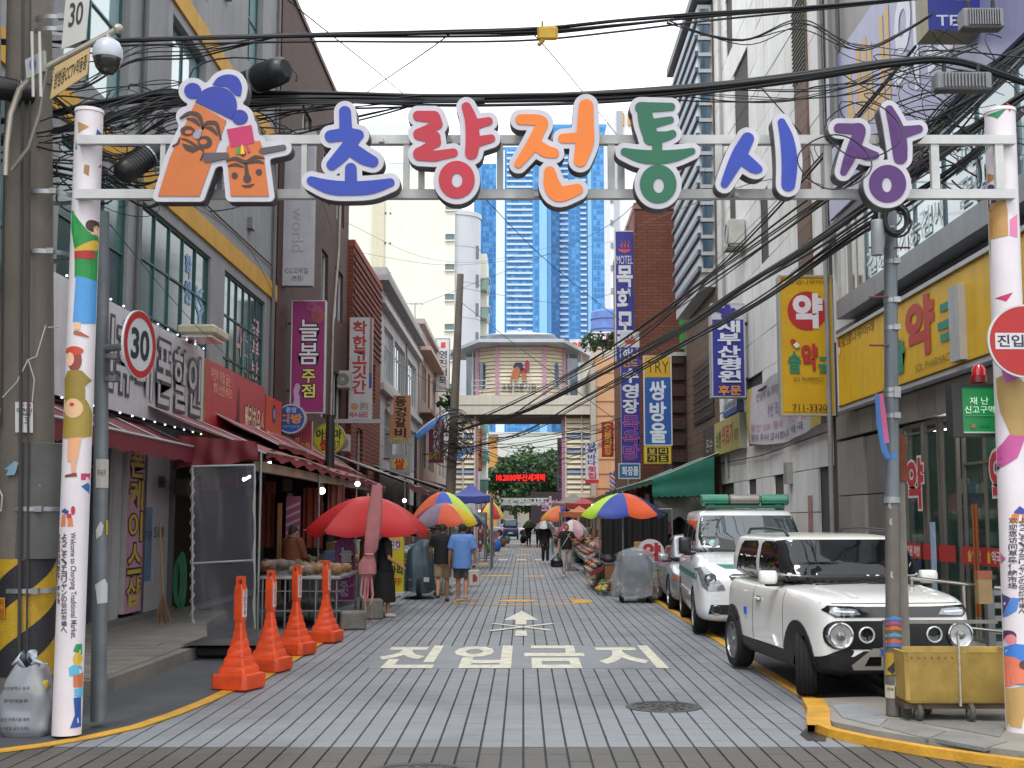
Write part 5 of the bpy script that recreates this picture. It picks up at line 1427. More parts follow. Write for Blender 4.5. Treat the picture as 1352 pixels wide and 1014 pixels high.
# ---------------------------------------------------------------- raised market pavilion over the street
G_=75.0
pav=root('market_pavilion','raised cream pavilion bridging the street with a slatted octagonal room under a hipped metal roof','pavilion',(0,G_,0))
gx=lambda px: at(px,600,G_).x
gz=lambda py: at(690,py,G_).z
cr_=mat('#cfc8b6',0.6,0,0.08,1)
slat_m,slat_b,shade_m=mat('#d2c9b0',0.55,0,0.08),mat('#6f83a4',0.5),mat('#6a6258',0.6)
pink_m=mat('#b98aa0',0.5)
for a_,b_ in ((597,626),(748,788)):
 x0,x1=gx(a_),gx(b_)
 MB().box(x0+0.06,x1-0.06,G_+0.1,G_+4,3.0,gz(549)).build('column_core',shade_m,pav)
 nz_=15
 for k in range(nz_):
  z=gz(652)+(gz(552)-gz(652))*k/nz_
  MB().add([(x0,G_,z),(x1,G_,z),(x1,G_+0.1,z+0.3),(x0,G_+0.1,z+0.3),(x0,G_-0.04,z+0.02),(x1,G_-0.04,z+0.02)],[(4,5,2,3),(0,1,5,4),(1,2,5),(0,4,3)]).build('slat',slat_b if k in (8,11,4) else slat_m,pav)
 MB().box((x0+x1)/2-0.04,(x0+x1)/2+0.04,G_-0.1,G_-0.04,gz(655),gz(550)).box(x0-0.08,x0,G_-0.1,G_+4,0,gz(549)).box(x1,x1+0.08,G_-0.1,G_+4,0,gz(549)).build('post',cr_,pav)
 MB().box(x0-0.1,x1+0.1,G_-0.12,G_+4,gz(657),gz(652.5)).build('ledge',cr_,pav)
for x in (gx(629),gx(744)): MB().cbox((x,G_+0.3,gz(549)/2),(0.2,0.2,gz(549))).build('post',pink_m,pav)
MB().box(gx(596),gx(784),G_-0.5,G_+6,gz(548),gz(523)).build('deck',mat('#c9c4b4',0.7,0,0.1,0.8,stain=0.12),pav)
MB().box(gx(596)-0.02,gx(784)+0.02,G_-0.53,G_+6,gz(536),gz(535)).build('deck_band',mat('#8c8676',0.7),pav)
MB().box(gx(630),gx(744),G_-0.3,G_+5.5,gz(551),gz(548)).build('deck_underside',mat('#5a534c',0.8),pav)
# octagonal room: three slatted faces
pts_o=[(gx(612),G_+3.0),(gx(629),G_+1.2),(gx(656),G_+0.35),(gx(719),G_+0.35),(gx(746),G_+1.2),(gx(762),G_+3.0)]
zb,ztp=gz(521),gz(456)
back=MB()
for i in range(1,4):
 a_,b_=Vector((*pts_o[i],0)),Vector((*pts_o[i+1],0))
 d_=(b_-a_); L_=d_.length; d_.normalize(); nrm=Vector((d_.y,-d_.x,0))
 back.add([a_-nrm*0.1+Vector((0,0,zb)),b_-nrm*0.1+Vector((0,0,zb)),b_-nrm*0.1+Vector((0,0,ztp)),a_-nrm*0.1+Vector((0,0,ztp))],[(0,1,2,3)])
 for k in range(13):
  z=zb+(ztp-zb)*k/13
  p_=[a_+Vector((0,0,z+0.02))+nrm*0.05,b_+Vector((0,0,z+0.02))+nrm*0.05,b_+Vector((0,0,z+0.21))-nrm*0.02,a_+Vector((0,0,z+0.21))-nrm*0.02,a_+Vector((0,0,z))-nrm*0.02,b_+Vector((0,0,z))-nrm*0.02]
  MB().add(p_,[(0,1,2,3),(4,5,1,0),(0,3,4),(1,5,2)]).build('slat',slat_m,pav)
for i in range(1,5): MB().cbox((pts_o[i][0],pts_o[i][1]-0.04,(zb+ztp)/2),(0.22,0.16,ztp-zb)).build('post',pink_m,pav)
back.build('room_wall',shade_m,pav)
for x in (690-11,690+12): MB().cbox((gx(x-2),G_+0.27,(zb+ztp)/2),(0.05,0.05,ztp-zb)).build('post',cr_,pav)
MB().box(gx(612),gx(631),G_+3,G_+3.2,zb,ztp).build('glass_wall',glass('#7d97b4'),pav); MB().box(gx(745),gx(766),G_+3,G_+3.2,zb,ztp).build('glass_wall',glass('#8aa3be'),pav)
for a_,b_,c_ in ((631,642,'#2f4358'),(728,740,'#5d7a96')): MB().cbox(((gx(a_)+gx(b_))/2,G_+0.78,gz(494)),(0.42,0.06,1.5),0.5 if a_<690 else -0.5).build('window',glass(c_),pav)
# railing
rl=[MB().box(gx(623),gx(752),G_-0.42,G_-0.37,gz(y)-0.025,gz(y)+0.025).build('rail',mat('#b3b3b3',0.4,0.4),pav) for y in (503,510,516)]
for k in range(8):
 x=gx(623)+(gx(752)-gx(623))*k/7
 MB().box(x-0.025,x+0.025,G_-0.43,G_-0.36,gz(523),gz(503)).build('rail_post',mat('#b3b3b3',0.4,0.4),pav)
# roof with fascia and flying side canopies
eave=[(gx(591),G_+2.2),(gx(632),G_-0.6),(gx(744),G_-0.6),(gx(783),G_+2.2),(gx(783),G_+5.5),(gx(591),G_+5.5)]
ze0,ze1=[gz(460),gz(453.5),gz(453.5),gz(464),gz(464),gz(460)],[gz(456),gz(449),gz(449),gz(459),gz(459),gz(456)]
roof_m=mat('#c2c9d0',0.35,0.35,0.08,1)
mb=MB()
mb.add([(p[0],p[1],z) for p,z in zip(eave,ze0)]+[(p[0],p[1],z) for p,z in zip(eave,ze1)],[(i,(i+1)%6,6+(i+1)%6,6+i) for i in range(6)]+[(5,4,3,2,1,0)])
mb.build('fascia',mat('#b4bcc4',0.4,0.15,0.1,2),pav)
ap=(gx(686),G_+2.5,gz(436)+0.3)
inn=[(gx(645),G_+0.2),(gx(732),G_+0.2),(gx(745),G_+4.5),(gx(632),G_+4.5)]
mb=MB(); mb.add([(p[0],p[1],gz(447)+0.3) for p in inn]+[ap],[(0,1,4),(1,2,4),(2,3,4),(3,0,4)]); mb.build('roof',mat('#d4d8dc',0.4,0.05),pav)
MB().ball((ap[0],ap[1],ap[2]+0.08),0.14,10).build('finial',mat('#a9b0b8',0.3,0.4),pav)
mb=MB(); mb.add([(p[0],p[1],z+0.005) for p,z in zip(eave,ze1)],[(0,1,2,3,4,5)]); mb.build('roof_deck',roof_m,pav)
for x in (603,622,752,770): MB().box(gx(x)-0.03,gx(x)+0.03,G_+1.5,G_+1.56,gz(523),gz(460)).build('post',cr_,pav)
# mask emblem and lettering on the middle face
fp=lambda x,y,Y: Vector((gx(x),Y,gz(y)))
for sh,c_ in (([('p',[(678,485),(684,483),(687,488),(683,502),(673,502)])],'#b06a42'),([('p',[(689,492),(694,491),(696,502),(688,502)])],'#b06a42'),([('p',[(677,484),(681,478),(689,478),(691,487),(688,489),(684,483)])],'#2f2a62'),([('p',[(688,487),(694,486),(695,491),(689,492)])],'#a02a4a'),([('e',(696,482,3,7))],'#a03a48')):
 mb=MB(); plate(mb,outline(sh,0,0.5,0.3,0.05),fp,G_+0.2,G_+0.28); mb.build('emblem',mat(c_,0.5),pav)
mb=MB(); mb.T=MF(G_+0.22); put_text(mb,'초량전통시장',gx(662),gz(516),gx(708),gz(507),0,0.03); mb.build('lettering',mat('#4a4438',0.5),pav)

# ---------------------------------------------------------------- poles
conc=mat('#6f675e',0.85,0,0.2,1.5,bump=0.3,stain=0.25)
PP=Pillar((33,955),(40,-160),0.262,11.2)
pole=root('utility_pole','thick grey concrete pole wrapped in yellow and black hazard stripes at its foot','utility pole',PP.pb)
MB().tube([PP.pb+Vector((0,0,-0.05)),PP.pb.lerp(PP.pt,0.5),PP.pt],[0.262,0.222,0.185],28).build('pole',conc,pole,smooth=True)
z0,z1=at(20,893,11).z,at(20,738,11).z
hz=MB()
Rz=lambda z: 0.262-0.077*(z/PP.pt.z)+0.006
P_=lambda a,z,e=0.0: (PP.pb.x+(PP.pt.x-PP.pb.x)*z/PP.pt.z+(Rz(z)+e)*math.sin(a),11.2-(Rz(z)+e)*math.cos(a),z)
na=48
for k in range(na):
 a0,a1=2*math.pi*k/na,2*math.pi*(k+1)/na
 hz.cur=0
 hz.add([P_(a0,z0),P_(a1,z0),P_(a1,z1),P_(a0,z1)],[(0,1,2,3)])
 hz.cur=1
 for q in range(-3,4):
  cz=lambda a,o_: min(z1,max(z0,z0+0.02+0.62*q+o_+1.24*a/(2*math.pi)))
  p=[(a0,cz(a0,0)),(a1,cz(a1,0)),(a1,cz(a1,0.3)),(a0,cz(a0,0.3))]
  if p[3][1]-p[0][1]>0.001 or p[2][1]-p[1][1]>0.001: hz.add([P_(a,z,0.0025) for a,z in p],[(0,1,2,3)])
hz.build('hazard_wrap',[mat('#b8921c',0.5,0,0.15,6,bump=0.4),mat('#26242a',0.5,0,0.15,6,bump=0.4)],pole)
MB().lathe([(Rz(z1)-0.002,z1),(Rz(z1)+0.002,z1+0.02),(Rz(2.9),at(20,587,11).z-0.0),(Rz(3)+0.004,at(20,585,11).z),(Rz(3)-0.01,at(20,584,11).z)],(PP.pb.x+0.01,11.2,0),28).build('paint_band',mat('#5e5d5b',0.7,0,0.25,3,stain=0.2),pole,smooth=True)
stl=mat('#9a9c9e',0.4,0.7,0.2,8)
def clamp(par,z,c,r):
 MB().lathe([(r,z-0.02),(r+0.008,z-0.02),(r+0.008,z+0.02),(r,z+0.02)],(c[0],c[1],0),24).cbox((c[0]+r*0.5,c[1]-r*0.95,z),(0.06,0.05,0.05)).build('clamp',stl,par,smooth=True)
for y_ in (22,38,253,332,672,780):
 z=at(30,y_,11).z
 clamp(pole,z,(PP.pb.x+0.04*z/7,11.2),Rz(z)+(0.014 if y_>700 else 0.004))
def pole_tag(par,pl,x0,y0,x1,y1,col,txt=(),up=0.012):
 o=pl.decal([(x0,y0),(x1,y0),(x1,y1),(x0,y1)],col,par,'sticker',up)
 for s_,a_,b_,c_,d_,cc in txt:
  t_=MB(); put_text(t_,s_,a_,-d_,c_,-b_,0,0.01)
  mb=MB(); mb.add([pl.surf(v[0],-v[1],up+0.003) for v in t_.v],t_.f); mb.build('lettering',mat(cc,0.6,var=0.03),o)
pole_tag(pole,PP,27,531,47,571,'#c3c1bf',[('위험',32,533,45,537,'#b83a30'),('02900',29,539,46,544,'#2a2a2c'),('082',34,545,45,549,'#2a2a2c'),('13',33,551,43,559,'#2a2a2c')])
pole_tag(pole,PP,2,789,14,816,'#b8801c',[('위',4,791,12,801,'#8a2018'),('험',4,803,12,814,'#8a2018')],0.016)
PP.decal([(12,620),(26,609),(32,611),(30,614),(22,618),(28,622),(26,627),(14,628),(24,624),(18,620)],'#7a9ab0',pole,'printed_mark',0.01)
for x_,pts_ in ((36,0),(44,0)):
 MB().tube([PP.surf(x_+2,-150,0.02),PP.surf(x_,200,0.02),PP.surf(x_-2,560,0.025),PP.surf(x_-4,890,0.03)],0.016 if x_==36 else 0.01).build('conduit',mat('#3a393a',0.6),pole,smooth=True)
MB().tube([PP.surf(3,-100,0.02),PP.surf(5,500,0.03),PP.surf(4,560,0.03)],0.02).build('conduit',mat('#8a8c8e',0.4,0.6),pole,smooth=True)
wr=mat('#b5b2a8',0.7)
for k,pts_ in enumerate(([(58,428),(50,470),(42,475),(30,505),(12,525)],[(42,475),(48,500),(46,530)],[(60,430),(66,426),(76,427)],[(2,522),(8,540),(6,556),(2,548)],[(4,640),(12,655),(10,675),(3,668)],[(52,640),(60,655),(58,678),(48,670)])):
 MB().tube([PP.surf(x,y,0.03) for x,y in pts_],0.006).build('tied_string',wr,pole)
# cctv arm and what hangs from it: moves with the pole
Yc=10.7
arm_p=[at(x,y,Yc) for x,y in ((7,232),(9,190),(14,150),(26,118),(46,98),(70,84),(156,38))]
cc_=MB().tube(arm_p,[0.028]*7,12).build('camera_arm',mat('#a39c90',0.4,0.5),pole,smooth=True)
MB().tube([at(15,225,Yc),at(38,195,Yc),at(52,150,Yc),at(62,90,Yc)],0.02,8).build('arm_brace',mat('#7a756c',0.5,0.4),pole,smooth=True)
MB().ball(at(156,38,Yc),0.045,10).build('end_cap',mat('#a39c90',0.4,0.4),cc_)
dc=at(142,75,Yc)
cam_=MB().lathe([(0.02,0.17),(0.05,0.165),(0.1,0.13),(0.128,0.07),(0.132,0.0),(0.125,-0.02),(0.11,-0.02)],dc,24).build('dome_camera',mat('#b9bcc4',0.35),pole,smooth=True)
MB().lathe([(0.0,-0.165),(0.06,-0.15),(0.1,-0.1),(0.118,-0.04),(0.12,-0.02)],dc,24).build('camera_dome',mat('#2e2b2a',0.12,coat=0.5),cam_,smooth=True)
MB().cyl(dc+Vector((0,0,0.16)),at(142,46,Yc),0.03).build('stem',stl,cam_)
def tilt_plate(name,corners,Y,d,col,txt,par,tcol='#2a2622'):
 c_=[at(x,y,Y) for x,y in corners]   # bottom-left, bottom-right, top-right, top-left
 n=Vector((0,-d,0))
 o=MB().add(c_+[p-n for p in c_],[(0,1,2,3),(7,6,5,4),(0,4,5,1),(1,5,6,2),(2,6,7,3),(3,7,4,0)]).build(name,mat(col,0.5,var=0.08,scale=5,stain=0.1),par)
 for s_,u0,v0,u1,v1,*cc in txt:
  t_=MB(); put_text(t_,s_,u0,v0,u1,v1,0,0.015)
  t_.v=[tuple((c_[0].lerp(c_[1],v[0])).lerp(c_[3].lerp(c_[2],v[0]),v[1])+Vector((0,-0.004,0))) for v in t_.v]
  t_.build('lettering',mat(cc[0] if cc else tcol,0.6,var=0.03),o)
 return o
tilt_plate('cctv_plate',[(66,131),(115,98),(119,62),(72,88)],Yc-0.02,0.012,'#b59a66',[('방범용CCTV작동중',0.06,0.25,0.95,0.78)],pole)
tilt_plate('speed_plate',[(81,65),(113,52),(121,-30),(89,-30)],Yc+0.05,0.012,'#b9b8b4',[('30',0.22,0.28,0.78,0.62)],pole)
wf_=tilt_plate('wifi_box',[(35,104),(59,93),(58,66),(33,79)],Yc-0.05,0.05,'#a9a8a2',[],pole)
for x in (43,53): MB().cyl(at(x+1,128,Yc-0.1),at(x-1,42,Yc-0.1),0.014,None,8).build('antenna',mat('#b5b5b2',0.5),wf_)
MB().prism(E(0,0,0.03,0.05,14),at(43,85,Yc-0.053),(1,0,0),(0,0,1),(0,-1,0),0,0.003).build('emblem',mat('#2f5fae',0.5),wf_)
# steel pole with speed limit sign
steel_g=mat('#6b7175',0.5,0.3,0.2,3,stain=0.3)
SPp=Pillar((130,952),(136,280),0.066,11.05)
sp=root('speed_sign','round red rimmed speed limit sign on an arm of a grey steel pole','traffic sign',SPp.pb)
MB().tube([SPp.pb,SPp.pt],[0.068,0.056],16).build('pole',steel_g,sp,smooth=True)
MB().tube([at(136,460,11.05),at(150,459,10.98),at(178,455,10.9)],0.035,10).build('arm',mat('#8f9396',0.4,0.5),sp,smooth=True)
clamp(sp,at(133,470,11).z,(SPp.pb.x+0.01,11.05),0.062); clamp(sp,at(133,500,11).z,(SPp.pb.x+0.01,11.05),0.062)
c0=at(185,455,10.88)
Ms=Matrix.Translation(c0) @ Matrix.Rotation(R(80),4,'Z') @ Matrix(((1,0,0,0),(0,0,-1,0),(0,1,0,0),(0,0,0,1)))
rr=46*10.88/1650
mb=MB(); mb.T=Ms; mb.prism(E(0,0,rr,rr,40),(0,0,0),(1,0,0),(0,1,0),(0,0,1),-0.02,0)
ds=mb.build('sign_disc',mat('#b9bdc2',0.4,var=0.05),sp)
mb=MB(); mb.T=Ms; ring_marks(mb,0,0,rr*0.97,rr*0.97,rr*0.2,0.003,40); mb.build('red_ring',mat('#a81f24',0.4,var=0.08),ds)
mb=MB(); mb.T=Ms; put_text(mb,'30',-rr*0.52,-rr*0.42,rr*0.52,rr*0.42,0.004,0.03); mb.build('lettering',mat('#26282c',0.5),ds)
pole_tag(sp,SPp,128,606,141,644,'#a8a59c',[('주차금지',130,620,139,628,'#5a5650')],0.004)
PLs=lambda pts,c: SPp.decal(pts,c,sp,'torn_paper',0.004)
PLs([(128,700),(134,688),(137,694),(135,706),(129,712)],'#b5b5b3'); PLs([(127,772),(138,764),(141,772),(141,796),(130,797)],'#b9b9b8'); PLs([(139,687),(142,687),(142,706),(139,706)],'#b8921c')
PLs([(139,858),(142,858),(142,872),(139,872)],'#b88a1c')
# right: slim steel utility pole
RP=Pillar((1180,944),(1175,262),0.062,11.35)
rp=root('utility_pole','slim grey steel utility pole with stickers and ribbons in front of the pharmacy','utility pole',RP.pb)
MB().tube([RP.pb,at(1178,660,11.35)],[0.066,0.064],20).build('lower_pole',mat('#66625c',0.65,0.1,0.2,3,stain=0.25),rp,smooth=True)
MB().tube([at(1178,662,11.35),RP.pt],[0.066,0.058],20).build('upper_pole',mat('#6f767c',0.5,0.3,0.15,3,stain=0.25),rp,smooth=True)
MB().tube([at(1178,664,11.35),at(1178,656,11.35)],[0.076,0.07],20).build('collar',mat('#8b8f92',0.5,0.4),rp)
MB().cbox(at(1192,770,11.5),(0.075,0.07,2.6)).build('side_post',mat('#77726a',0.7,0,0.3,4),rp)
MB().cbox(at(1191,605,11.48),(0.07,0.065,0.42)).build('rusty_cap',mat('#6f3a24',0.8,0,0.4,8),rp)
for y_ in (346,397,433,515,522,549): clamp(rp,at(1177,y_,11.35).z,(at(1177,y_,11.35).x,11.35),0.062)
for y_,s_ in ((327,-1),(327,1),(392,-1),(456,-1)): MB().cyl(at(1177,y_,11.32),at(1177+25*s_-(4 if s_<0 else 0),y_,11.2),0.009,None,6).build('step_bolt',mat('#6a3a34',0.7),rp)
bxm=mat('#8f9498',0.5,0.1)
MB().tube([at(1158,337,11.2),at(1159,322,11.2),at(1160,293,11.2),at(1160,291,11.2)],[0.055,0.062,0.07,0.06],14).build('canister',bxm,rp,smooth=True)
MB().cyl(at(1161,290,11.2),at(1161,272,11.2),0.012).cyl(at(1166,300,11.2),at(1180,300,11.3),0.015).build('canister_bracket',bxm,rp)
for k in range(7):
 cc_=at(1182+random.uniform(-3,3),292+random.uniform(-6,6),11.18-k*0.012)
 a_=random.uniform(0,3)
 MB().tube([(cc_.x+(0.11+0.02*math.sin(k))*math.cos(t),cc_.y,cc_.z+0.13*math.sin(t)) for t in [a_+i*2*math.pi/16 for i in range(17)]],0.011,6).build('cable_coil',mat('#2a2c2c',0.6),rp)
for col,pts_ in (('#b0587e',[(1163,520),(1166,545),(1170,585)]),('#3a68a0',[(1158,520),(1161,560),(1168,595),(1173,605)])):
 MB().tube([at(x,y,11.2) for x,y in pts_],[0.02,0.025,0.03,0.02][:len(pts_)],6,flat=0.2).build('ribbon',mat(col,0.7),rp)
RP.decal([(1171,814),(1189,814),(1189,854),(1171,854)],'#6a4a3c',rp,'sticker',0.012)
for k,(c_,y_) in enumerate((('#3f78b0',816),('#8a4a78',822),('#b8603a',829),('#3f8aa0',838),('#b8543a',846),('#3a68a8',851))): RP.decal([(1172,y_),(1180,y_-3),(1188,y_),(1188,y_+4),(1180,y_+2),(1172,y_+4)],c_,rp,'printed_wave',0.016)
RP.decal([(1172,862),(1189,860),(1189,888),(1172,892)],'#a8882a',rp,'sticker',0.012)
RP.decal([(1173,884),(1186,862),(1189,866),(1178,890)],'#26242a',rp,'hazard_stripe',0.016)
pole_tag(rp,RP,1180,893,1189,906,'#a9b2b8',[('주의',1181,899,1188,903,'#3a5a8a')]); pole_tag(rp,RP,1172,905,1180,922,'#b5b09a',[('전화',1173,908,1179,912,'#4a3a3a')])
PLs=lambda pts,c: RP.decal(pts,c,rp,'torn_paper',0.006)
for x,y in ((1173,668),(1174,690),(1188,712),(1175,760)): PLs([(x,y),(x+1,y-6),(x+3,y-5),(x+2.4,y-1),(x+3.6,y+4),(x+1,y+3)],'#9a9994')
RP.decal([(1173,598),(1182,597),(1183,606),(1173,607)],'#4a7ab0',rp,'sticker',0.006)
# far left concrete pole and street lamps
q0,q1=at(594,668,56),at(608,362,56)
fp_=root('utility_pole','leaning concrete utility pole in front of the market pavilion','utility pole',q0)
MB().tube([(q0.x-0.15,56,0),q0,q1],[0.24,0.23,0.15],14).build('pole',conc,fp_,smooth=True)
for k in range(26):
 c_=at(596+random.uniform(-8,12),585+random.uniform(-34,22),55.5)
 r_=random.uniform(0.25,0.85)
 tl=random.uniform(-0.6,0.6)
 MB().tube([(c_.x+r_*math.cos(t),c_.y+tl*math.cos(t),c_.z+r_*0.8*math.sin(t)) for t in [i*2*math.pi/14 for i in range(random.randint(9,15))]],0.02,5).build('cable_coil',mat('#26282a',0.6),fp_)
lb=mat('#2a2b2e',0.5,0.2)
def lamp_arc(label,px0,py0,px1,py1,Y,xp):
 a_,b_=at(px0,py0,Y),at(px1,py1,Y)
 o=root('street_lamp',label,'street lamp',(a_.x,Y,0))
 MB().cyl((a_.x,Y,0),(a_.x,Y,a_.z+0.2),0.08,0.06).build('post',lb,o)
 P_=[a_.lerp(b_,t)+Vector((0,0,0.22*math.sin(math.pi*t*0.8)*(b_-a_).length*0.5)) for t in [i/8 for i in range(9)]]
 MB().tube(P_,[0.22,0.24,0.24,0.22,0.2,0.17,0.14,0.1,0.05],8,flat=0.35).build('arm',mat('#2f68a8',0.4),o)
 MB().tube([p+Vector((0,0,0.13-0.01*i)) for i,p in enumerate(P_)],0.06,6).build('arm_trim',mat('#b9bec4',0.4,0.3),o)
lamp_arc('street lamp with a curved blue wing shaped arm by the far concrete pole',549,577,597,549,56,0)
lamp_arc('street lamp with a blue wing arm just behind the left pavilion column',597,608,628,592,72,0)
lp=root('lamp_post','black lamp post with a straight grey arm rising through the left awning','street lamp',(at(434,700,31).x,31,0))
x_=at(434,700,31).x
MB().cyl((x_,31,0),(x_,31,at(434,548,31).z),0.13,0.11,14).build('post',lb,lp,smooth=True)
MB().cyl((x_,31,2.2),(x_,31,2.5),0.2,0.2,14).build('collar',lb,lp)
MB().box(x_,at(505,556,31).x,30.96,31.04,at(434,556,31).z-0.05,at(434,556,31).z+0.05).build('arm',mat('#8a8c90',0.4,0.4),lp)

# no entry sign and emergency box on the right gate pillar: held by it
c0=at(1353,450,10.2)
ne=root('no_entry_sign','round red no entry sign with a white lettered bar at the right gate pillar','traffic sign',c0)
mb=MB(); mb.prism(E(0,0,0.305,0.305,44),c0,(1,0,0),(0,0,1),(0,-1,0),-0.02,0); mb.build('rim',mat('#bcbcbc',0.4),ne)
mb=MB(); mb.prism(E(0,0,0.288,0.288,44),c0,(1,0,0),(0,0,1),(0,-1,0),0,0.004); mb.build('disc',mat('#a3120f',0.4,var=0.05),ne)
mb=MB(); mb.prism([(-0.245,-0.07),(0.245,-0.07),(0.245,0.065),(-0.245,0.065)],c0,(1,0,0),(0,0,1),(0,-1,0),0.004,0.007); mb.build('bar',mat('#bfbdbf',0.4),ne)
mb=MB(); mb.T=Matrix.Translation(c0) @ Matrix(((1,0,0,0),(0,0,-1,0),(0,1,0,0),(0,0,0,1)))
for i,s_ in enumerate('진입금지'): put_text(mb,s_,-0.225+i*0.115,-0.048,-0.13+i*0.115,0.048,0.009,0.02)
mb.build('lettering',mat('#242034',0.5),ne)
MB().cbox(c0+Vector((0,0.1,0.1)),(0.06,0.2,0.04)).build('bracket',stl,ne)
eb=hang('emergency_box','green lit disaster report box with a dark housing beside the right gate pillar',1272,511,1315,572,10.75,0.16,'#0f7a3c','#242628',[('t','재 난',(0.22,0.62,0.76,0.78),'#b9d8c4',{'b': 0.0,'e': 0.4}),('t','신고구역',(0.06,0.43,0.92,0.59),'#b9d8c4',{'b': 0.0,'e': 0.4}),('r',(0.06,0.92,0.37,0.378),'#6ab08a'),('t','초량시장',(0.42,0.1,0.76,0.17),'#123a24',{'b': 0.0}),('c',(0.28,0.15,0.07),'#8a6a3a'),('r',(0,1,-0.0,0.03),'#a9c0b0')],cat='sign box',emit=0.12,rim=0.0)
M_,w_,h_=FACE(1272,511,1315,572,10.75)
mb=MB()
mb.box(-0.09,-0.002,-0.03,h_+0.03,-0.16,0.01).box(0,w_,h_,h_+0.03,-0.16,0.012).box(w_,w_+0.02,-0.03,h_+0.03,-0.16,0.012).box(0,w_,-0.03,-0.001,-0.16,0.012)
mb.build('housing',mat('#222426',0.5),eb,local=True)
MB().box(w_+0.02,w_+0.12,h_*0.4,h_*0.6,-0.12,-0.06).build('bracket',stl,eb,local=True)
bc=root('beacon','red plastic warning beacon on top of the green disaster box','beacon',at(1293,505,10.83))
c_=at(1293,505,10.83)
MB().lathe([(0,0.0),(0.075,0.0),(0.076,0.055),(0.062,0.06)],c_-Vector((0,0,0.002)),20).build('base',mat('#7a1418',0.3),bc,smooth=True)
MB().lathe([(0.062,0.06),(0.06,0.115),(0.04,0.15),(0.0,0.165)],c_,20).build('dome',mat('#b0151c',0.15,coat=0.6),bc,smooth=True)

# ---------------------------------------------------------------- overhead cables
blk=mat('#17181a',0.55,0,0.1)
def spline(P_,m=8):
 out=[]
 for i in range(len(P_)-1):
  p0,p1,p2,p3=P_[max(i-1,0)],P_[i],P_[i+1],P_[min(i+2,len(P_)-1)]
  for k in range(m):
   t=k/m
   out.append(0.5*((2*p1)+(p2-p0)*t+(2*p0-5*p1+4*p2-p3)*t*t+(3*p1-p0-3*p2+p3)*t**3))
 return out+[P_[-1]]
def bundle(label,pts,n,r,jit,group=None,seed=0,m=8,name='cable_bundle',col=None):
 rnd=random.Random(seed)
 P_=[at(*p) for p in pts]
 o=root(name,label,'overhead cable',P_[len(P_) // 2],group)
 for k in range(n):
  ph=[rnd.uniform(-1,1) for _ in range(4)]
  S_=spline(P_,m)
  L_=len(S_)
  q=[]
  for i,p in enumerate(S_):
   t=i/(L_-1)
   e=0.25+0.75*math.sin(math.pi*t)
   q.append(p+Vector((0,ph[0]*jit*0.8,(ph[1]+0.5*math.sin(t*9+ph[2]*3))*jit*e-(abs(ph[3])**3)*jit*2.2*math.sin(math.pi*t))))
  MB().tube(q,r*rnd.uniform(0.6,1.15),6).build('strand',mat(col or rnd.choice(['#17181a','#1c1d20','#202326','#15161a']),0.55,0,0.05),o,smooth='all')
 return o
bundle('upper black cable bundle running across the whole street above the letters',[(-60,50,11.6),(60,57,11.6),(200,53,11.6),(400,47,11.6),(560,45,11.7),(700,41,11.7),(820,30,11.8),(930,20,11.8),(1060,11,11.8),(1230,-4,11.8)],8,0.011,0.03,seed=1)
bundle('thick black main cable bundle just over the coloured letters',[(-40,165,11.8),(60,150,11.7),(130,137,11.7),(220,126,11.6),(400,125,11.5),(560,129,11.5),(690,127,11.6),(800,123,11.6),(900,116,11.6),(1000,106,11.6),(1090,95,11.6),(1180,82,11.6),(1260,80,11.6),(1360,112,11.7)],16,0.016,0.036,seed=2)
bundle('slack black cables sagging under the main bundle on the right',[(860,122,11.7),(940,124,11.7),(1040,124,11.7),(1120,112,11.7),(1180,92,11.7),(1290,60,11.7)],7,0.006,0.07,seed=3)
bundle('thick cable bundle falling from the right steel pole to the far left pole',[(1360,120,11.9),(1290,165,12),(1215,215,12),(1150,262,12.8),(1070,318,15),(980,375,19),(900,430,25),(830,470,31),(760,508,38),(690,542,46),(630,560,53),(600,570,56)],8,0.02,0.08,seed=4)
bundle('lower cable bundle falling beside it towards the far pole',[(1350,150,12.2),(1240,232,12.4),(1120,305,14),(1000,390,18),(900,448,24),(830,490,30),(760,530,38),(700,565,46),(640,585,53),(602,592,56)],5,0.018,0.1,seed=5)
bundle('pair of steep cables from the right roof line down across the brick motel',[(1210,60,13),(1100,190,16),(1000,300,20),(900,396,26),(820,460,32),(740,505,42),(660,560,54)],2,0.02,0.05,seed=6)
bundle('tangle of thin cables crossing under the pavilion deck',[(596,600,56),(650,580,58),(720,572,60),(800,560,60),(880,530,50)],6,0.018,0.25,seed=7)
bundle('loose cables sagging across the street before the pavilion',[(600,575,56),(640,590,57),(700,600,58),(770,590,60),(812,575,62)],5,0.016,0.3,seed=8)
bundle('tangled black cables around the concrete pole top left',[(-20,200,11.4),(40,175,11.2),(100,165,11),(160,150,11.2),(230,120,11.4),(300,135,11.5)],9,0.008,0.16,seed=9)
bundle('drooping black cables behind the tall mask emblem',[(60,120,11.6),(150,180,11.7),(230,140,11.7),(330,140,11.7),(420,132,11.6)],7,0.008,0.1,seed=10)
bundle('cables fanning from the right pole to the pharmacy roof',[(1190,235,11.5),(1230,200,12),(1290,170,13),(1352,140,14)],6,0.01,0.12,seed=11)
bundle('slack cables rising at the top left pole',[(30,90,11.1),(100,110,11.3),(180,60,11.6),(270,62,11.7),(370,45,11.7)],5,0.008,0.08,seed=12)
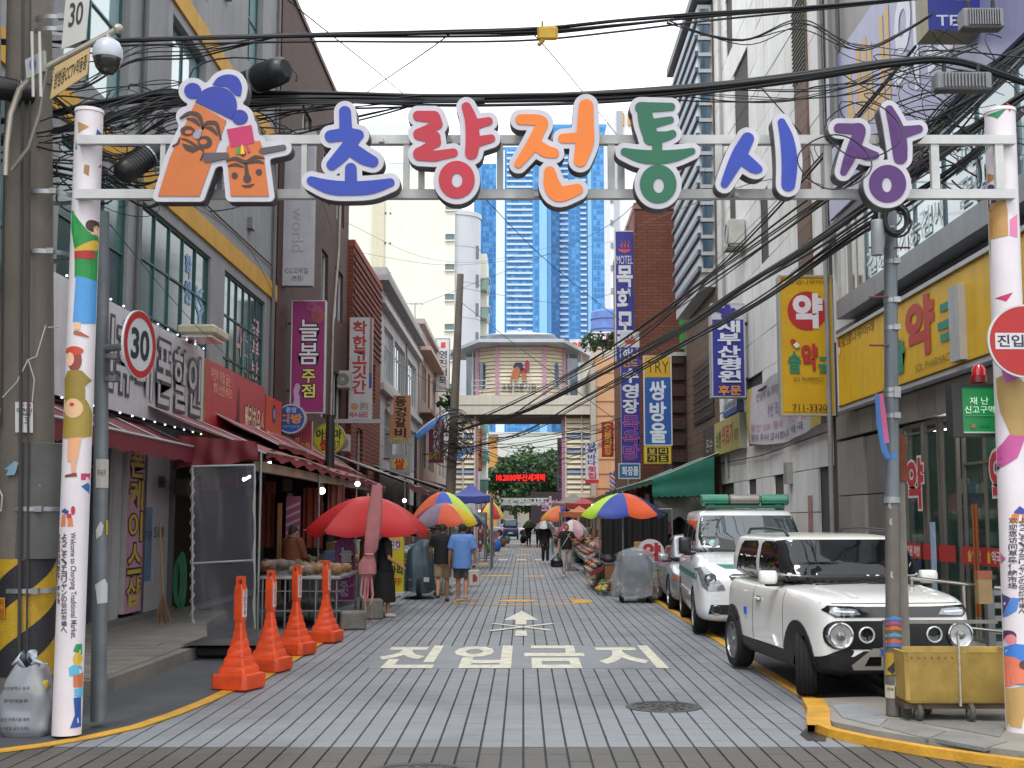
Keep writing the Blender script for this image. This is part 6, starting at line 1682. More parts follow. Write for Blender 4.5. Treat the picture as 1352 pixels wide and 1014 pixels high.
thin =[([(600,40,14),(420,190,40),(380,330,60)],'lines'),([(640,262,25),(740,360,35),(880,470,48)],''),([(860,250,20),(760,320,40),(560,400,60)],''),([(1200,285,12),(1000,240,30),(840,300,50)],''),([(380,0,14),(560,150,30),(640,240,50)],''),([(700,40,12),(760,110,18),(880,260,30)],''),([(455,330,45),(600,350,60),(760,330,60),(900,290,45)],''),([(460,295,44),(560,340,60),(640,345,70),(760,318,60)],''),
  ([(420,250,32),(450,330,44),(490,400,60)],''),([(1270,20,13),(1130,160,16),(960,330,24),(850,440,40)],''),([(1060,20,13),(960,180,20),(880,300,34)],''),([(180,200,13),(300,300,22),(400,400,33),(500,520,50)],''),([(140,290,12),(250,420,20),(350,520,30),(420,590,36)],''),([(220,250,13),(330,330,24),(380,430,33)],''),([(610,400,56),(700,470,50),(820,560,46)],''),([(608,380,56),(740,400,60),(836,380,50)],''),([(1000,110,12),(1060,180,13),(1075,215,11.6)],''),([(510,470,60),(560,500,66),(600,520,56)],''),([(600,545,56),(560,570,50),(470,600,40)],''),([(596,585,56),(520,640,44)],'')]
wn_=['from the upper bundle down past the first blue letter','from the gate beam down to the bath house sign','crossing behind the green letter to the pavilion roof','from the right steel pole across the blue letters','from the top edge down behind the red letter','dropping from the yellow tag past the orange letter','sagging level between the brown building and the motel','sagging lower in front of the cream tower','down the edge of the brown tiled building','from the blue corner sign down past the hospital sign','from the upper bundle down past the louvred building','from the left pillar over the gables to the far pole','from the left pillar across the cafe sign','from the tall mask down the brown wall','from the far pole across the pavilion front','level from the far pole top to the motel','short loop falling from the main bundle to the purple letter','short run in front of the pink house','from the far pole to the left awning','from the far pole down to the grey house']
for i,(pts,_) in enumerate(thin):
 bundle('thin overhead wire '+wn_[i],pts,1,0.012 if pts[1][2]>24 else 0.006,0.0,'thin wires across the street',seed=20+i,m=10,name='overhead_wire')
rnd=random.Random(77)
for lbl,n,(x0,x1),(y0,y1),Y,r0,r1 in (('wild loops of thin black cable hanging around the left pillar top',44,(75,340),(95,265),11.5,0.1,0.42),('wild loops of thin black cable around the right end of the bundles',38,(1120,1352),(60,250),12.0,0.12,0.45)):
 o=root('cable_tangle',lbl,'overhead cable',at((x0+x1)/2,(y0+y1)/2,Y))
 for k in range(n):
  c_=at(rnd.uniform(x0,x1),rnd.uniform(y0,y1),Y+rnd.uniform(-0.15,0.35))
  a0,w_,h_=rnd.uniform(0,6.28),rnd.uniform(r0,r1)*1.5,rnd.uniform(r0,r1)*0.6
  sl=rnd.uniform(-0.5,0.5)
  MB().tube([(c_.x+w_*math.cos(a0+t*0.33),c_.y+0.1*math.sin(a0+t*0.5),c_.z+h_*math.sin(a0+t*0.33)+sl*w_*math.cos(a0+t*0.33)) for t in range(rnd.randint(9,18))],rnd.choice([0.004,0.006,0.009]),5).build('strand',mat(rnd.choice(['#17181a','#1c2022','#16241f']),0.55,0,0.05),o,smooth='all')
bundle('black cable sheaf sloping down behind the right pillar top',[(1360,60,12.2),(1300,110,12.2),(1240,165,12.2),(1180,235,12),(1150,300,12.6)],12,0.012,0.14,seed=41)
bundle('black cable sheaf passing behind the mask emblem to the left pillar',[(40,210,11.3),(120,225,11.4),(190,250,11.6),(240,215,11.7),(330,150,11.7)],7,0.012,0.12,seed=42)
bundle('slack dark cables between the left pillar and the lettering',[(90,180,11.5),(180,190,11.6),(300,170,11.7),(450,140,11.6),(560,131,11.5)],6,0.008,0.09,seed=43)
bundle('slack thin cables under the upper bundle on the right',[(880,28,11.8),(980,52,11.8),(1060,30,11.8),(1140,60,11.8),(1230,20,11.8)],4,0.007,0.08,seed=44)
bundle('second thick cable run just below the main bundle on the left',[(-40,190,11.7),(100,168,11.6),(210,140,11.6),(330,136,11.5),(480,133,11.5),(640,133,11.5)],9,0.012,0.05,seed=45)
bundle('third cable run from the right steel pole towards the far concrete pole',[(1300,120,12.1),(1200,180,12.3),(1090,255,14),(980,335,18),(890,400,24),(800,462,31),(720,510,40),(640,548,50),(602,560,56)],5,0.014,0.1,seed=46)
def closure(label,a,b,r,Y):
 p,q=at(*a,Y),at(*b,Y-0.25)
 o=root('cable_closure',label,'cable box',p.lerp(q,0.5))
 P_=[p.lerp(q,t) for t in (0,0.02,0.35,0.36,0.8,0.93,1)]
 MB().tube(P_,[r*0.75,r*0.9,r*0.94,r,r*1.05,r*0.98,r*0.7],18).build('shell',mat('#1a1b1d',0.4,0,0.1),o,smooth=True)
 MB().tube([p.lerp(q,0.3),p.lerp(q,0.335)],r*1.06,18).build('band',stl,o)
 for k in range(7): MB().tube([p.lerp(q,0.4+k*0.06),p.lerp(q,0.415+k*0.06)],r*1.07,18).build('rib',mat('#141517',0.5),o)
closure('black ribbed cable closure beside the tall mask hat',(320,112),(378,90),0.125,11.5)
closure('black ribbed cable closure behind the gate beam at the left pillar',(212,192),(158,232),0.11,11.4)
closure('black cable closure cut by the left picture edge',(45,125),(-20,112),0.1,11)
def amp(label,a,b,Y,tilt):
 p,q=at(a[0],b[1],Y),at(b[0],a[1],Y)
 c_=(p+q)/2
 o=root('cable_amplifier',label,'cable box',c_)
 d=(q.x-p.x,0.16,q.z-p.z)
 m_=mat('#77787a',0.5,0.4,0.15,6)
 MB().cbox(c_,d,0,0.015).build('case',m_,o)
 for k in range(13):
  x=p.x+d[0]*(0.14+0.06*k)
  MB().box(x,x+0.012,Y-0.11,Y-0.08,p.z+0.02,q.z-0.02).build('fin',m_,o)
 for s_ in (0.2,0.8): MB().cyl((p.x+d[0]*s_,Y,q.z),(p.x+d[0]*s_,Y,q.z+0.1),0.02).build('hook',blk,o)
amp('finned grey cable amplifier hanging over the blue box sign',(1268,14),(1322,40),11.7,0)
amp('finned grey cable amplifier hanging on the bundle near the right pillar',(1233,98),(1306,121),11.6,0)
cl=root('cable_loop','thin black cable loop hanging in front of the purple letter','overhead cable',at(1095,210,10.0))
for c_,r_ in (((1102,214),50),((1140,172),52)):
 o_=at(*c_,10.0); rm=r_*10.0/1650
 MB().tube([(o_.x+rm*math.cos(t),10.0+0.04*math.sin(3*t),o_.z+rm*0.72*math.sin(t)) for t in [i*math.pi/20 for i in range(41)]],0.006,6).build('loop',blk,cl)
lan=root('yellow_tag','small yellow plastic tag hanging on the upper cable bundle','tag',at(722,44,11.6))
c_=at(723,44,11.6)
MB().cbox(c_,(0.2,0.05,0.14),0,0.02).build('case',mat('#b08a1c',0.5,0,0.2,9),lan)
MB().cyl(c_+Vector((-0.05,0,0.07)),c_+Vector((-0.05,0,0.12)),0.01).cyl(c_+Vector((-0.04,-0.03,-0.08)),c_+Vector((-0.09,-0.03,-0.13)),0.02).build('clip',mat('#8a6a18',0.5),lan)
# LED board and the second gate beyond the pavilion
led=hang('led_board','black running text board with red lit letters under the pavilion',652,624,722,637,98,0.3,'#1a0c0c','#26201e',[('t','10.2030부산세계박',(0.05,0.15,0.97,0.86),'#d8180c',{'b': 0.02,'e': 2.0})],cat='display')
g2=root('second_gate','low white gate with cut-out letters at the far end of the street','gate',(0,138,0))
zx=lambda px: at(px,660,138).x
zz=lambda py: at(690,py,138).z
MB().box(zx(659),zx(727),138,138.3,zz(667),zz(664)).box(zx(659),zx(727),138,138.3,zz(659),zz(657.5)).box(zx(659),zx(661),138,138.3,0,zz(657)).box(zx(725),zx(728),138,138.3,0,zz(655)).build('frame',mat('#c3c3c3',0.5),g2)
mb=MB(); mb.T=MF(137.8); put_text(mb,'초량전통시장',zx(664),zz(667),zx(722),zz(658),0,0.07); mb.build('lettering',mat('#c9c9c9',0.5),g2)
# ---------------------------------------------------------------- awnings, stalls and goods
def surf(f,nu,nv,T=0.0):
 mb=MB()
 for i in range(nu+1):
  for j in range(nv+1): mb.v.append(tuple(f(i/nu,j/nv)))
 for i in range(nu):
  for j in range(nv):
   a=i*(nv+1)+j
   mb.f.append((a,a+nv+1,a+nv+2,a+1)); mb.mi.append(0)
 return mb
maroon=mat('#6e1f2c',0.7,0,0.18,1.2,stain=0.2)
maroon2=mat('#8a2f3a',0.65,0,0.2,1.0,stain=0.2)
tan_=mat('#a08a74',0.7,0,0.15,2)
gal=mat('#8d8f90',0.4,0.6,0.2,4)
def awning(label,side,xw,zw,xf,zf0,zf1,y0,y1,m,val=0.26,scal=True,bays=10,rip=0.012,post=True,trim=None):
 """sloping cloth roof from the wall (xw, zw) to its front edge (xf, zf)"""
 o=root('awning',label,'awning',(xf,(y0+y1)/2,0 if post else min(zf0,zf1)))
 rnd=random.Random(label)
 ph=rnd.uniform(0,6)
 f=lambda u,v: (xw+(xf-xw)*v,y0+(y1-y0)*u,zw+(zf0+(zf1-zf0)*u-zw)*v-0.05*math.sin(math.pi*v)-rip*(1+math.cos(u*bays*2*math.pi+ph))*(0.3+v))
 surf(f,bays*6,8).build('cloth',m,o,smooth='all')
 s_=1 if xf>xw else -1
 nn=bays*8
 g=lambda u,v: (xf+s_*0.012*math.cos(u*nn*math.pi),y0+(y1-y0)*u,f(u,1)[2]-v*(val+(0.03*abs(math.sin(u*nn*math.pi/2)) if scal else 0)))
 surf(g,nn,2).build('valance',m,o,smooth='all')
 e=MB()
 e.tube([f(u/10,1)[0:1]+(f(u/10,1)[1],f(u/10,1)[2]-0.0) for u in range(11)],0.022,6)
 e.build('front_tube',trim or gal,o,smooth=True)
 for k in range(bays // 2+1):
  u=k/(bays // 2)
  p=f(u,1)
  MB().tube([f(u,0),(p[0],p[1],p[2]-0.03)],0.018,6).build('arm',gal,o)
  if post and k%2==0: MB().cyl((p[0]-s_*0.08,p[1],0),(p[0]-s_*0.08,p[1],p[2]),0.025,None,8).build('post',gal,o)
 return o
awning('plain maroon awning with a pleated valance over the phone shop',1,XL+0.05,3.4,-5.38,2.98,2.98,12.5,20.6,maroon,0.24,True,10,post=False,trim=mat('#b9b6b6',0.4,0.3))
aw1=awning('long faded maroon market awning over the snack table and red parasol',1,XL+0.05,3.75,-4.2,2.96,2.82,20.4,38,maroon2,0.12,False,12,0.03,trim=tan_)
MB().box(-4.42,-4.3,20.5,37.9,2.58,2.74).build('front_beam',tan_,aw1)
awning('brighter red upper awning lapped over the long maroon one',1,XL+0.05,4.0,-4.9,3.35,3.15,25,39,mat('#8c1f28',0.6,0,0.15,1.5),0.1,False,8,0.02,post=False)
# end flap of the market awning and the clear sheet hung from it
fl_=root('tarpaulin_flap','maroon tarpaulin flap closing the near end of the market awning','tarpaulin',at(290,600,20.3))
qq=[(228,622),(326,614),(343,606),(338,583),(262,578),(232,590)]
fq=lambda u,v: Vector(at(228,621,20.35).lerp(at(342,608,20.3),u)).lerp(Vector(at(236,575,20.35).lerp(at(339,583,20.3),u)),v)+Vector((0,-0.05*math.sin(u*14+v*3)*(1-v)-0.02*math.sin(u*31),0.03*math.sin(u*9)*(1-v)))
surf(fq,30,8).build('cloth',mat('#6c2229',0.7,0,0.2,1.5,stain=0.2),fl_,smooth='all')
pk=root('plastic_screen','clear plastic sheet laced to a pipe frame at the near end of the market stall','plastic screen',gp(290,834))
a_,b_=at(254,838,20.15),at(336,832,20.2)
ta,tb=at(254,616,20.15),at(336,614,20.2)
fq=lambda u,v: a_.lerp(b_,u).lerp(ta.lerp(tb,u),v)+Vector((0,-0.02*math.sin(u*7+2*v)-0.008*math.sin(v*9+u*5),0))
surf(fq,24,24).build('sheet',see_glass('#8a8a92',0.24),pk,smooth='all')
for p,q in ((a_,ta),(b_,tb),(ta,tb),(a_.lerp(ta,0.42),b_.lerp(tb,0.42))): MB().cyl(p,q,0.02 if p is not a_.lerp(ta,0.42) else 0.01,None,8).build('pipe',mat('#9aa09a',0.4,0.4),pk)
MB().tube([a_.lerp(ta,t/90)+Vector((0.035*math.cos(t*0.9),0.035*math.sin(t*0.9)-0.01,0)) for t in range(90)],0.008,5).build('lacing_rope',mat('#b5b8b0',0.7),pk)
MB().tube([b_.lerp(tb,t/30)+Vector((0.02*math.cos(t*0.7),-0.02,0)) for t in range(30)],0.007,5).build('lacing_rope',mat('#b5b8b0',0.7),pk)
# phone shop front under the awning
sf=root('phone_shop_front','phone shop front with grey door panels and posters under the plain maroon awning','shop front',(XL,16,0.16))
window(sf,ML(XL),12.6,19.0,0.2,3.2,4,2,mat('#8f9092',0.4,0.3),see_glass('#40485a',0.6),depth=0.02,vs=[0,0.8,1],name='shop_window')
for y,z0,z1,c in ((14.9,0.6,2.6,'#8a3a72'),(15.6,0.4,2.4,'#6a5aa0'),(13.6,0.5,2.6,'#b04a7a'),(16.6,1.0,2.4,'#a83a5a'),(18.2,0.5,2.0,'#8a6aa0')): MB().box(XL-0.03,XL-0.02,y-0.3,y+0.3,z0,z1).build('window_poster',mat(c,0.5,0,0.3,5),sf)
for y0,y1,c in ((19.1,19.5,'#9c9d9e'),(19.52,19.93,'#a9aaad'),(20.95,21.75,'#b4b4b8'),(21.78,22.6,'#afafb4')): MB().box(XL-0.05,XL+0.02,y0,y1,0.2,2.9).build('door_panel',mat(c,0.5,0,0.1,2,stain=0.15),sf)
MB().box(XL+0.021,XL+0.026,21.0,21.6,0.75,2.0).build('poster',mat('#5f86a8',0.4,0,0.4,2),sf)
MB().box(XL+0.021,XL+0.026,21.9,22.3,2.35,2.55).build('poster',mat('#6a5a78',0.4,0,0.2,2),sf)
mb=MB(); mb.T=ML(XL+0.03); put_text(mb,'xy S10',21.2,1.42,22.3,1.66,0,0.0); mb.build('lettering',mat('#3a3a40',0.5),sf)
MB().box(XL-0.02,XL+0.15,12.6,22.7,0.16,0.24).build('sill',mat('#6a6864',0.7),sf)
for y in (19.05,20.92,22.66): MB().box(XL-0.05,XL+0.1,y-0.06,y+0.06,0.2,3.25).build('jamb',mat('#5a5a5c',0.5),sf)
panel('case_sign','tall pink sign with yellow vertical letters on the wall beside the phone shop door','sign',(Matrix(((0,0,1,XL+0.1),(1,0,0,19.97),(0,1,0,0.3),(0,0,0,1))),0.92,2.75),0.12,'#c090aa','#a9a6a4',[('v','폰케이스샵',(0.12,0.03,0.86,0.97),'#c9b048',{'b': 0.02,'o': '#3a3030','ow': 0.05})])
br=root('broom','straw broom leaning by the phone shop door','broom',gp(214,828))
MB().cyl(at(216,815,19.2),at(211,690,19.3),0.014).build('handle',mat('#8a6a44',0.7),br)
for k in range(16): MB().tube([at(215,785,19.2),at(208+k*0.9,805,19.2),at(205.5+k*1.3+math.sin(k*5),823+2*math.sin(k*7),19.2+0.05*math.sin(k*3))],[0.014,0.01,0.004],5).build('bristle',mat(random.choice(['#6e563e','#5e4834','#7a6248']),0.9),br)
hs=root('hose','green garden hose coiled on a hook beside the plastic screen','hose',gp(236,832))
for k in range(5): 
 c_=at(234+k,768,19.9)
 MB().tube([(c_.x+(0.05+0.006*k)*math.cos(t),19.9+0.02*k,c_.z+(0.34+0.03*k)*math.sin(t)) for t in [i*math.pi/12 for i in range(25)]],0.009,6).build('coil',mat('#1d5a42',0.4),hs)
bt_=root('floor_tarp','black rubber sheet and pallet lying on the asphalt by the shop step','pallet',(-3.75,17.4,0))
MB().cbox((-3.8,17.3,0.1),(0.9,1.9,0.14),0.03,0.03).build('pallet',mat('#1c1c1e',0.7,0,0.3,4),bt_)
surf(lambda u,v: (-4.35+1.25*u,16.15+2.4*v,0.2+0.03*math.sin(u*9)*math.sin(v*7)-0.14*max(0,u-0.8)*5*0.9),14,14).build('rubber_sheet',mat('#242426',0.6,0,0.3,4),bt_,smooth='all')
# stall interior, its deep shade painted in as near-black walls
stall_shade=mat('#2b2320',0.9,0,0.3,1.5)
it=root('stall_interior','dim stall interior with hanging cloths behind the snack table','stall',(-6,24,0))
MB().box(XL-0.28,XL-0.2,22.8,31.6,0.05,3.3).build('back_wall',stall_shade,it)
MB().box(-6.3,-5.0,30.6,30.7,0.02,3.2).build('side_wall',stall_shade,it)
for (x0,x1,z0,z1,Y,c) in ((-5.6,-5.25,1.2,2.6,26.5,'#7a3a2a'),(-5.0,-4.55,1.15,2.5,28.5,'#8a3f2c'),(-4.6,-4.2,1.5,2.6,29.5,'#9a5a50')):
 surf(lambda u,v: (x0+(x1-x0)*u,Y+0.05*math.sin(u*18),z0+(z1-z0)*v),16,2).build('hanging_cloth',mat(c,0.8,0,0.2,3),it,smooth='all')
po=MB().box(at(377,700,25).x,at(396,700,25).x,25.0,25.03,at(380,740,25).z,at(380,655,25).z).build('striped_board',mat('#8a4a60',0.6),it)
for k in range(7): MB().prism([(0,0),(0.27,0.12),(0.27,0.17),(0,0.05)],(at(377.5,700,25).x,24.995,at(380,738,25).z+k*0.16),(1,0,0),(0,0,1),(0,-1,0),0,0.01).build('stripe',mat('#b08a9a',0.6),po)
MB().box(at(366,700,24).x,at(371,700,24).x,24,24.08,0.1,2.1).build('timber',mat('#8a5a34',0.7,0,0.2,3),it)
for k in range(6): MB().cbox((-5.9+0.1*k,22+k*1.2,2.35+0.1*(k%3)),(0.25,0.8,0.3),0.1*k,0.03).build('hanging_bundle',mat(random.choice(['#5a1f1a','#6a2a20','#3a2a2a']),0.8),it)
def lamp_tube(label,a,b,Y,rad=0.03,e=9):
 p,q=at(*a,Y),at(*b,Y+0.5)
 o=root('tube_lamp',label,'lamp',p)
 MB().cyl(p,q,rad,None,8).build('tube',mat('#f2f6ff',0.4,emit=e,var=0),o)
 MB().cyl(p+Vector((0,0,0.04)),q+Vector((0,0,0.04)),0.03,None,6).build('fitting',mat('#8a8a88',0.5),o)
 MB().cyl(p.lerp(q,0.5),p.lerp(q,0.5)+Vector((0,0,0.3)),0.006).build('cord',blk,o)
lamp_tube('lit tube lamp behind the clear plastic sheet',(322,633),(329,629),21.5); lamp_tube('lit tube lamp under the awning corner',(346,614),(356,611),20.9)
for lb_,px,py,Y in (('round glowing bulb under the awning by the lamp post',425,648,27),('small glowing bulb under the awning above the red parasol',472,639,24)):
 c_=at(px,py,Y)
 o=root('bulb_lamp',lb_,'lamp',c_)
 MB().ball(c_,0.075 if px<450 else 0.05,10).build('bulb',mat('#fff6e0',0.4,emit=8,var=0),o,smooth=True)
 MB().cyl(c_+Vector((0,0,0.05)),c_+Vector((0,0,0.13)),0.035).cyl(c_+Vector((0,0,0.13)),c_+Vector((0,0,0.6)),0.008).build('socket',mat('#6a6a66',0.5),o)

# snack table
stl2=mat('#85878a',0.35,0.7,0.2,5)
tb_=root('snack_table','steel pipe table loaded with bagged snacks behind the orange barriers','table',(-3.6,21.6,0))
X0,X1,Y0,Y1,Z=-4.35,-2.98,20.6,23.2,0.84
MB().cbox(((X0+X1)/2,(Y0+Y1)/2,Z),(X1-X0,Y1-Y0,0.05),0,0.01).build('table_top',mat('#9a9a98',0.35,0.5,0.2,3),tb_)
for x in (X0+0.08,-3.9,-3.4,X1-0.08):
 for y in (Y0+0.1,Y1-0.1): MB().cyl((x,y,0),(x,y,Z-0.02),0.018,None,8).build('leg',stl2,tb_)
for z in (0.3,0.62): MB().cyl((X0,Y0+0.1,z),(X1,Y0+0.1,z),0.012).cyl((X1-0.08,Y0,z),(X1-0.08,Y1,z),0.012).build('rail',stl2,tb_)
MB().box(X0+0.1,X1-0.1,Y0+0.2,Y1-0.2,0.28,0.31).build('shelf',mat('#5a5a5a',0.5,0.3),tb_)
rnd=random.Random(5)
def lump(c,r,sq,seed,n=9,amp=0.18):
 q=random.Random(seed)
 a=[q.uniform(0,6) for _ in range(6)]
 mb=MB(); mb.ball(c,r,n,sq)
 mb.v=[tuple(Vector(c)+(Vector(v)-Vector(c))*(1+amp*math.sin(v[0]/r*2.2+a[0])*math.cos(v[2]/r*2.6+a[1])+amp*0.5*math.sin(v[1]/r*4+a[2]))) for v in mb.v]
 return mb
wrap=see_glass('#c8c8c4',0.1)
k=0
descr=['amber','dark brown','golden','pale']
for i in range(9):
 for j in range(3):
  x,y=X0+0.12+i*0.142,Y0+0.18+j*0.62+rnd.uniform(-0.08,0.08)
  c=(x,y,Z+0.1+rnd.uniform(0,0.05)+(0.06 if i<3 else 0))
  ci=rnd.randrange(4)
  r=rnd.uniform(0.085,0.125)
  o=lump(c,r,(1,1.2,0.75),k).build('snack_bag',mat(['#8a4f18','#4a2a14','#a06a20','#8a6a48'][ci],0.4,0,0.6,26,bump=0.9),smooth='all')
  tag(o,'clear bag of '+descr[ci]+' fried snacks heaped on the steel pipe table','snack bag','bagged snacks on the table')
  mb=lump(c,r*1.12,(1,1.2,0.8),k+50,amp=0.1); mb.build('wrapper',wrap,o,smooth='all')
  k+=1
# orange barriers
org=mat('#d94a1c',0.5,0,0.28,5,bump=0.15,stain=0.22)
def make_barrier():
 o=root('barrier','x','traffic barrier',(0,0,0),'orange plastic barriers along the left edge of the road')
 b=MB()
 def ring(hx,hy,z,ch): return [(x,y,z) for x,y in ((hx-ch,-hy),(hx,-hy+ch),(hx,hy-ch),(hx-ch,hy),(-hx+ch,hy),(-hx,hy-ch),(-hx,-hy+ch),(-hx+ch,-hy))]
 def loft(b,rings):
  vs=[p for r in rings for p in r]
  fs=[(a*8+i,a*8+(i+1)%8,a*8+8+(i+1)%8,a*8+8+i) for a in range(len(rings)-1) for i in range(8)]
  b.add(vs,fs+[tuple(range(7,-1,-1)),tuple(range(len(vs)-8,len(vs)))])
 loft(b,[ring(0.235,0.24,0,0.03),ring(0.255,0.26,0.015,0.05),ring(0.26,0.265,0.12,0.05),ring(0.25,0.255,0.155,0.05),ring(0.19,0.2,0.165,0.04)])
 b.build('base',org,o,local=True,smooth=True)
 c=MB(); R_=[]
 z,w=0.16,0.195
 for k in range(6):
  R_+=[ring(w,w*1.02,z,0.02),ring(w*0.92,w*0.94,z+0.068,0.02),ring(w*0.86,w*0.88,z+0.078,0.02),ring(w*0.865,w*0.885,z+0.084,0.02)]
  z+=0.088; w *= 0.79
 R_.append(ring(0.045,0.05,z+0.02,0.012))
 loft(c,R_); c.build('cone',org,o,local=True,smooth=True)
 zc=z
 p=MB(); loft(p,[ring(0.045,0.05,zc,0.012),ring(0.06,0.065,zc+0.04,0.012),ring(0.06,0.065,zc+0.36,0.012),ring(0.045,0.06,zc+0.4,0.012)])
 for s in (-1,1): p.box(s*0.04-0.012,s*0.04+0.012,-0.03,0.03,zc+0.39,zc+0.46)
 p.box(-0.052,0.052,-0.032,0.032,zc+0.455,zc+0.49)
 pst=p.build('post',org,o,local=True,smooth=True)
 MB().box(0.0605,0.064,-0.05,0.05,zc+0.06,zc+0.35).build('white_board',mat('#c3c0bc',0.5),pst,local=True)
 M=Matrix(((0,0,1,0.066),(1,0,0,-0.045),(0,1,0,zc),(0,0,0,1)))
 t=MB(); t.T=M
 t2=MB(); put_text(t2,'주차금지',0.08,0.02,0.34,0.07,0,0.03)
 t.add([(v[1],v[0],0) for v in t2.v],[tuple(reversed(f)) for f in t2.f]); t.build('lettering',mat('#a8281f',0.5),pst,local=True)
 return o
proto=make_barrier()
for i,(px,py,rz,lbl) in enumerate(((312,912,-0.34,'orange plastic barrier nearest the steel sign pole'),(353,888,-0.27,'orange plastic barrier, second in the row from the sign pole'),(388,866,-0.36,'orange plastic barrier standing before the snack table legs'),(428,849,-0.22,'orange plastic barrier nearest the rough concrete blocks'))):
 p=gp(px,py)
 M=Matrix.Translation((p.x,p.y+0.1,0.012)) @ Matrix.Rotation(rz,4,'Z') @ Matrix.Diagonal((0.84,0.84,1.0,1.0))
 if i==0: place(proto,M); proto['label']=lbl
 else: copy_tree(proto,M,lbl)
# concrete blocks
for px,py,w,h,lbl in ((464,832,0.42,0.3,'rough grey concrete block in front of the tied pink cloth'),(489,818,0.4,0.36,'rough grey concrete block behind the front one')):
 p=gp(px,py)
 mb=MB(); mb.cbox((p.x,p.y+0.15,h/2),(w,0.36,h),0.2,0.03)
 tag(mb.build('concrete_block',mat('#75726a',0.9,0,0.3,4,bump=0.8,stain=0.2)),lbl,'concrete block')
# parasols
def parasol(label,px,apex,brim,rpx,Y,cols,val=0.1,a0=0.0,tip=True,base=True,cat='parasol',tilt=0.0,name='parasol',inner=None,zbase=0.0):
 top,edge=at(px,apex,Y),at(px,brim,Y)
 r=rpx*Y/1650
 hgt=top.z-edge.z
 M=Matrix.Translation((top.x,Y,0)) @ Matrix.Translation((0,0,edge.z)) @ Matrix.Rotation(tilt,4,'Y') @ Matrix.Translation((0,0,-edge.z))
 o=root(name,label,cat,M)
 n=len(cols)
 for k in range(n):
  t0,t1=a0+2*math.pi*k/n,a0+2*math.pi*(k+1)/n
  mb=MB()
  N,S_=6,6
  prof=lambda q: (r*q,edge.z+hgt*(1-q**1.9))
  for i in range(N+1):
   q=i/N
   for j in range(S_+1):
    s=j/S_
    t=t0+(t1-t0)*s
    rr_,z=prof(q)
    sag=1-0.045*math.sin(math.pi*s)*q
    ch=math.cos((t1-t0)/2)/math.cos((s-0.5)*(t1-t0))
    mb.v.append((rr_*sag*ch*math.cos(t),rr_*sag*ch*math.sin(t),z-0.03*q*math.sin(math.pi*s)))
  for s in range(S_+1):
   e=mb.v[N*(S_+1)+s]
   mb.v.append((e[0]*1.005,e[1]*1.005,e[2]-val*(0.65+0.35*abs(math.sin(math.pi*s/S_)))))
  for i in range(N+1):
   for j in range(S_):
    a=i*(S_+1)+j
    mb.f.append((a,a+S_+1,a+S_+2,a+1)); mb.mi.append(0)
  mb.build('canopy_panel',mat(cols[k],0.6,0,0.1,2,stain=0.06),o,local=True,smooth='all')
  MB().tube([(0.03*math.cos(t0),0.03*math.sin(t0),top.z-0.04)]+[(prof(q)[0]*math.cos(t0),prof(q)[0]*math.sin(t0),prof(q)[1]-0.02) for q in (0.33,0.66,1)]+[(r*1.03*math.cos(t0),r*1.03*math.sin(t0),edge.z-0.02)],0.007,5).build('rib',mat('#a9a9a8',0.4,0.5),o,local=True)
 MB().cyl((0,0,zbase),(0,0,top.z+0.05),0.02,0.016,8).build('pole',mat('#a9a7a0',0.4,0.3),o,local=True)
 if base: MB().lathe([(0,0.16),(0.06,0.15),(0.22,0.06),(0.24,0),(0,0)],n=16).build('foot',mat('#5a5a58',0.8),o,local=True)
 return o
parasol('big plain red parasol over the snack table',486,655,698,80,23.9,['#b01a1e']*8,0.13,0.2)
parasol('rainbow parasol with orange, blue and lime panels beside the long awning',585,649,686,46,33,['#2f4fae','#a8c84a','#4a9ac8','#2f4fae','#4a9ac8','#c8603a','#2f4fae','#b8cf5a'],0.08,-0.3)
parasol('faded pink, grey and orange parasol hanging low over the left stalls',586,664,689,44,30,['#8a3a5a','#c87a2a','#b83a3a','#4a8ab0','#8a3450','#7a6a7c','#c04a28','#c8a82a'],0.09,-0.1)
parasol('yellow and red parasol further along the left stalls',648,663,682,18,62,['#b8322a','#c9b44a','#b8322a','#c9b44a','#a83028','#d0c05a','#b8322a','#c9b44a'],0.12)
parasol('rainbow parasol with lime, blue and orange panels in front of the green awning',822,651,678,54,29.5,['#26305a','#7a3a30','#c9c2b8','#6a3a34','#a8cf3a','#2a3f96','#d85a2c','#26305e'],0.1,0.06)
parasol('orange and blue parasol among the right hand stalls',738,668,684,24,58,['#2f3f8a','#c8682a','#b8642a','#8a8a80','#c8882a','#c8602a','#2f3f8a','#c8602a'],0.14,0.1)
parasol('white and pink patterned parasol with a printed sign standing low by the right stalls',756,686,700,19,44,['#b84a6a','#b9b8b4','#c08aa0','#bdbab8','#b84a6a','#c4c0b8','#c8a0a8','#c4c2b4'],0.22)
parasol('small pink parasol far along the street',716,688,693,9,88,['#b86a7a','#c98a96']*4,0.15)
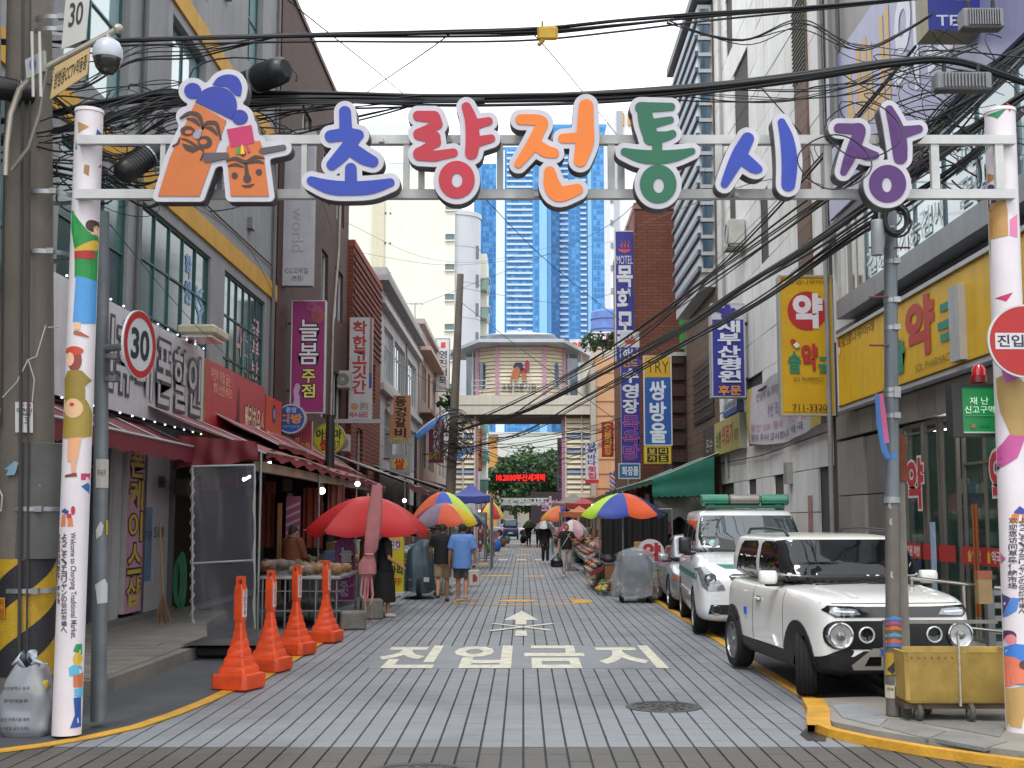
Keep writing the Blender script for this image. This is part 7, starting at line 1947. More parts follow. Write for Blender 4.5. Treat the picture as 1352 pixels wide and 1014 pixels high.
def canopy(label,px0,px1,apex,brim,Y,dep,col,col2=None,val=0.25):
 a,b,t=at(px0,brim,Y),at(px1,brim,Y),at((px0+px1)/2,apex,Y)
 o=root('canopy',label,'canopy',((a.x+b.x)/2,Y+dep/2,0))
 c=[(a.x,Y),(b.x,Y),(b.x,Y+dep),(a.x,Y+dep)]
 tp=((a.x+b.x)/2,Y+dep/2,t.z)
 for k in range(4):
  p,q=c[k],c[(k+1)%4]
  f=lambda u,v: ((p[0]+(q[0]-p[0])*u)*(1-v)+tp[0]*v,(p[1]+(q[1]-p[1])*u)*(1-v)+tp[1]*v,a.z*(1-v)+tp[2]*v-0.1*math.sin(math.pi*v)-0.04*math.sin(math.pi*u)*(1-v))
  surf(f,8,6).build('canopy_panel',mat(col2 if (k==1 and col2) else col,0.6,0,0.12,1),o,smooth='all')
  surf(lambda u,v: (p[0]+(q[0]-p[0])*u,p[1]+(q[1]-p[1])*u,f(u,0)[2]-v*val*(1-0.2*abs(math.sin(u*9)))),12,1).build('valance',mat(col2 if (k==1 and col2) else col,0.6,0,0.12,1),o)
  MB().cyl((p[0],p[1],0),(p[0],p[1],a.z),0.03,None,6).build('post',gal,o)
 return o
canopy('blue tent canopy with a pink side above the left stalls',592,648,636,654,44,2.4,'#34408e','#a04a52')
canopy('dull brown tent canopy on the right before the pavilion column',730,786,650,664,64,2.5,'#6f6460')
parasol('slate blue parasol behind the pink and orange ones on the left',622,676,691,21,47,['#4a5a74','#6a7a92','#4a5a74','#7a8698']*2,0.1)
parasol('cream and red parasol close to the right pavilion column',770,664,676,17,60,['#b0a890','#9a3a30']*4,0.12)
canopy('orange tarpaulin canopy low over the right hand stalls',742,792,667,675,50,3.0,'#b0623a','#a85a3a')
canopy('bright red tarpaulin canopy behind the orange one',746,800,656,664,56,3.0,'#9a2f28')
canopy('grey sheet canopy on the left before the pavilion',600,640,668,676,52,2.5,'#77787c','#8a8a8c')
awning('faded red brown awning further along the left side',1,-6.2,3.9,-3.7,3.0,2.9,40,50,mat('#7a3f38',0.7,0,0.2,1),0.2,False,8,0.03)
awning('rust red awning on the left just before the pavilion',1,-6.2,4.0,-3.4,3.1,3.0,52,70,mat('#74423a',0.7,0,0.2,1),0.25,False,8,0.03)
awning('brown awning on the left beyond the pavilion',1,-6.0,4.2,-2.9,3.4,3.2,78,100,mat('#7c4630',0.7,0,0.2,1),0.3,False,8,0.03)
green=mat('#0f6450',0.55,0,0.12,1,stain=0.1)
gaw=awning('long green market awning with a pale striped edge on the right side',-1,6.15,3.9,3.95,3.05,3.1,38.4,60,green,0.16,True,10,0.02,trim=mat('#9ab0a8',0.5))
awning('orange red awning beyond the green one on the right',-1,6.1,3.8,3.4,2.9,2.9,61,76,mat('#9a4a38',0.7,0,0.2,1),0.3,False,8,0.03)
awning('dull red awning on the right beyond the pavilion',-1,5.2,3.9,2.7,3.2,3.1,80,104,mat('#8a3f34',0.7,0,0.2,1),0.3,False,8,0.03)
Yg=38.2
P_={k: at(x,y,Yg) for k,(x,y) in {'a': (861,655),'b': (943,653),'c': (943,602),'d': (861,633)}.items()}
gv=root('awning_end_flap','green scalloped end flap of the market awning above a grey tarpaulin','tarpaulin',P_['a'])
fq=lambda u,v: P_['a'].lerp(P_['b'],u).lerp(P_['d'].lerp(P_['c'],u),v)+Vector((0,-0.03*math.sin(u*8+v*2)-0.02*math.sin(v*9+u),-0.05*abs(math.sin(u*30))*(1-v)**3))
surf(fq,60,6).build('cloth',green,gv,smooth='all')
gt=root('grey_tarpaulin','sagging dark grey tarpaulin hanging under the green awning end','tarpaulin',at(900,680,38.3))
fq=lambda u,v: at(863,678,38.35).lerp(at(936,676,38.35),u).lerp(at(863,652,38.3).lerp(at(940,652,38.3),u),v)+Vector((0,-0.08*math.sin(u*7+v*3),-0.22*math.sin(math.pi*u)*(1-v)+0.1*math.sin(u*17)*(1-v)))
surf(fq,40,8).build('cloth',mat('#4c4f4a',0.7,0,0.2,2),gt,smooth='all')
sc_=root('striped_curtain','dark striped curtain closing the stall under the grey tarpaulin','curtain',gp(893,742))
for k in range(14):
 x0,x1=at(852+k*6,700,40.5).x,at(852+k*6+6,700,40.5).x
 surf(lambda u,v: (x0+(x1-x0)*u,40.5+0.05*math.sin(u*math.pi),0.3+2.3*v),3,1).build('curtain_strip',mat('#23252e' if k%2 else '#4a4a44',0.8),sc_,smooth='all')
# tied pink cloth hanging from the awning edge
pcx=root('tied_cloth','dusty pink cloth gathered and tied, hanging from the awning in front of the red parasol','cloth',at(489,760,21.6))
ct=[at(498,640,21.6),at(494,680,21.55),at(489,725,21.5),at(484,745,21.5),at(484,758,21.5)]
mb=MB()
prof=[0.085,0.1,0.12,0.125,0.115,0.075,0.12,0.15,0.15]
pts=[ct[0].lerp(ct[1],0),ct[0].lerp(ct[1],0.5),ct[1],ct[1].lerp(ct[2],0.5),ct[2].lerp(ct[3],0.0),ct[2].lerp(ct[3],0.35),ct[2].lerp(ct[3],0.75),ct[3],ct[4]]
for p,r in zip(pts,prof):
 for k in range(20):
  a=2*math.pi*k/20
  rr_=r*(1+0.09*math.sin(a*5+p.z)+0.05*math.sin(a*9+1))
  mb.v.append((p.x+rr_*math.cos(a),p.y+rr_*0.4*math.sin(a),p.z))
for i in range(len(pts)-1):
 for k in range(20): mb.f.append((i*20+k,i*20+(k+1)%20,i*20+20+(k+1)%20,i*20+20+k)); mb.mi.append(0)
mb.build('cloth',mat('#a86a6c',0.8,0,0.15,4,stain=0.15),pcx,smooth='all')
MB().lathe([(0.075,-0.02),(0.09,0),(0.075,0.02)],pts[5],14).build('tie',mat('#b8787a',0.7),pcx)
for k in range(5): MB().tube([at(479+k*2.6,757,21.5),at(476+k*3.4+3*math.sin(k*2),785,21.5),at(478+k*3+2*math.cos(k),790+9*(k%3),21.45)],[0.022,0.018,0.01],5,flat=0.15).build('ribbon',mat('#b0606a' if k%2 else '#a87a7a',0.7),pcx)
MB().tube([at(489,757,21.5),at(491,800,21.5),at(491,826,21.45)],0.008,5).build('cord',mat('#b0606a',0.7),pcx)
# standing signs
def stand_sign(label,px0,px1,ytop,ybot,Y,face,items,feet='#b9bcc0'):
 M,w,h=FACE(px0,ytop,px1,ybot,Y)
 M[2][3]=max(M[2][3],0.06)
 o=root('standing_sign',label,'standing sign',M)
 n=20
 pts=[(0,0),(w,0)]+[(w/2+w/2*math.cos(math.pi*k/n),h-w/2+w/2*math.sin(math.pi*k/n)) for k in range(n+1)]
 MB().prism(pts,(0,0,0),(1,0,0),(0,1,0),(0,0,1),-0.22,0).build('panel',mat(face,0.4,var=0.06),o,local=True)
 MB().cbox((w/2,-0.03,-0.11),(w*1.1,0.06,0.5),0).build('foot',mat(feet,0.5),o,local=True)
 items_on(o,items,w,h)
 return o
stand_sign('magenta round topped standing sign by the snack table',441,468,709,792,24.2,'#8d1f78',[('v','늘봄',(0.3,0.35,0.9,0.84),'#d0c8d0',{'b': 0.04,'o': '#1a121a','ow': 0.05}),('v','주점',(0.3,0.05,0.7,0.3),'#b8b0b8',{'b': 0.03,'o': '#1a121a','ow': 0.04})])
stand_sign('yellow round topped standing sign beside the covered motorcycle',509,533,705,782,26.2,'#b9ac22',[('c',(0.5,0.82,0.34),'#b98a9c'),('c',(0.5,0.82,0.22),'#cdbabf'),('t','치킨',(0.2,0.78,0.8,0.88),'#3a2a2a',{'b': 0.03}),('t','관리',(0.2,0.3,0.95,0.46),'#26241c',{'b': 0.03}),('t','OFF',(0.1,0.12,0.9,0.24),'#b8401c',{'b': 0.02})])
stand_sign('round topped pharmacy standing sign behind the plastic covered cart',843,877,712,786,28.2,'#bcb9ba',[('t','약',(0.22,0.62,0.82,0.92),'#a01f2c',{'b': 0.06}),('r',(0,1,0.5,0.58),'#3f4a86'),('t','새부산병원',(0.3,0.515,0.95,0.565),'#c9ccd8',{'b': 0.01}),('r',(0,1,0.0,0.5),'#b9a21f'),('r',(0.2,0.9,0.28,0.47),'#3f6a2a'),('t','영업중',(0.25,0.32,0.85,0.43),'#c9b820',{'b': 0.03}),('t','약국',(0.1,0.04,0.9,0.24),'#b02a1c',{'b': 0.05})])
bp_=root('barber_pole','small red, white and blue barber pole on the right wall','barber pole',at(809,636,46))
c_=at(809,645,46)
mb=MB()
for i in range(12):
 for k in range(12):
  mb.cur=[0,1,2,1][((i+k) // 2)%4]
  A_=lambda kk,ii: (c_.x+0.11*math.cos(2*math.pi*kk/12),46+0.11*math.sin(2*math.pi*kk/12),c_.z+0.5*ii/12)
  mb.add([A_(k,i),A_(k+1,i),A_(k+1,i+1),A_(k,i+1)],[(0,1,2,3)])
mb.build('striped_tube',[mat('#b83040',0.3),mat('#c9ccd4',0.3),mat('#3a5aa0',0.3)],bp_)
MB().ball((c_.x,46,c_.z+0.55),0.12,10).ball((c_.x,46,c_.z-0.05),0.12,10).build('cap',gal,bp_)
# motorcycle under a blue grey cover, cart under clear plastic
def covered(name,label,cat,px,py,w,d,h,col,seed,fold=0.06,rz=0.0,hi=0.0):
 p=gp(px,py)
 o=root(name,label,cat,Matrix.Translation((p.x,p.y+d/2,0)) @ Matrix.Rotation(rz,4,'Z'))
 q=random.Random(seed)
 ph=[q.uniform(0,6) for _ in range(8)]
 mb=MB()
 NU,NV=44,16
 for j in range(NV+1):
  v=j/NV
  for i in range(NU):
   t=2*math.pi*i/NU
   tp=v**1.5
   s=1-0.35*tp-(0.65*max(0,(v-0.86)/0.14)**2)
   x=math.copysign(abs(math.cos(t))**0.6,math.cos(t))*w/2*s
   y=math.copysign(abs(math.sin(t))**0.6,math.sin(t))*d/2*s
   f_=1+fold*(1-tp*0.5)*(math.sin(t*7+ph[0]+v*2)+0.6*math.sin(t*13+ph[1]+v*4)+0.5*math.sin(v*9+ph[2]+t*3)+0.45*math.sin(t*19-v*11+ph[4])+0.3*q.uniform(-1,1))
   z=h*(0.12+0.88*v)+hi*(x/w)*v+0.03*math.sin(t*4+ph[3])*(1-v)
   mb.v.append((x*f_,y*f_,z))
 for j in range(NV):
  for i in range(NU): mb.f.append((j*NU+i,j*NU+(i+1)%NU,j*NU+NU+(i+1)%NU,j*NU+NU+i)); mb.mi.append(0)
 mb.f.append(tuple(NV*NU+i for i in range(NU))); mb.mi.append(0)
 mb.build('cover',col,o,local=True,smooth='all')
 return o
mc=covered('covered_motorcycle','motorcycle under a blue grey tarpaulin beside the walking couple','motorcycle',550,792,0.72,1.5,1.33,mat('#324552',0.55,0,0.2,3),3,0.05,0.05,0.35)
for y in (-0.55,0.55):
 wl=MB().lathe([(0.16,-0.05),(0.25,-0.045),(0.27,0),(0.25,0.045),(0.16,0.05)],(0.0,y,0.27),20,'x').build('wheel',mat('#161617',0.7),mc,local=True,smooth=True)
 MB().lathe([(0,-0.03),(0.16,-0.02),(0.16,0.02),(0,0.03)],(0.0,y,0.27),14,'x').build('rim',mat('#55575a',0.4,0.6),wl,local=True)
MB().cbox((0,0,0.4),(0.25,0.8,0.3),0,0.04).cbox((-0.12,-0.62,0.33),(0.3,0.2,0.26),0,0.03).build('engine',mat('#1c1c1e',0.5),mc,local=True)
MB().box(0.12,0.24,-0.82,-0.8,0.4,0.5).build('plate',mat('#b5b8ba',0.5),mc,local=True)
pcart=covered('covered_cart','small cart of dark goods under a crumpled clear plastic sheet on the right kerb','cart',842,797,1.0,1.1,1.2,see_glass('#b9bfc6',0.3),9,0.1)
lump((0,0,0.68),0.42,(0.95,0.9,1.0),4,14,0.08).build('dark_goods',mat('#2a3440',0.8,0,0.3,3),pcart,local=True,smooth='all')
MB().box(-0.38,0.38,-0.4,0.4,0.16,0.2).build('deck',mat('#232326',0.6),pcart,local=True)
for x in (-0.3,0.3):
 for y in (-0.32,0.32): MB().lathe([(0.05,-0.025),(0.08,-0.02),(0.08,0.02),(0.05,0.025),(0,0.025)],(x,y,0.08),14,'x').build('wheel',mat('#161617',0.7),pcart,local=True)
# generic stalls along both sides
gcol=['#8a2f2a','#5a6a3a','#b08a4a','#3a5a7a','#a85a34','#7a7a74','#8a4a6a','#c0b8a8','#2f6a5a','#4a4a4c']
def stall(label,x0,x1,y0,y1,z,m,goods,seed,back=None,heap=0.14):
 o=root('market_stall',label,'market stall',((x0+x1)/2,(y0+y1)/2,0))
 q=random.Random(seed)
 MB().box(x0,x1,y0,y1,z-0.04,z).build('counter',mat('#7a7064',0.7,0,0.2,3),o)
 MB().box(x0+0.02,x1-0.02,y0+0.02,y1-0.02,0.02,z-0.041).build('skirt',m,o)
 n=0
 nx,ny=max(2,int((x1-x0)/0.28)),max(2,int((y1-y0)/0.32))
 for i in range(nx):
  for j in range(ny):
   c=(x0+(x1-x0)*(i+0.5)/nx+q.uniform(-0.03,0.03),y0+(y1-y0)*(j+0.5)/ny,z+0.06)
   lump(c,0.15,(0.95,1.05,q.uniform(0.5,1.1)*heap/0.14),seed*31+n,7).build('goods',mat(q.choice(goods),0.6,0,0.4,14,bump=0.3),o,smooth='all')
   n+=1
 s_=1 if x0<0 else -1
 xe=x1 if x0<0 else x0
 for k in range(int((y1-y0)/0.55)):
  yy=y0+0.06+k*0.55
  MB().add([(xe,yy,z-0.16),(xe,yy+0.48,z-0.16),(xe+s_*0.32,yy+0.48,z-0.34),(xe+s_*0.32,yy,z-0.34),(xe,yy,z-0.06),(xe,yy+0.48,z-0.06),(xe+s_*0.34,yy+0.48,z-0.22),(xe+s_*0.34,yy,z-0.22)],[(3,2,1,0),(4,5,6,7),(0,1,5,4),(1,2,6,5),(2,3,7,6),(3,0,4,7)]).build('display_tray',mat(q.choice(['#2a4f8a','#8f8f8c','#7a2a26','#b0a060','#2f6a4a']),0.5),o)
  for j in range(4): lump((xe+s_*(0.06+0.12*(j%2)+0.04),yy+0.12+0.24*(j // 2),z-0.05-0.06*(j%2)),0.085,(1,1.2,0.7),seed*7+k*4+j,6).build('goods',mat(q.choice(goods+gcol[:6]),0.6,0,0.4,14),o,smooth='all')
 for k in range(int((y1-y0)/0.5)):
  MB().cbox(((x0+x1)/2-s_*0.25,y0+0.25+k*0.5,z+0.16+0.1*(k%2)),(0.36,0.4,0.28+0.2*(k%2)),q.uniform(-0.2,0.2),0.01).build('goods_box',mat(q.choice(['#a08058','#b9b4a8','#8a6a44','#5a6a8a','#a85a4a']),0.7,0,0.2,6),o)
 fill_bulb=MB().ball((xe-s_*0.5,(y0+y1)/2,2.35),0.06,8).build('bulb',mat('#fff4dc',0.4,emit=8,var=0),o)  # bulb added to each stall for warm fill light
 MB().cyl((xe-s_*0.5,(y0+y1)/2,2.4),(xe-s_*0.5,(y0+y1)/2,2.75),0.008).build('fill_bulb_cord',gal,fill_bulb)
 if back:
  for k in range(int((y1-y0)/0.7)):
   yy=y0+0.3+k*0.7
   surf(lambda u,v: (back+0.05*math.sin(u*12+k),yy+0.6*u,1.3+q.uniform(0.0,0.04)+1.1*v),6,2).build('hanging_cloth',mat(q.choice(goods),0.8,0,0.2,4),o,smooth='all')
 return o
stall('stall of packaged goods on the left behind the covered motorcycle',-5.2,-3.3,29.5,34,0.75,mat('#5a5652',0.8),['#7a7a74','#b08a4a','#4a4a4c','#8a8a84'],1,-5.6)
stall('stall of kitchen wares on the left under the rainbow parasol',-5.0,-3.1,35,41,0.8,mat('#4a5a5a',0.8),['#8f8f8c','#a9a9a4','#5a6a7a','#3a5a7a'],2,-5.5)
stall('stall of bright bags on the left below the blue tent canopy',-4.8,-3.0,43,49,0.7,mat('#6a5a4a',0.8),['#a85a34','#3a5a9a','#8a2f2a','#b0a060'],3,-5.2)
stall('stall under the rust red awning on the left',-4.8,-3.0,53,62,0.75,mat('#4f4a46',0.8),gcol,4,-5.2)
stall('stall beside the left pavilion column',-4.4,-2.9,64,72,0.75,mat('#5f5046',0.8),gcol,5,-4.9)
stall('stall on the left beyond the pavilion',-4.4,-2.6,80,98,0.8,mat('#4a4642',0.8),gcol,6,-4.9,0.2)
stall('stall of dark clothing on the right under the lime and blue parasol',2.0,3.5,31.2,35.2,0.72,mat('#8a6444',0.8,0,0.15,3),['#1c1c20','#26262a','#2a2a34'],7)
stall('stall covered by a pinkish sheet on the right',2.2,3.9,38.5,44,0.85,mat('#8f7a74',0.8),['#8a5a54','#a8a09a','#7a4a44'],8,4.6)
stall('stall of vegetables on the right under the brown tent canopy',2.4,4.2,48,57,0.8,mat('#6a4a3a',0.8),['#5a6a3a','#8a2f2a','#b08a4a','#a85a34'],9,4.8)
stall('stall before the right pavilion column',2.6,4.3,60,72,0.8,mat('#6a3f34',0.8),gcol,10,4.8)
stall('stall on the right beyond the pavilion',2.4,4.4,80,100,0.8,mat('#5a4038',0.8),gcol,11,4.9,0.2)
# black coats hanging, goods on the ground, bins
ch=root('hanging_coats','row of black garments hanging under the lime and blue parasol','clothes rail',(2.7,33,0))
MB().cyl((2.0,33,2.05),(3.9,33,2.05),0.02).cyl((2.0,33,0),(2.0,33,2.05),0.02).cyl((3.9,33,0),(3.9,33,2.05),0.02).build('rail',gal,ch)
for k in range(9):
 x,yk_=2.05+(k%3)*0.55,32.6+k*0.09
 surf(lambda u,v: (x+0.62*u,yk_+0.06*math.sin(u*14+k),0.9+1.12*v-0.14*abs(u-0.5)*v),14,6).build('coat',mat('#141416',0.8,0,0.2),ch,smooth='all')
gh=root('vegetable_display','colourful spread of vegetables and flowers on the ground by the plastic covered cart','goods',gp(800,772))
q=random.Random(8)
mb_cols=['#8a1f24','#3f6a2c','#b8a23a','#a9a8a0','#7a2a2a','#55763a','#c4bfae','#8f8f92']
for k in range(90):
 x,y=q.uniform(1.75,2.35),q.uniform(29.6,33.2)
 lump((x,y,0.1+0.18*(x-1.75)+q.uniform(0,0.1)),q.uniform(0.06,0.11),(1,1,0.8),k,6).build('produce',mat(q.choice(mb_cols),0.6,0,0.3,20),gh,smooth='all')
MB().box(1.78,2.4,29.7,33.2,0.0,0.1).build('ground_tray',mat('#6a6a66',0.8),gh)
def bucket(label,px,py,r,h,col,lid=None,cat='bucket'):
 p=gp(px,py)
 o=root('bucket',label,cat,p)
 MB().lathe([(0,0.01),(r*0.82,0),(r,h),(r*1.06,h),(r*1.06,h+0.02),(r*0.94,h+0.02),(r*0.8,0.04),(0,0.04)],p,18).build('body',mat(col,0.45,0,0.1),o,smooth=True)
 if lid: MB().lathe([(r*1.08,h*0.4),(r*1.085,h*0.55)],p,18).build('label_band',mat(lid,0.5),o)
 MB().tube([(p.x+r*math.cos(t),p.y-0.01,p.z+h+0.02-r*0.5*math.sin(t)*0.6) for t in [math.pi*k/10 for k in range(11)]],0.006,5).build('handle',mat('#9a9a98',0.4),o)
bucket('white plastic bucket with an ochre label at the foot of the vegetables',780,767,0.15,0.3,'#b9b6ac','#a8863a')
bucket('teal plastic bin in front of the pinkish stall',764,743,0.18,0.5,'#1f6a70',cat='bin')
bucket('dark green plastic bin behind the teal one',759,735,0.18,0.5,'#1d4a48',cat='bin')
for i,(px,py,w,h,c,lbl) in enumerate(((812,746,0.62,0.42,'#8a6842','brown cardboard box under the black garments'),(795,744,0.4,0.3,'#96724a','smaller brown cardboard box by the vegetables'))):
 p=gp(px,py)
 o=MB().cbox((p.x,p.y,h/2),(w,0.5,h),0.1,0.0).build('cardboard_box',mat(c,0.8,0,0.15,4)); tag(o,lbl,'box')
 MB().cbox((p.x,p.y,h+0.002),(0.06,0.5,0.004),0.1).build('tape',mat('#a08a60',0.5),o)
rk=root('wire_rack','wire display rack of small packets on the left behind the couple','rack',gp(643,742))
p=gp(643,738)
for dx in (-0.35,0.0): MB().cyl((p.x+dx,p.y,0),(p.x+dx,p.y,1.6),0.02).build('post',stl2,rk)
MB().box(p.x-0.5,p.x+0.25,p.y-0.25,p.y+0.25,0,0.04).build('base',stl2,rk)
for k in range(22): MB().cbox((p.x-0.3+0.15*(k%3),p.y-0.08,0.4+0.17*(k // 3)),(0.11,0.05,0.15),0.2*(k%4),0.01).build('packet',mat(q.choice(['#a8a8a4','#8a3a34','#b9b0a0','#55585c']),0.5),rk)
for px,py,s,c,lbl in ((655,728,0.34,'#1f5aa8','bright blue sack by the wire rack'),(648,732,0.3,'#2f7a3a','green printed sack at the foot of the rack'),(663,722,0.3,'#b07468','salmon pink sack beyond the blue one'),(669,718,0.3,'#2a5a5e','teal sack furthest along the left kerb')):
 p=gp(px,py)
 o=lump((p.x,p.y,s*0.9),s,(0.8,0.8,1.1),int(px),10,0.12).build('sack',mat(c,0.6,0,0.35,8),smooth='all'); tag(o,lbl,'sack')
 MB().cyl((p.x,p.y,s*1.8),(p.x,p.y,s*2.15),s*0.25,s*0.4,8).build('neck',mat(c,0.6,0,0.35,8),o)
hb=root('heart_board','pink heart shaped board among the sacks on the left','sign',at(652,709,62))
mb=MB(); plate(mb,outline([('e',(648.5,705,4.5,4.5)),('e',(655.5,705,4.5,4.5)),('p',[(644,706),(660,706),(652,716)])],0,1,0.5,0.1),lambda x,y,Y: Vector((at(x,y,62).x,Y,at(x,y,62).z)),62,62.1); mb.build('board',mat('#b8808a',0.6),hb)
MB().cyl(at(652,714,62.05),gp(652,733),0.04).build('stick',tan_,hb)
# rubbish bag
rb=root('rubbish_bag','stuffed semi clear rubbish bag with printed lettering at the foot of the concrete pole','rubbish bag',gp(35,974))
p=gp(36,972)
def bagmesh(p,w,d,h,seed,amp=0.1):
 q=random.Random(seed); ph=[q.uniform(0,6) for _ in range(9)]
 mb=MB(); NU,NV=40,26
 for j in range(NV+1):
  v=j/NV
  s=min(1,(math.sin(min(v,0.18)/0.18*math.pi/2))*0.25+0.78)*(1-0.42*max(0,(v-0.55)/0.45)**1.6)
  for i in range(NU):
   t=2*math.pi*i/NU
   k=1+amp*(math.sin(3*t+ph[0]+v*4)*0.5+math.sin(7*t+ph[1]-v*9)*0.3+math.sin(12*v+ph[2]+2*t)*0.3+0.25*math.sin(17*t+15*v+ph[3]))
   x=math.copysign(abs(math.cos(t))**0.75,math.cos(t)); y=math.copysign(abs(math.sin(t))**0.75,math.sin(t))
   mb.v.append((p.x+x*w/2*s*k,p.y+y*d/2*s*k,p.z+h*v+0.02*math.sin(t*5+ph[4])*v))
 for j in range(NV):
  for i in range(NU): mb.f.append((j*NU+i,j*NU+(i+1)%NU,j*NU+NU+(i+1)%NU,j*NU+NU+i)); mb.mi.append(0)
 mb.f.append(tuple(range(NU-1,-1,-1))); mb.mi.append(0)
 mb.f.append(tuple(NV*NU+i for i in range(NU))); mb.mi.append(0)
 return mb
bagmesh(p,0.42,0.34,0.58,4).build('bag',see_glass('#a2a6ae',0.66),rb,smooth='all')
bagmesh(p+Vector((0,0,0.02)),0.36,0.28,0.5,7,0.14).build('contents',mat('#77787e',0.8,0,0.6,7),rb,smooth='all')
lump(p+Vector((0.1,-0.06,0.41)),0.085,(1.1,0.8,1.2),3,10).build('yellow_rubbish',mat('#b89c3a',0.6,0,0.2,10),rb,smooth='all')
lump(p+Vector((-0.05,-0.075,0.36)),0.07,(1.5,0.6,0.8),5,10).build('pale_rubbish',mat('#b98a5a',0.6,0,0.5,14),rb,smooth='all')
for k in range(5): MB().tube([p+Vector((0,0,0.54)),p+Vector((0.08*math.cos(k*1.3),-0.06,0.62+0.02*k)),p+Vector((0.15*math.cos(k*1.3),-0.06,0.59))],[0.035,0.045,0.015],6,flat=0.4).build('knot',mat('#2a2a2e' if k%2 else '#a9b4c0',0.4),rb,smooth='all')
for s_,z,w_ in (('부산광역시 동구',0.40,0.22),('종량제봉투',0.30,0.2),('일반 쓰레기용 봉투',0.15,0.24),('음식물을 넣지 마세요',0.08,0.24)):
 t_=MB(); t_.T=Matrix(((1,0,0,p.x),(0,0,-1,p.y-0.172-0.025),(0,1,0,p.z+z),(0,0,0,1)))
 put_text(t_,s_,-w_/2-0.03,0,w_/2-0.03,0.03,0,0.02); t_.build('lettering',mat('#3a3c44',0.6),rb)
o=lump(gp(-2,960)+Vector((-0.02,0.15,0.16)),0.15,(1,0.8,1.1),11,10).build('rubbish_bag',mat('#a8942a',0.5,0,0.2,8),smooth='all'); tag(o,'small yellow rubbish bag peeking out behind the big clear one','rubbish bag')
# yellow hand cart on the right pavement
yc=root('hand_cart','worn yellow plastic hand cart with a steel frame parked by the right gate pillar','hand cart',gp(1265,955,0.066))
ym_=mat('#b3954e',0.55,0,0.3,4,bump=0.1,stain=0.35)
Yk=10.95
a,b=at(1197,937,Yk),at(1352,937,Yk)
z0,z1=at(1240,934,Yk).z,at(1240,861,Yk).z
def tub(x0,x1,y0,y1,za,zb,t=0.02):
 mb=MB()
 r=lambda e,z: [(x0-e+0.03,y0-e),(x1+e-0.03,y0-e),(x1+e,y0-e+0.03),(x1+e,y1+e),(x0-e,y1+e),(x0-e,y0-e+0.03)]
 rings=[[(x,y,za+0.03) for x,y in r(-0.03,za)],[(x,y,za+0.06) for x,y in r(-0.008,0)],[(x,y,zb-0.02) for x,y in r(0,0)],[(x,y,zb) for x,y in r(0.01,0)],[(x,y,zb) for x,y in r(-0.02,0)],[(x,y,za+0.08) for x,y in r(-0.035,0)]]
 vs=[p for q in rings for p in q]; n=6
 fs=[(k*n+i,k*n+(i+1)%n,k*n+n+(i+1)%n,k*n+n+i) for k in range(5) for i in range(n)]
 return mb.add(vs,fs+[tuple(range(n-1,-1,-1)),tuple(range(30,36))])
xm=at(1267,900,Yk).x
c1=tub(a.x,b.x,Yk,Yk+0.5,z0,z1).build('tub',ym_,yc,smooth=True)
MB().box(a.x+0.04,b.x-0.04,Yk+0.03,Yk+0.47,z1-0.12,z1-0.1).build('load',mat('#6a5a3a',0.9,0,0.4,8),yc)
for k in range(7): MB().box(a.x+0.05+k*0.058,a.x+0.06+k*0.058,Yk-0.012,Yk-0.009,z1-0.055,z1-0.04).build('slot',mat('#5a4418',0.8),c1)
MB().box(xm-0.007,xm+0.007,Yk-0.016,Yk+0.02,z0+0.01,z1+0.14).build('corner_post',mat('#b0aa9c',0.6,0.3,0.3,9),yc)
MB().box(a.x-0.03,b.x,Yk+0.52,Yk+0.545,at(1230,830,Yk).z,at(1230,825,Yk).z).box(a.x-0.03,a.x-0.012,Yk+0.525,Yk+0.543,z0,at(1230,825,Yk).z).build('handle_frame',mat('#85827c',0.5,0.4,0.3,6),yc)
MB().box(a.x,b.x,Yk+0.05,Yk+0.5,z0-0.02,z0+0.028).build('chassis',mat('#4a3a30',0.8,0,0.4,6),yc)
for px,yy in ((1213,0.08),(1282,0.04),(1225,0.45),(1340,0.42)):
 c_=at(px,950,Yk+yy)
 r_=0.08
 wl=MB().lathe([(0.02,-0.02),(r_-0.01,-0.022),(r_,-0.01),(r_,0.01),(r_-0.01,0.022),(0.02,0.02)],(c_.x,c_.y,0.066+r_),18,'x').build('castor',mat('#4a4a46',0.7),yc,smooth=True)
 MB().lathe([(0,-0.024),(0.03,-0.024),(0.03,0.024),(0,0.024)],(c_.x,c_.y,0.066+r_),14,'x').build('hub',mat('#8a8880',0.5),wl)
 MB().box(c_.x-0.035,c_.x-0.026,c_.y-0.025,c_.y+0.025,0.066+r_,z0).box(c_.x+0.026,c_.x+0.035,c_.y-0.025,c_.y+0.025,0.066+r_,z0).build('castor_fork',mat('#5a3424',0.7),wl)
# stainless hand rail with box and bags beside the pharmacy steps
hr=root('hand_rail','stainless steel hand rail in front of the pharmacy door','railing',(4.6,13.6,0.066))
ss=mat('#a8a49c',0.25,0.9,0.15,4)
ra,rb_=at(1201,763,13.2),at(1330,778,13.4)
MB().cyl(ra,rb_,0.022,None,10).build('rail',ss,hr,smooth=True)
for t in (0.02,0.55,0.98):
 q_=ra.lerp(rb_,t); MB().cyl(q_,(q_.x,q_.y,0.0),0.02,None,10).build('post',ss,hr,smooth=True)
MB().cyl(ra.lerp(rb_,0)-Vector((0,0,0.45)),rb_-Vector((0,0,0.45)),0.016,None,8).build('rail',ss,hr)
nb=root('notice_box','small cardboard notice box hung on the stainless rail','box',at(1296,785,13.3))
c_=at(1296,780,13.32)
MB().cbox(c_+Vector((0,-0.06,0)),(0.15,0.08,0.26),0.1).build('box',mat('#8a7350',0.8,0,0.2,8),nb)
MB().cbox(c_+Vector((0,-0.06,0.17)),(0.16,0.09,0.08),0.1).build('lid',mat('#8a4a34',0.7,0,0.3,8),nb)
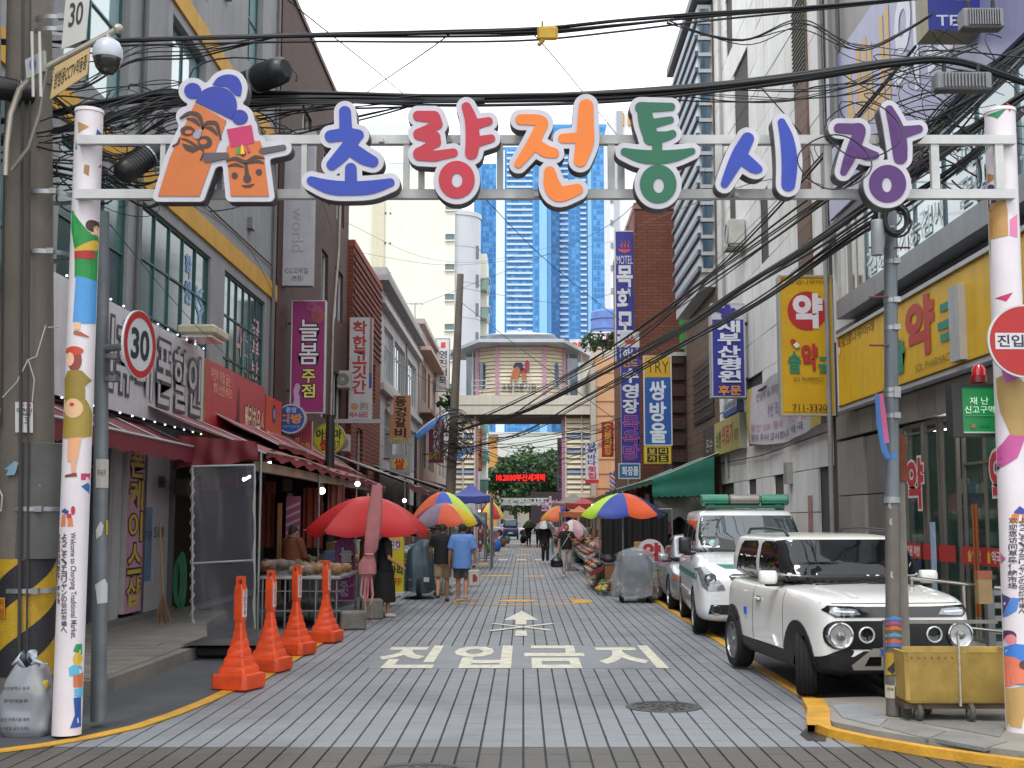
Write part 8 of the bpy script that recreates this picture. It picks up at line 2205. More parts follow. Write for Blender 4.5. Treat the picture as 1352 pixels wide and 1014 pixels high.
mb=lump(at(1309,765,13.3),0.055,(1.2,1,0.8),3,10).build('glove',mat('#1c1a22',0.6),smooth='all'); tag(mb,'dark crumpled glove lying on the stainless rail post','glove')
MB().cyl(at(1309,765,13.3),at(1309,775,13.35),0.03).build('cuff',mat('#1c1a22',0.6),mb)
lg=root('louvre_gate','grey steel gate with horizontal bars behind the yellow cart','gate',at(1330,870,14.2))
for y_ in range(782,900,17): MB().box(at(1310,y_,14.2).x,at(1370,y_,14.2).x,14.18,14.22,at(1310,y_+4,14.2).z,at(1310,y_-3,14.2).z).build('bar',mat('#85878a',0.4,0.5),lg)
MB().box(at(1302,800,14.2).x,at(1311,800,14.2).x,14.15,14.25,0,at(1310,774,14.2).z).build('post',mat('#6f7174',0.5,0.3),lg)
# outdoor air conditioning unit, tv aerial
ac=root('air_conditioner','white air conditioner condenser bracketed high on the stone wall','air conditioner',at(985,312,35))
c_=at(988,310,34.6)
MB().cbox((5.95,34.6,c_.z),(0.45,0.95,0.7),0,0.02).build('case',mat('#b0afa9',0.5,0,0.15,3,stain=0.2),ac)
MB().lathe([(0.26,-0.02),(0.28,0.0),(0.26,0.02),(0.05,0.02)],(5.72,34.5,c_.z),20,'x').build('fan_grille',mat('#8a8a86',0.5),ac)
MB().box(5.7,6.2,34.15,34.2,c_.z-0.42,c_.z-0.36).box(5.7,6.2,35.0,35.05,c_.z-0.42,c_.z-0.36).box(5.7,5.74,34.15,35.05,c_.z-0.42,c_.z-0.3).build('bracket',mat('#8a8884',0.5),ac)
for lbl,X_,Y_,Z_ in (('white condenser box on the brown tiled wall by the brick house',-6.24,43.3,6.6),('white condenser box lower on the brown tiled wall',-6.24,43.3,4.4)):
 o=root('air_conditioner',lbl,'air conditioner',(X_,Y_,Z_))
 MB().cbox((X_,Y_,Z_),(0.42,0.7,0.6),0,0.02).build('case',mat('#a9a8a4',0.5,0,0.1),o)
 MB().lathe([(0.2,-0.01),(0.22,0.0),(0.05,0.01)],(X_,Y_-0.36,Z_),16,'y').build('fan_grille',mat('#7a7a78',0.5),o)
ta_=root('tv_aerial','thin television aerial on the pink house roof','aerial',at(548,425,72))
q0,q1=at(548,432,72),at(548,400,72)
MB().cyl(q0-Vector((0,0,0.8)),q1,0.03).cyl(q1+Vector((-0.9,0,-0.05)),q1+Vector((0.5,0,-0.05)),0.02).build('mast',gal,ta_)
for k in range(5): MB().cyl(q1+Vector((-0.8+0.3*k,-0.4,-0.05)),q1+Vector((-0.8+0.3*k,0.4,-0.05)),0.015).build('element',gal,ta_)
# trees
def tree(label,x,y,h,cr,seed,col=('#2f4a22','#3a5a28','#24401c'),trunk_h=0.4,n=1500,leaf=0.3,sq=(1,1,0.9),name='tree'):
 q=random.Random(seed)
 o=root(name,label,'tree' if name=='tree' else 'plant',(x,y,0))
 tm=mat('#3f3429',0.9,0,0.3,4,bump=0.5)
 z0=h*trunk_h
 mb=MB(); mb.tube([(x,y,0),(x+0.1,y,z0*0.6),(x,y,z0),(x-0.1,y,h*0.8)],[h*0.028,h*0.022,h*0.018,h*0.006],8)
 for k in range(7):
  a=k*0.9; e=q.uniform(0.5,0.9)
  mb.tube([(x,y,z0*(0.8+0.12*k)),(x+cr*0.4*e*math.cos(a),y+cr*0.4*e*math.sin(a),z0+(h-z0)*0.35),(x+cr*0.75*e*math.cos(a),y+cr*0.75*e*math.sin(a),z0+(h-z0)*0.6)],[h*0.012,h*0.008,h*0.003],5)
 mb.build('trunk',tm,o,smooth=True)
 cl=[(q.gauss(0,0.45)*cr*sq[0],q.gauss(0,0.45)*cr*sq[1],q.uniform(-0.8,0.9)*(h-z0)/2*sq[2],q.uniform(0.25,0.5)*cr) for _ in range(16)]
 mb=MB()
 zc=(h+z0)/2
 for k in range(n):
  c=cl[k%len(cl)]
  d=Vector((q.gauss(0,1),q.gauss(0,1),q.gauss(0,1))).normalized()*c[3]*q.uniform(0.5,1.05)
  p=Vector((x+c[0],y+c[1],zc+c[2]))+d
  s=leaf*q.uniform(0.6,1.3)
  u=Vector((q.gauss(0,1),q.gauss(0,1),q.gauss(0,0.6))).normalized(); w=u.cross(Vector((q.gauss(0,1),q.gauss(0,1),1))).normalized()
  mb.cur=q.randrange(len(col))
  mb.add([p-u*s,p+w*s*0.5,p+u*s,p-w*s*0.5],[(0,1,2,3)])
 mb.build('crown',[mat(c,0.7,0,0.2,2) for c in col],o)
 return o
for i,(px,Y,h,cr,lbl) in enumerate(((662,165,9.5,4.5,'leafy green tree at the left of the group beyond the second gate'),(700,170,10.5,5.5,'leafy green tree in the middle of the group beyond the second gate'),(726,160,9.0,4.5,'leafy green tree at the right of the group beyond the second gate'),(680,180,11.5,5,'taller green tree behind the others at the end of the street'),(712,186,11.8,5,'tallest green tree standing deepest at the end of the street'))):
 tree(lbl,at(px,690,Y).x,Y,h,cr,40+i,n=1900,leaf=0.42,trunk_h=0.3)
p=at(795,470,75); tree('potted bonsai like shrub on the peach house roof',0,0,1.6,0.9,61,n=500,leaf=0.16,sq=(1.3,1,0.8),name='roof_shrub').matrix_world=Matrix.Translation((p.x,75,at(786,472,74).z))
p=at(607,530,76); tree('small green shrub growing by the left end of the pavilion deck',0,0,1.8,0.8,62,n=400,leaf=0.18,name='roof_shrub').matrix_world=Matrix.Translation((p.x-0.4,76.5,p.z-1.2))
# far low hall seen under the pavilion
b16=root('end_hall','low grey hall with a window band closing the far end of the street','building',(0,210,0))
MB().box(-16,16,210,230,0,12).build('wall',mat('#a9a396',0.8,0,0.1,0.4),b16)
mb=MB(); mb.add([(-17,208,12),(17,208,12),(17,232,12),(-17,232,12),(-13,220,17),(13,220,17)],[(0,1,5,4),(1,2,5),(2,3,4,5),(3,0,4)]); mb.build('roof',mat('#8f928c',0.6),b16)
for k in range(9): MB().box(-12+k*2.8,-9.7+k*2.8,209.8,210.2,8,11).build('window',glass('#39484a'),b16)
b17=root('corner_shop','dark shop front with pink lettering behind the second gate','building',(3,150,0))
MB().box(1,8,150,158,0,5.0).build('wall',mat('#3a2a30',0.7),b17)
mb=MB(); mb.T=MF(149.9); put_text(mb,'초량 국수',2.2,2.6,6.5,4.0,0,0.05); mb.build('lettering',mat('#b07a98',0.5),b17)
b18=root('yellow_house','ochre walled house far behind the trees','house',(-6,190,0))
MB().box(-12,-4.2,196,204,0,14.5).build('wall',mat('#b98a4a',0.8),b18)
MB().box(-12.3,-4,195.8,204.2,14.5,15).build('roof',mat('#8a7a6a',0.8),b18)
# ---------------------------------------------------------------- vehicles
from mathutils.bvhtree import BVHTree
def ring_of(w,top,bot,y):
 h=[(0,bot),(w*0.8,bot),(w*0.96,bot+0.04),(w,bot+0.17),(w*1.0,(bot+top)/2),(w*0.99,top-0.17),(w*0.95,top-0.04),(w*0.8,top+0.004),(w*0.4,top+0.018),(0,top+0.022)]
 return [(x,y,z) for x,z in h]+[(-x,y,z) for x,z in reversed(h[1:-1])]
def loft(rings,clad=False):
 mb=MB()
 n=len(rings[0])
 vs=[p for r in rings for p in r]
 fs=[(k*n+i,k*n+n+i,k*n+n+(i+1)%n,k*n+(i+1)%n) for k in range(len(rings)-1) for i in range(n)]
 fs+=[tuple(range(n)),tuple(reversed(range(len(vs)-n,len(vs))))]
 mb.add(vs,fs)
 if clad: mb.mi=[1 if k<(len(rings)-1)*n and (k%n<3 or k%n>=n-3) else 0 for k in range(len(fs))]
 return mb
def plan(y0,y1,w,e=0.18,n=6,bow=0.06):
 """closed outline of the cabin at one height, rounded corners, bowed ends"""
 out=[]
 for s,yc,sg in ((1,y0,1),):
  for i in range(-n,n+1):
   t=i/n
   out.append((w*0.88*t,y0+bow*abs(t)**2.2))
 q=[(w*0.965,y0+bow+e*0.4),(w,y0+bow+e)]
 q+=[(w,y0+(y1-y0)*f) for f in (0.3,0.45,0.6,0.75)]
 q+=[(w,y1-bow-e),(w*0.965,y1-bow-e*0.4)]
 out+=q
 for i in range(n,-n-1,-1):
  t=i/n
  out.append((w*0.88*t,y1-bow*abs(t)**2.2))
 out+=[(-x,y) for x,y in reversed(q)]
 return out
paint_w=mat('#e6e6e2',0.3,0,0.03,1,coat=0.8)
blkp=mat('#131416',0.5,0,0.1,6)
blkg=mat('#0c0d0f',0.1,0,0,1,coat=0.6)
carg=mat('#0e1113',0.05,0,0.1,1,spec=0.5,coat=0.15)
chrome=mat('#b4b6b8',0.15,0.95,0.05)
lensm=mat('#8f949a',0.12,0.5,0.25,14,coat=0.8)
tyre=mat('#17171a',0.8,0,0.15,10,bump=0.3)
class Car:
 def __init__(s,name,label,cat,st,cab,wheels,M,paint,clad=False):
  s.o=root(name,label,cat,M)
  body_me=loft([ring_of(w,t,b,y) for y,w,t,b in st],clad).mesh('body',[paint,blkp])
  low=applied(body_me,[('SUBSURF',{'levels': 2})])
  if cab:
   lv=[]
   (yb0,yb1,wb,zb),(yr0,yr1,wr,zr)=cab
   for f,inn in ((0,0),(0.5,0),(0.9,0),(0.975,0.02),(1.0,0.09)):
    g=min(f,1.0)
    lv.append([(x,y,zb+(zr-zb)*g+(0.0 if inn==0 else 0)) for x,y in plan(yb0+(yr0-yb0)*g+inn*1.2,yb1+(yr1-yb1)*g-inn,wb+(wr-wb)*g-inn)])
   top=[(x*0.6,(yr0+yr1)/2+(y-(yr0+yr1)/2)*0.7,zr+0.035) for x,y in plan(yr0,yr1,wr)]
   lv.append(top)
   cb=loft(lv)
   cb_me=applied(cb.mesh('cabin',[paint]),[('SUBSURF',{'levels': 1})])
  vs,fs=[],[]
  for me in ([low,cb_me] if cab else [low]):
   b=len(vs)
   vs+=[v.co.copy() for v in me.vertices]; fs+=[tuple(i+b for i in p.vertices) for p in me.polygons]
  s.bvh=BVHTree.FromPolygons(vs,fs)
  # wheel wells cut out of the body
  cut=MB()
  for (x,y,r,w) in wheels:
   if x>0: cut.tube([(0.45,y,r),(1.2,y,r)],r+0.055,28).tube([(-0.45,y,r),(-1.2,y,r)],r+0.055,28)
  cm=cut.mesh('wells',[blkp]); co=bpy.data.objects.new('wells',cm); _tmp.collection.objects.link(co)
  low2=applied(low,[('BOOLEAN',{'object': co,'operation': 'DIFFERENCE','solver': 'EXACT','material_mode': 'TRANSFER'})])
  bpy.data.objects.remove(co)
  for me,nm in ((low2,'body'),(cb_me if cab else None,'cabin')):
   if me is None: continue
   me.polygons.foreach_set('use_smooth',[True]*len(me.polygons)); me.set_sharp_from_angle(angle=R(42))
   link(nm,me,s.o)
  s.low=s.o.children[0]
 def proj(s,p,ax):
  if ax=='f': o_,d=Vector((p[0],-3,p[1])),Vector((0,1,0))
  elif ax=='b': o_,d=Vector((p[0],9,p[1])),Vector((0,-1,0))
  elif ax=='l': o_,d=Vector((-3,p[0],p[1])),Vector((1,0,0))
  elif ax=='r': o_,d=Vector((3,p[0],p[1])),Vector((-1,0,0))
  else: o_,d=Vector((p[0],p[1],4)),Vector((0,0,-1))
  h=s.bvh.ray_cast(o_,d)
  return (h[0],h[1]) if h[0] is not None else (None,None)
 def decal(s,name,pts,ax,m,off=0.006,res=0.07,parent=None):
  bm=bmesh.new()
  f=bm.faces.new([bm.verts.new((p[0],p[1],0)) for p in pts])
  bmesh.ops.triangulate(bm,faces=bm.faces[:])
  for _ in range(4):
   ed=[e for e in bm.edges if e.calc_length()>res]
   if not ed: break
   bmesh.ops.subdivide_edges(bm,edges=ed,cuts=1); bmesh.ops.triangulate(bm,faces=[f for f in bm.faces if len(f.verts)>3])
  ext=bmesh.ops.extrude_face_region(bm,geom=bm.faces[:])
  low={v for v in ext['geom'] if isinstance(v,bmesh.types.BMVert)}
  vs,ok=[],True
  bm.verts.index_update()
  for v in bm.verts:
   h,n=s.proj(v.co,ax)
   if h is None: h,n=Vector(vs[-1]) if vs else Vector((0,0,0)),Vector((0,0,0))
   if n.length:
    d={'f': Vector((0,-1,0)),'b': Vector((0,1,0)),'l': Vector((-1,0,0)),'r': Vector((1,0,0)),'t': Vector((0,0,1))}[ax]
    if n.dot(d)<0: n=-n
    h=h+n*(off if v in low else -0.01)
   vs.append(tuple(h))
  mb=MB(); mb.add(vs,[tuple(v.index for v in f.verts) for f in bm.faces]); bm.free()
  me=mb.mesh(name,m)
  b2=bmesh.new(); b2.from_mesh(me); bmesh.ops.recalc_face_normals(b2,faces=b2.faces[:]); b2.to_mesh(me); b2.free()
  me.polygons.foreach_set('use_smooth',[True]*len(me.polygons)); me.set_sharp_from_angle(angle=R(35))
  return link(name,me,parent or s.o)
 def both(s,name,pts,m,off=0.006,res=0.12):
  return s.decal(name,pts,'l',m,off,res),s.decal(name,pts,'r',m,off,res)
 def wheel(s,x,y,r,w,spokes=10,steer=0.0,rimc='#5a5c60',lines=False):
  sg=1 if x>0 else -1
  Mw=Matrix.Translation((x,y,r)) @ Matrix.Rotation(steer,4,'Z')
  t=MB(); t.T=Mw
  rr_=r*0.68
  t.lathe([(rr_,-w/2+0.01),(r*0.93,-w/2),(r*0.985,-w/2+0.025),(r,-w/4),(r,w/4),(r*0.985,w/2-0.025),(r*0.93,w/2),(rr_,w/2-0.01)],(0,0,0),36,'x')
  o=t.build('wheel',tyre,s.o,smooth=True,local=True)
  for k in (-0.3,-0.1,0.1,0.3):
   g=MB(); g.T=Mw; g.lathe([(r*1.002,k*w-0.004),(r*1.002,k*w+0.004)],(0,0,0),36,'x'); g.build('tread_groove',mat('#0a0a0b',0.9,var=0),o,local=True)
  rm=mat(rimc,0.3,0.8,0.1)
  g=MB(); g.T=Mw
  e=sg*w/2
  g.lathe([(rr_,e-sg*0.01),(rr_*0.94,e),(rr_*0.9,e-sg*0.03),(rr_*0.88,e-sg*0.07)],(0,0,0),30,'x')
  rim=g.build('rim',rm,o,local=True,smooth=True)
  g=MB(); g.T=Mw; g.lathe([(rr_*0.9,e-sg*0.065),(0,e-sg*0.075)],(0,0,0),30,'x'); g.build('rim_back',mat('#101113',0.7,var=0),rim,local=True)
  for k in range(spokes):
   a=2*math.pi*k/spokes
   g=MB(); g.T=Mw @ Matrix.Rotation(a,4,'X')
   g.add([(e-sg*0.02,-0.022,0.04),(e-sg*0.02,0.022,0.04),(e-sg*0.015,0.03,rr_*0.92),(e-sg*0.015,-0.03,rr_*0.92),(e-sg*0.06,-0.03,0.03),(e-sg*0.06,0.03,0.03),(e-sg*0.06,0.034,rr_*0.92),(e-sg*0.06,-0.034,rr_*0.92)],[(0,1,2,3),(0,3,7,4),(1,5,6,2),(3,2,6,7),(0,4,5,1)])
   g.build('spoke',rm,rim,local=True)
  g=MB(); g.T=Mw; g.lathe([(0,e-sg*0.005),(0.045,e-sg*0.008),(0.05,e-sg*0.05)],(0,0,0),14,'x'); g.build('hub_cap',rm,rim,local=True)
  return o
 def disc_light(s,name,x,z,r,m,rimm,ax='f',off=0.02,inner=None):
  h,n=s.proj((x,z),ax)
  h=h+Vector((0,0.012,0))
  o=MB().lathe([(r,0.02),(r,-off),(r*0.9,-off-0.006),(r*0.8,-off+0.004)],h,28,'y').build(name,rimm,s.o,local=True,smooth=True)
  MB().lathe([(r*0.82,-off+0.004),(r*0.5,-off+0.014),(0,-off+0.01)],h,28,'y').build('lens',m,o,local=True,smooth=True)
  if inner: MB().ball((h.x,h.y-off-0.0,h.z),r*0.34,12,(1,0.5,1)).build('reflector',inner,o,local=True,smooth=True)
  return o
 def mirror(s,x,y,z,m,base=blkp,sz=(0.19,0.12,0.14)):
  for sg in (-1,1):
   c=(sg*x,y,z)
   mb=MB(); mb.ball(c,1,14,(sz[0]/2,sz[1]/2,sz[2]/2))
   mb.v=[tuple(Vector(c)+Vector([math.copysign(min(abs(d)*1.35,q/2),d) for d,q in zip(Vector(v)-Vector(c),sz)])) for v in mb.v]
   o=mb.build('mirror',m,s.o,local=True,smooth='all')
   MB().cbox((sg*(x-sz[0]*0.4),y+0.03,z-sz[2]*0.5),(sz[0],0.08,0.05),0,0.01).build('mirror_arm',base,o,local=True)
   MB().cbox((sg*x,y+sz[1]*0.5,z),(sz[0]*0.8,0.006,sz[2]*0.75)).build('mirror_glass',chrome,o,local=True)
def rr(x0,x1,z0,z1,c,n=4):
 out=[]
 for cx,cz,a in ((x1-c,z0+c,-90),(x1-c,z1-c,0),(x0+c,z1-c,90),(x0+c,z0+c,180)):
  out+=[(cx+c*math.cos(R(a+90*k/n)),cz+c*math.sin(R(a+90*k/n))) for k in range(n+1)]
 return out
def arc(cx,cz,r0,r1,a0,a1,n=18):
 return [(cx+r1*math.cos(R(a0+(a1-a0)*k/n)),cz+r1*math.sin(R(a0+(a1-a0)*k/n))) for k in range(n+1)]+[(cx+r0*math.cos(R(a1-(a1-a0)*k/n)),cz+r0*math.sin(R(a1-(a1-a0)*k/n))) for k in range(n+1)]
def car_frame(front_px,rear_px,lx,yf,yr):
 f,b=gp(*front_px),gp(*rear_px)
 ang=math.atan2(b.x-f.x,b.y-f.y)
 Rm=Matrix.Rotation(-ang,4,'Z')
 mid=(f+b)/2
 off=Rm @ Vector((lx,(yf+yr)/2,0))
 return Matrix.Translation((mid.x-off.x,mid.y-off.y,0.012)) @ Rm
# small white suv
Mc=car_frame((1070,921),(978,881),-0.72,0.68,3.16) @ Matrix.Scale(1.035,4)
suv=Car('small_car','small white suv with round lamps and black wheel arches parked behind the steel pole','car',
          [(0.02,0.60,.80,.36),(0.05,0.68,.90,.29),(0.14,0.745,.955,.25),(0.35,0.785,1.0,.23),(0.7,0.80,1.03,.22),(1.05,0.80,1.06,.22),(2.0,0.80,1.03,.22),(2.9,0.80,1.05,.22),(3.3,0.785,1.05,.25),(3.52,0.72,1.03,.32),(3.57,0.64,.98,.40)],
          ((0.92,3.56,0.775,1.0),(1.40,3.40,0.675,1.54)),[(-.7,.66,.31,.2),(.7,.66,.31,.2),(-.7,3.06,.31,.2),(.7,3.06,.31,.2)],Mc,paint_w,True)
for x_,y_,st_ in ((-.70,.66,R(-20)),(.70,.66,R(-20)),(-.715,3.06,0),(.715,3.06,0)): suv.wheel(x_,y_,.315,.205,11,st_,'#8a8c90')
suv.decal('windshield',rr(-.675,.675,1.15,1.505,.05),'f',carg,0.006,0.06)
cw=[suv.proj((x,1.135),'f')[0] for x in [-.66+.11*k for k in range(13)]]
MB().tube([p+Vector((0,.01,-.01)) for p in cw],.034,8).build('cowl',blkp,suv.o,local=True,smooth=True)
suv.both('window',[(1.27,1.085),(2.08,1.065),(2.14,1.1),(2.14,1.45),(2.06,1.485),(1.62,1.485),(1.54,1.455)],carg)
suv.both('window',[(2.28,1.07),(3.02,1.1),(3.1,1.14),(2.96,1.43),(2.88,1.475),(2.34,1.485),(2.28,1.45)],carg)
suv.both('front_pillar',[(1.09,1.1),(1.33,1.085),(1.58,1.44),(1.66,1.49),(1.5,1.5),(1.4,1.42)],blkp,0.009,0.06)
suv.both('window_seal',[(1.27,1.045),(2.16,1.035),(2.15,1.06),(1.3,1.07)],blkp,0.005)
for yc in (.66,3.06): suv.both('arch_trim',arc(yc,.315,.362,.418,-22,202),blkp,0.014,0.06)
suv.both('sill_trim',[(1.0,.24),(2.7,.24),(2.72,.40),(1.02,.40)],blkp,0.01)
suv.decal('lower_bumper',[(-.72,.33),(-.5,.315),(.5,.315),(.72,.33),(.74,.43),(.45,.44),(.36,.49),(-.36,.49),(-.45,.44),(-.74,.43)],'f',blkp,0.012)
suv.decal('grille_mask',rr(-.715,.715,.505,.77,.11),'f',mat('#0d0e10',0.35,0,0.1,30),0.008)
suv.decal('upper_trim',[(-.71,.865),(-.62,.80),(.62,.80),(.71,.865),(.66,.905),(.3,.895),(-.3,.895),(-.66,.905)],'f',blkg,0.01,0.05)
for sg in (-1,1):
 hl=suv.decal('headlight',[(sg*.66,.84),(sg*.64,.885),(sg*.42,.875),(sg*.38,.825),(sg*.6,.815)],'f',lensm,0.016,0.04)
 suv.decal('light_strip',[(sg*.63,.845),(sg*.62,.86),(sg*.43,.855),(sg*.44,.842)],'f',mat('#dfe3e8',0.2,var=0),0.02,0.05,hl)
 suv.disc_light('round_lamp',sg*.585,.635,.125,mat('#b9bcbe',0.15,0.4,0.35,60,coat=0.8),chrome,off=0.05,inner=mat('#8a8480',0.1,0.6,0.2,30,coat=0.6))
 suv.disc_light('lamp_ring',sg*.33,.64,.078,mat('#1a1c20',0.1,0.2,0,coat=0.6),mat('#d4d6d8',0.25,0.3),off=0.035)
sk=suv.decal('skid_plate',[(-.46,.325),(.46,.325),(.48,.36),(.27,.515),(-.27,.515),(-.48,.36)],'f',mat('#9a968e',0.35,0.4,0.08),0.026)
for x0,x1 in ((-.36,-.2),(-.16,.16),(.2,.36)): suv.decal('intake',[(x0,.36),(x1,.36),(x1*.86 if x1>0.3 else x1,.44),(x0*.86 if x0<-0.3 else x0,.44)],'f',blkg,0.03,0.07,sk)
suv.decal('number_plate',rr(-.2,.2,.45,.52,.008),'f',mat('#b9bdc2',0.4),0.036); suv.decal('plate_edge',[(-.2,.452),(-.165,.452),(-.165,.518),(-.2,.518)],'f',mat('#1f4fae',0.4),0.04)
suv.decal('emblem',[(-.07,.85),(-.02,.868),(.02,.868),(.07,.85),(.02,.832),(-.02,.832)],'f',chrome,0.016,0.05)
suv.mirror(.87,1.36,1.12,paint_w)
for sg,ax in ((-1,'l'),(1,'r')):
 h,n=suv.proj((2.0,.86),ax); MB().cbox((h.x+sg*.022,2.0,.86),(.025,.17,.03),0,.008).build('door_handle',paint_w,suv.o,local=True)
 suv.decal('handle_recess',rr(1.9,2.1,.83,.89,.028),ax,mat('#8f8e88',0.4,coat=0.4),0.003)
 suv.decal('door_gap',[(2.2,.42),(2.206,.42),(2.226,1.06),(2.22,1.06)],ax,blkp,0.003); suv.decal('door_gap',[(1.10,.42),(1.106,.42),(1.126,1.0),(1.12,1.0)],ax,blkp,0.003)
 suv.decal('door_crease',[(1.3,.42),(2.15,.42),(2.0,.455),(1.42,.52)],ax,paint_w,0.02,0.12)
 rl=MB().tube([(sg*.56,1.62,1.545),(sg*.565,1.72,1.60),(sg*.57,2.4,1.62),(sg*.56,3.05,1.61),(sg*.55,3.18,1.56)],.017,8).build('roof_rail',mat('#2a2b2d',0.4,0.3),suv.o,local=True,smooth=True)
 suv.decal('guard_sticker',[(2.45,.66),(2.51,.66),(2.51,.74),(2.45,.74)],ax,mat('#1f5fc0',0.5),0.02)
for sg in (-1,1): suv.decal('hood_crease',[(sg*.34,.16),(sg*.40,.16),(sg*.56,.82),(sg*.47,.82)],'t',paint_w,0.016,0.1)
suv.decal('hood_gap',[(-.7,.925),(.7,.925),(.7,.93),(-.7,.93)],'f',blkp,0.003)
MB().tube([(-.5,.93,1.06),(-.1,.96,1.075),(.35,1.0,1.10)],.01,6).tube([(.05,.93,1.065),(.45,.98,1.075),(.6,1.04,1.11)],.01,6).build('wiper',blkp,suv.o,local=True)
suv.decal('window',rr(-.52,.52,1.1,1.42,.06),'b',carg); suv.decal('tail_light',rr(-.6,-.4,.8,.95,.03),'b',mat('#8a1a1a',0.2,coat=0.5)); suv.decal('tail_light',rr(.4,.6,.8,.95,.03),'b',mat('#8a1a1a',0.2,coat=0.5))
# white ambulance style van
pw2=mat('#dcdee0',0.3,0,0.03,1,coat=0.8)
Ma=car_frame((923,837),(905.5,815.5),-0.86,0.95,4.15)
am=Car('ambulance','white van with a green light bar on its roof parked behind the small suv','van',
         [(0.02,.74,.78,.36),(0.06,.84,.90,.26),(.18,.90,1.0,.23),(.5,.945,1.12,.22),(1.0,.955,1.24,.22),(1.4,.96,1.27,.22),(3.0,.96,1.25,.22),(4.6,.955,1.22,.24),(5.0,.93,1.18,.28),(5.1,.86,1.1,.36)],
         ((.88,5.1,.915,1.12),(1.72,5.0,.77,1.93)),[(-.82,.95,.345,.22),(.82,.95,.345,.22),(-.82,4.15,.345,.22),(.82,4.15,.345,.22)],Ma,pw2)
for x in (-.845,.845):
 for y in (.95,4.15): am.wheel(x,y,.345,.22,6,0,'#85807a')
am.decal('windshield',rr(-.76,.76,1.30,1.84,.07),'f',glass('#39454c',0.04,0.2),0.005,0.1)
am.both('window',[(1.5,1.3),(2.2,1.28),(2.2,1.74),(1.86,1.76)],carg); am.both('window',[(2.32,1.27),(3.5,1.27),(3.5,1.76),(2.32,1.76)],carg); am.both('window',[(3.62,1.27),(4.75,1.27),(4.7,1.76),(3.62,1.76)],carg)
am.both('front_pillar',[(1.1,1.3),(1.22,1.3),(1.72,1.8),(1.64,1.83)],blkp,0.006)
am.both('green_stripe',[(.42,.86),(4.9,.86),(4.9,.96),(.42,.95)],mat('#1f7a66',0.4),0.004,0.3)
am.both('side_strip',[(1.4,.58),(3.7,.58),(3.7,.63),(1.4,.63)],pw2,0.02,0.3)
am.decal('hood_stripe',[(-.5,1.03),(.62,1.03),(.7,1.08),(-.62,1.09)],'f',mat('#1f7a6c',0.4),0.004)
for sg in (-1,1):
 hl=am.decal('headlight',[(sg*.90,.98),(sg*.93,1.02),(sg*.80,1.06),(sg*.55,.80),(sg*.52,.72),(sg*.78,.70),(sg*.86,.78)],'f',lensm,0.01,0.05)
 h,n=am.proj((sg*.74,.88),'f')
 MB().lathe([(.095,-.03),(.085,-.045),(.06,-.025),(0,-.03)],h,24,'y').build('reflector',chrome,hl,local=True,smooth=True)
 am.disc_light('fog_lamp',sg*.66,.42,.075,lensm,chrome,off=0.02)
 am.decal('lower_intake',[(sg*.78,.36),(sg*.3,.35),(sg*.3,.5),(sg*.74,.5)],'f',blkp,0.006)
gr=am.decal('grille',[(-.46,.92),(-.34,.72),(.34,.72),(.46,.92),(.4,.95),(-.4,.95)],'f',blkp,0.01)
for z in (.75,.8,.85,.9): am.decal('grille_bar',[(-.32-(z-.72)*.6,z),(.32+(z-.72)*.6,z),(.33+(z-.72)*.6,z+.018),(-.33-(z-.72)*.6,z+.018)],'f',chrome,0.024,0.1,gr)
am.decal('bumper_intake',rr(-.28,.28,.33,.5,.03),'f',blkp,0.006)
am.decal('number_plate',rr(-.26,.26,.55,.66,.01),'f',mat('#b9bdc2',0.4),0.016)
am.mirror(1.03,1.42,1.36,mat('#24262a',0.4),sz=(.2,.14,.27))
MB().tube([(-.6,.95,1.3),(-.1,.93,1.29),(.5,.97,1.32)],.012,6).build('wiper',blkp,am.o,local=True)
am.decal('round_sticker',E(-.6,1.4,.05,.05,16),'f',mat('#8fc0b0',0.5),0.008)
lb_=MB().cbox((0,1.95,1.985),(1.3,.2,.05),0,.01).build('light_bar',mat('#1f5a48',0.4),am.o,local=True)
gl=mat('#0f7a5c',0.2,0,0.15,4,coat=0.7)
for x0,x1,m in ((-.72,-.26,gl),(-.25,.25,mat('#85827c',0.3,0.5)),(.26,.72,gl)): MB().tube([(x0,1.95,2.1),(x0+.02,1.95,2.1),(x1-.02,1.95,2.1),(x1,1.95,2.1)],[.075,.095,.095,.075],16).build('lamp_cover',m,lb_,local=True,smooth=True)
for x in (-.55,.55): MB().cbox((x,1.95,1.99),(.1,.12,.1)).build('mount',mat('#1f6a52',0.5),lb_,local=True)
# silver saloon
ps_=mat('#a2a5a9',0.28,0.55,0.04,1,coat=0.7)
Mn=car_frame((889,805),(875,793.2),-0.80,0.95,3.68)
se=Car('saloon_car','silver saloon car parked behind the white van','car',
         [(0.02,.66,.60,.30),(0.07,.78,.68,.22),(.2,.85,.74,.19),(.6,.90,.82,.18),(1.3,.915,.93,.18),(2.4,.915,.93,.18),(3.9,.91,.96,.18),(4.5,.88,.95,.22),(4.74,.80,.9,.3),(4.8,.7,.84,.38)],
         ((1.2,4.15,.84,.86),(2.05,3.2,.66,1.44)),[(-.79,.95,.325,.21),(.79,.95,.325,.21),(-.79,3.68,.325,.21),(.79,3.68,.325,.21)],Mn,ps_)
for x in (-.80,.80):
 for y in (.95,3.68): se.wheel(x,y,.325,.21,7,0,'#8a8b8e')
se.decal('windshield',rr(-.64,.64,1.0,1.39,.06),'f',glass('#4a5a60',0.04,0.2),0.005,0.1)
se.both('window',[(1.75,.98),(2.55,.98),(2.55,1.34),(2.3,1.34)],carg); se.both('window',[(2.65,.98),(3.45,1.0),(3.2,1.32),(2.65,1.35)],carg)
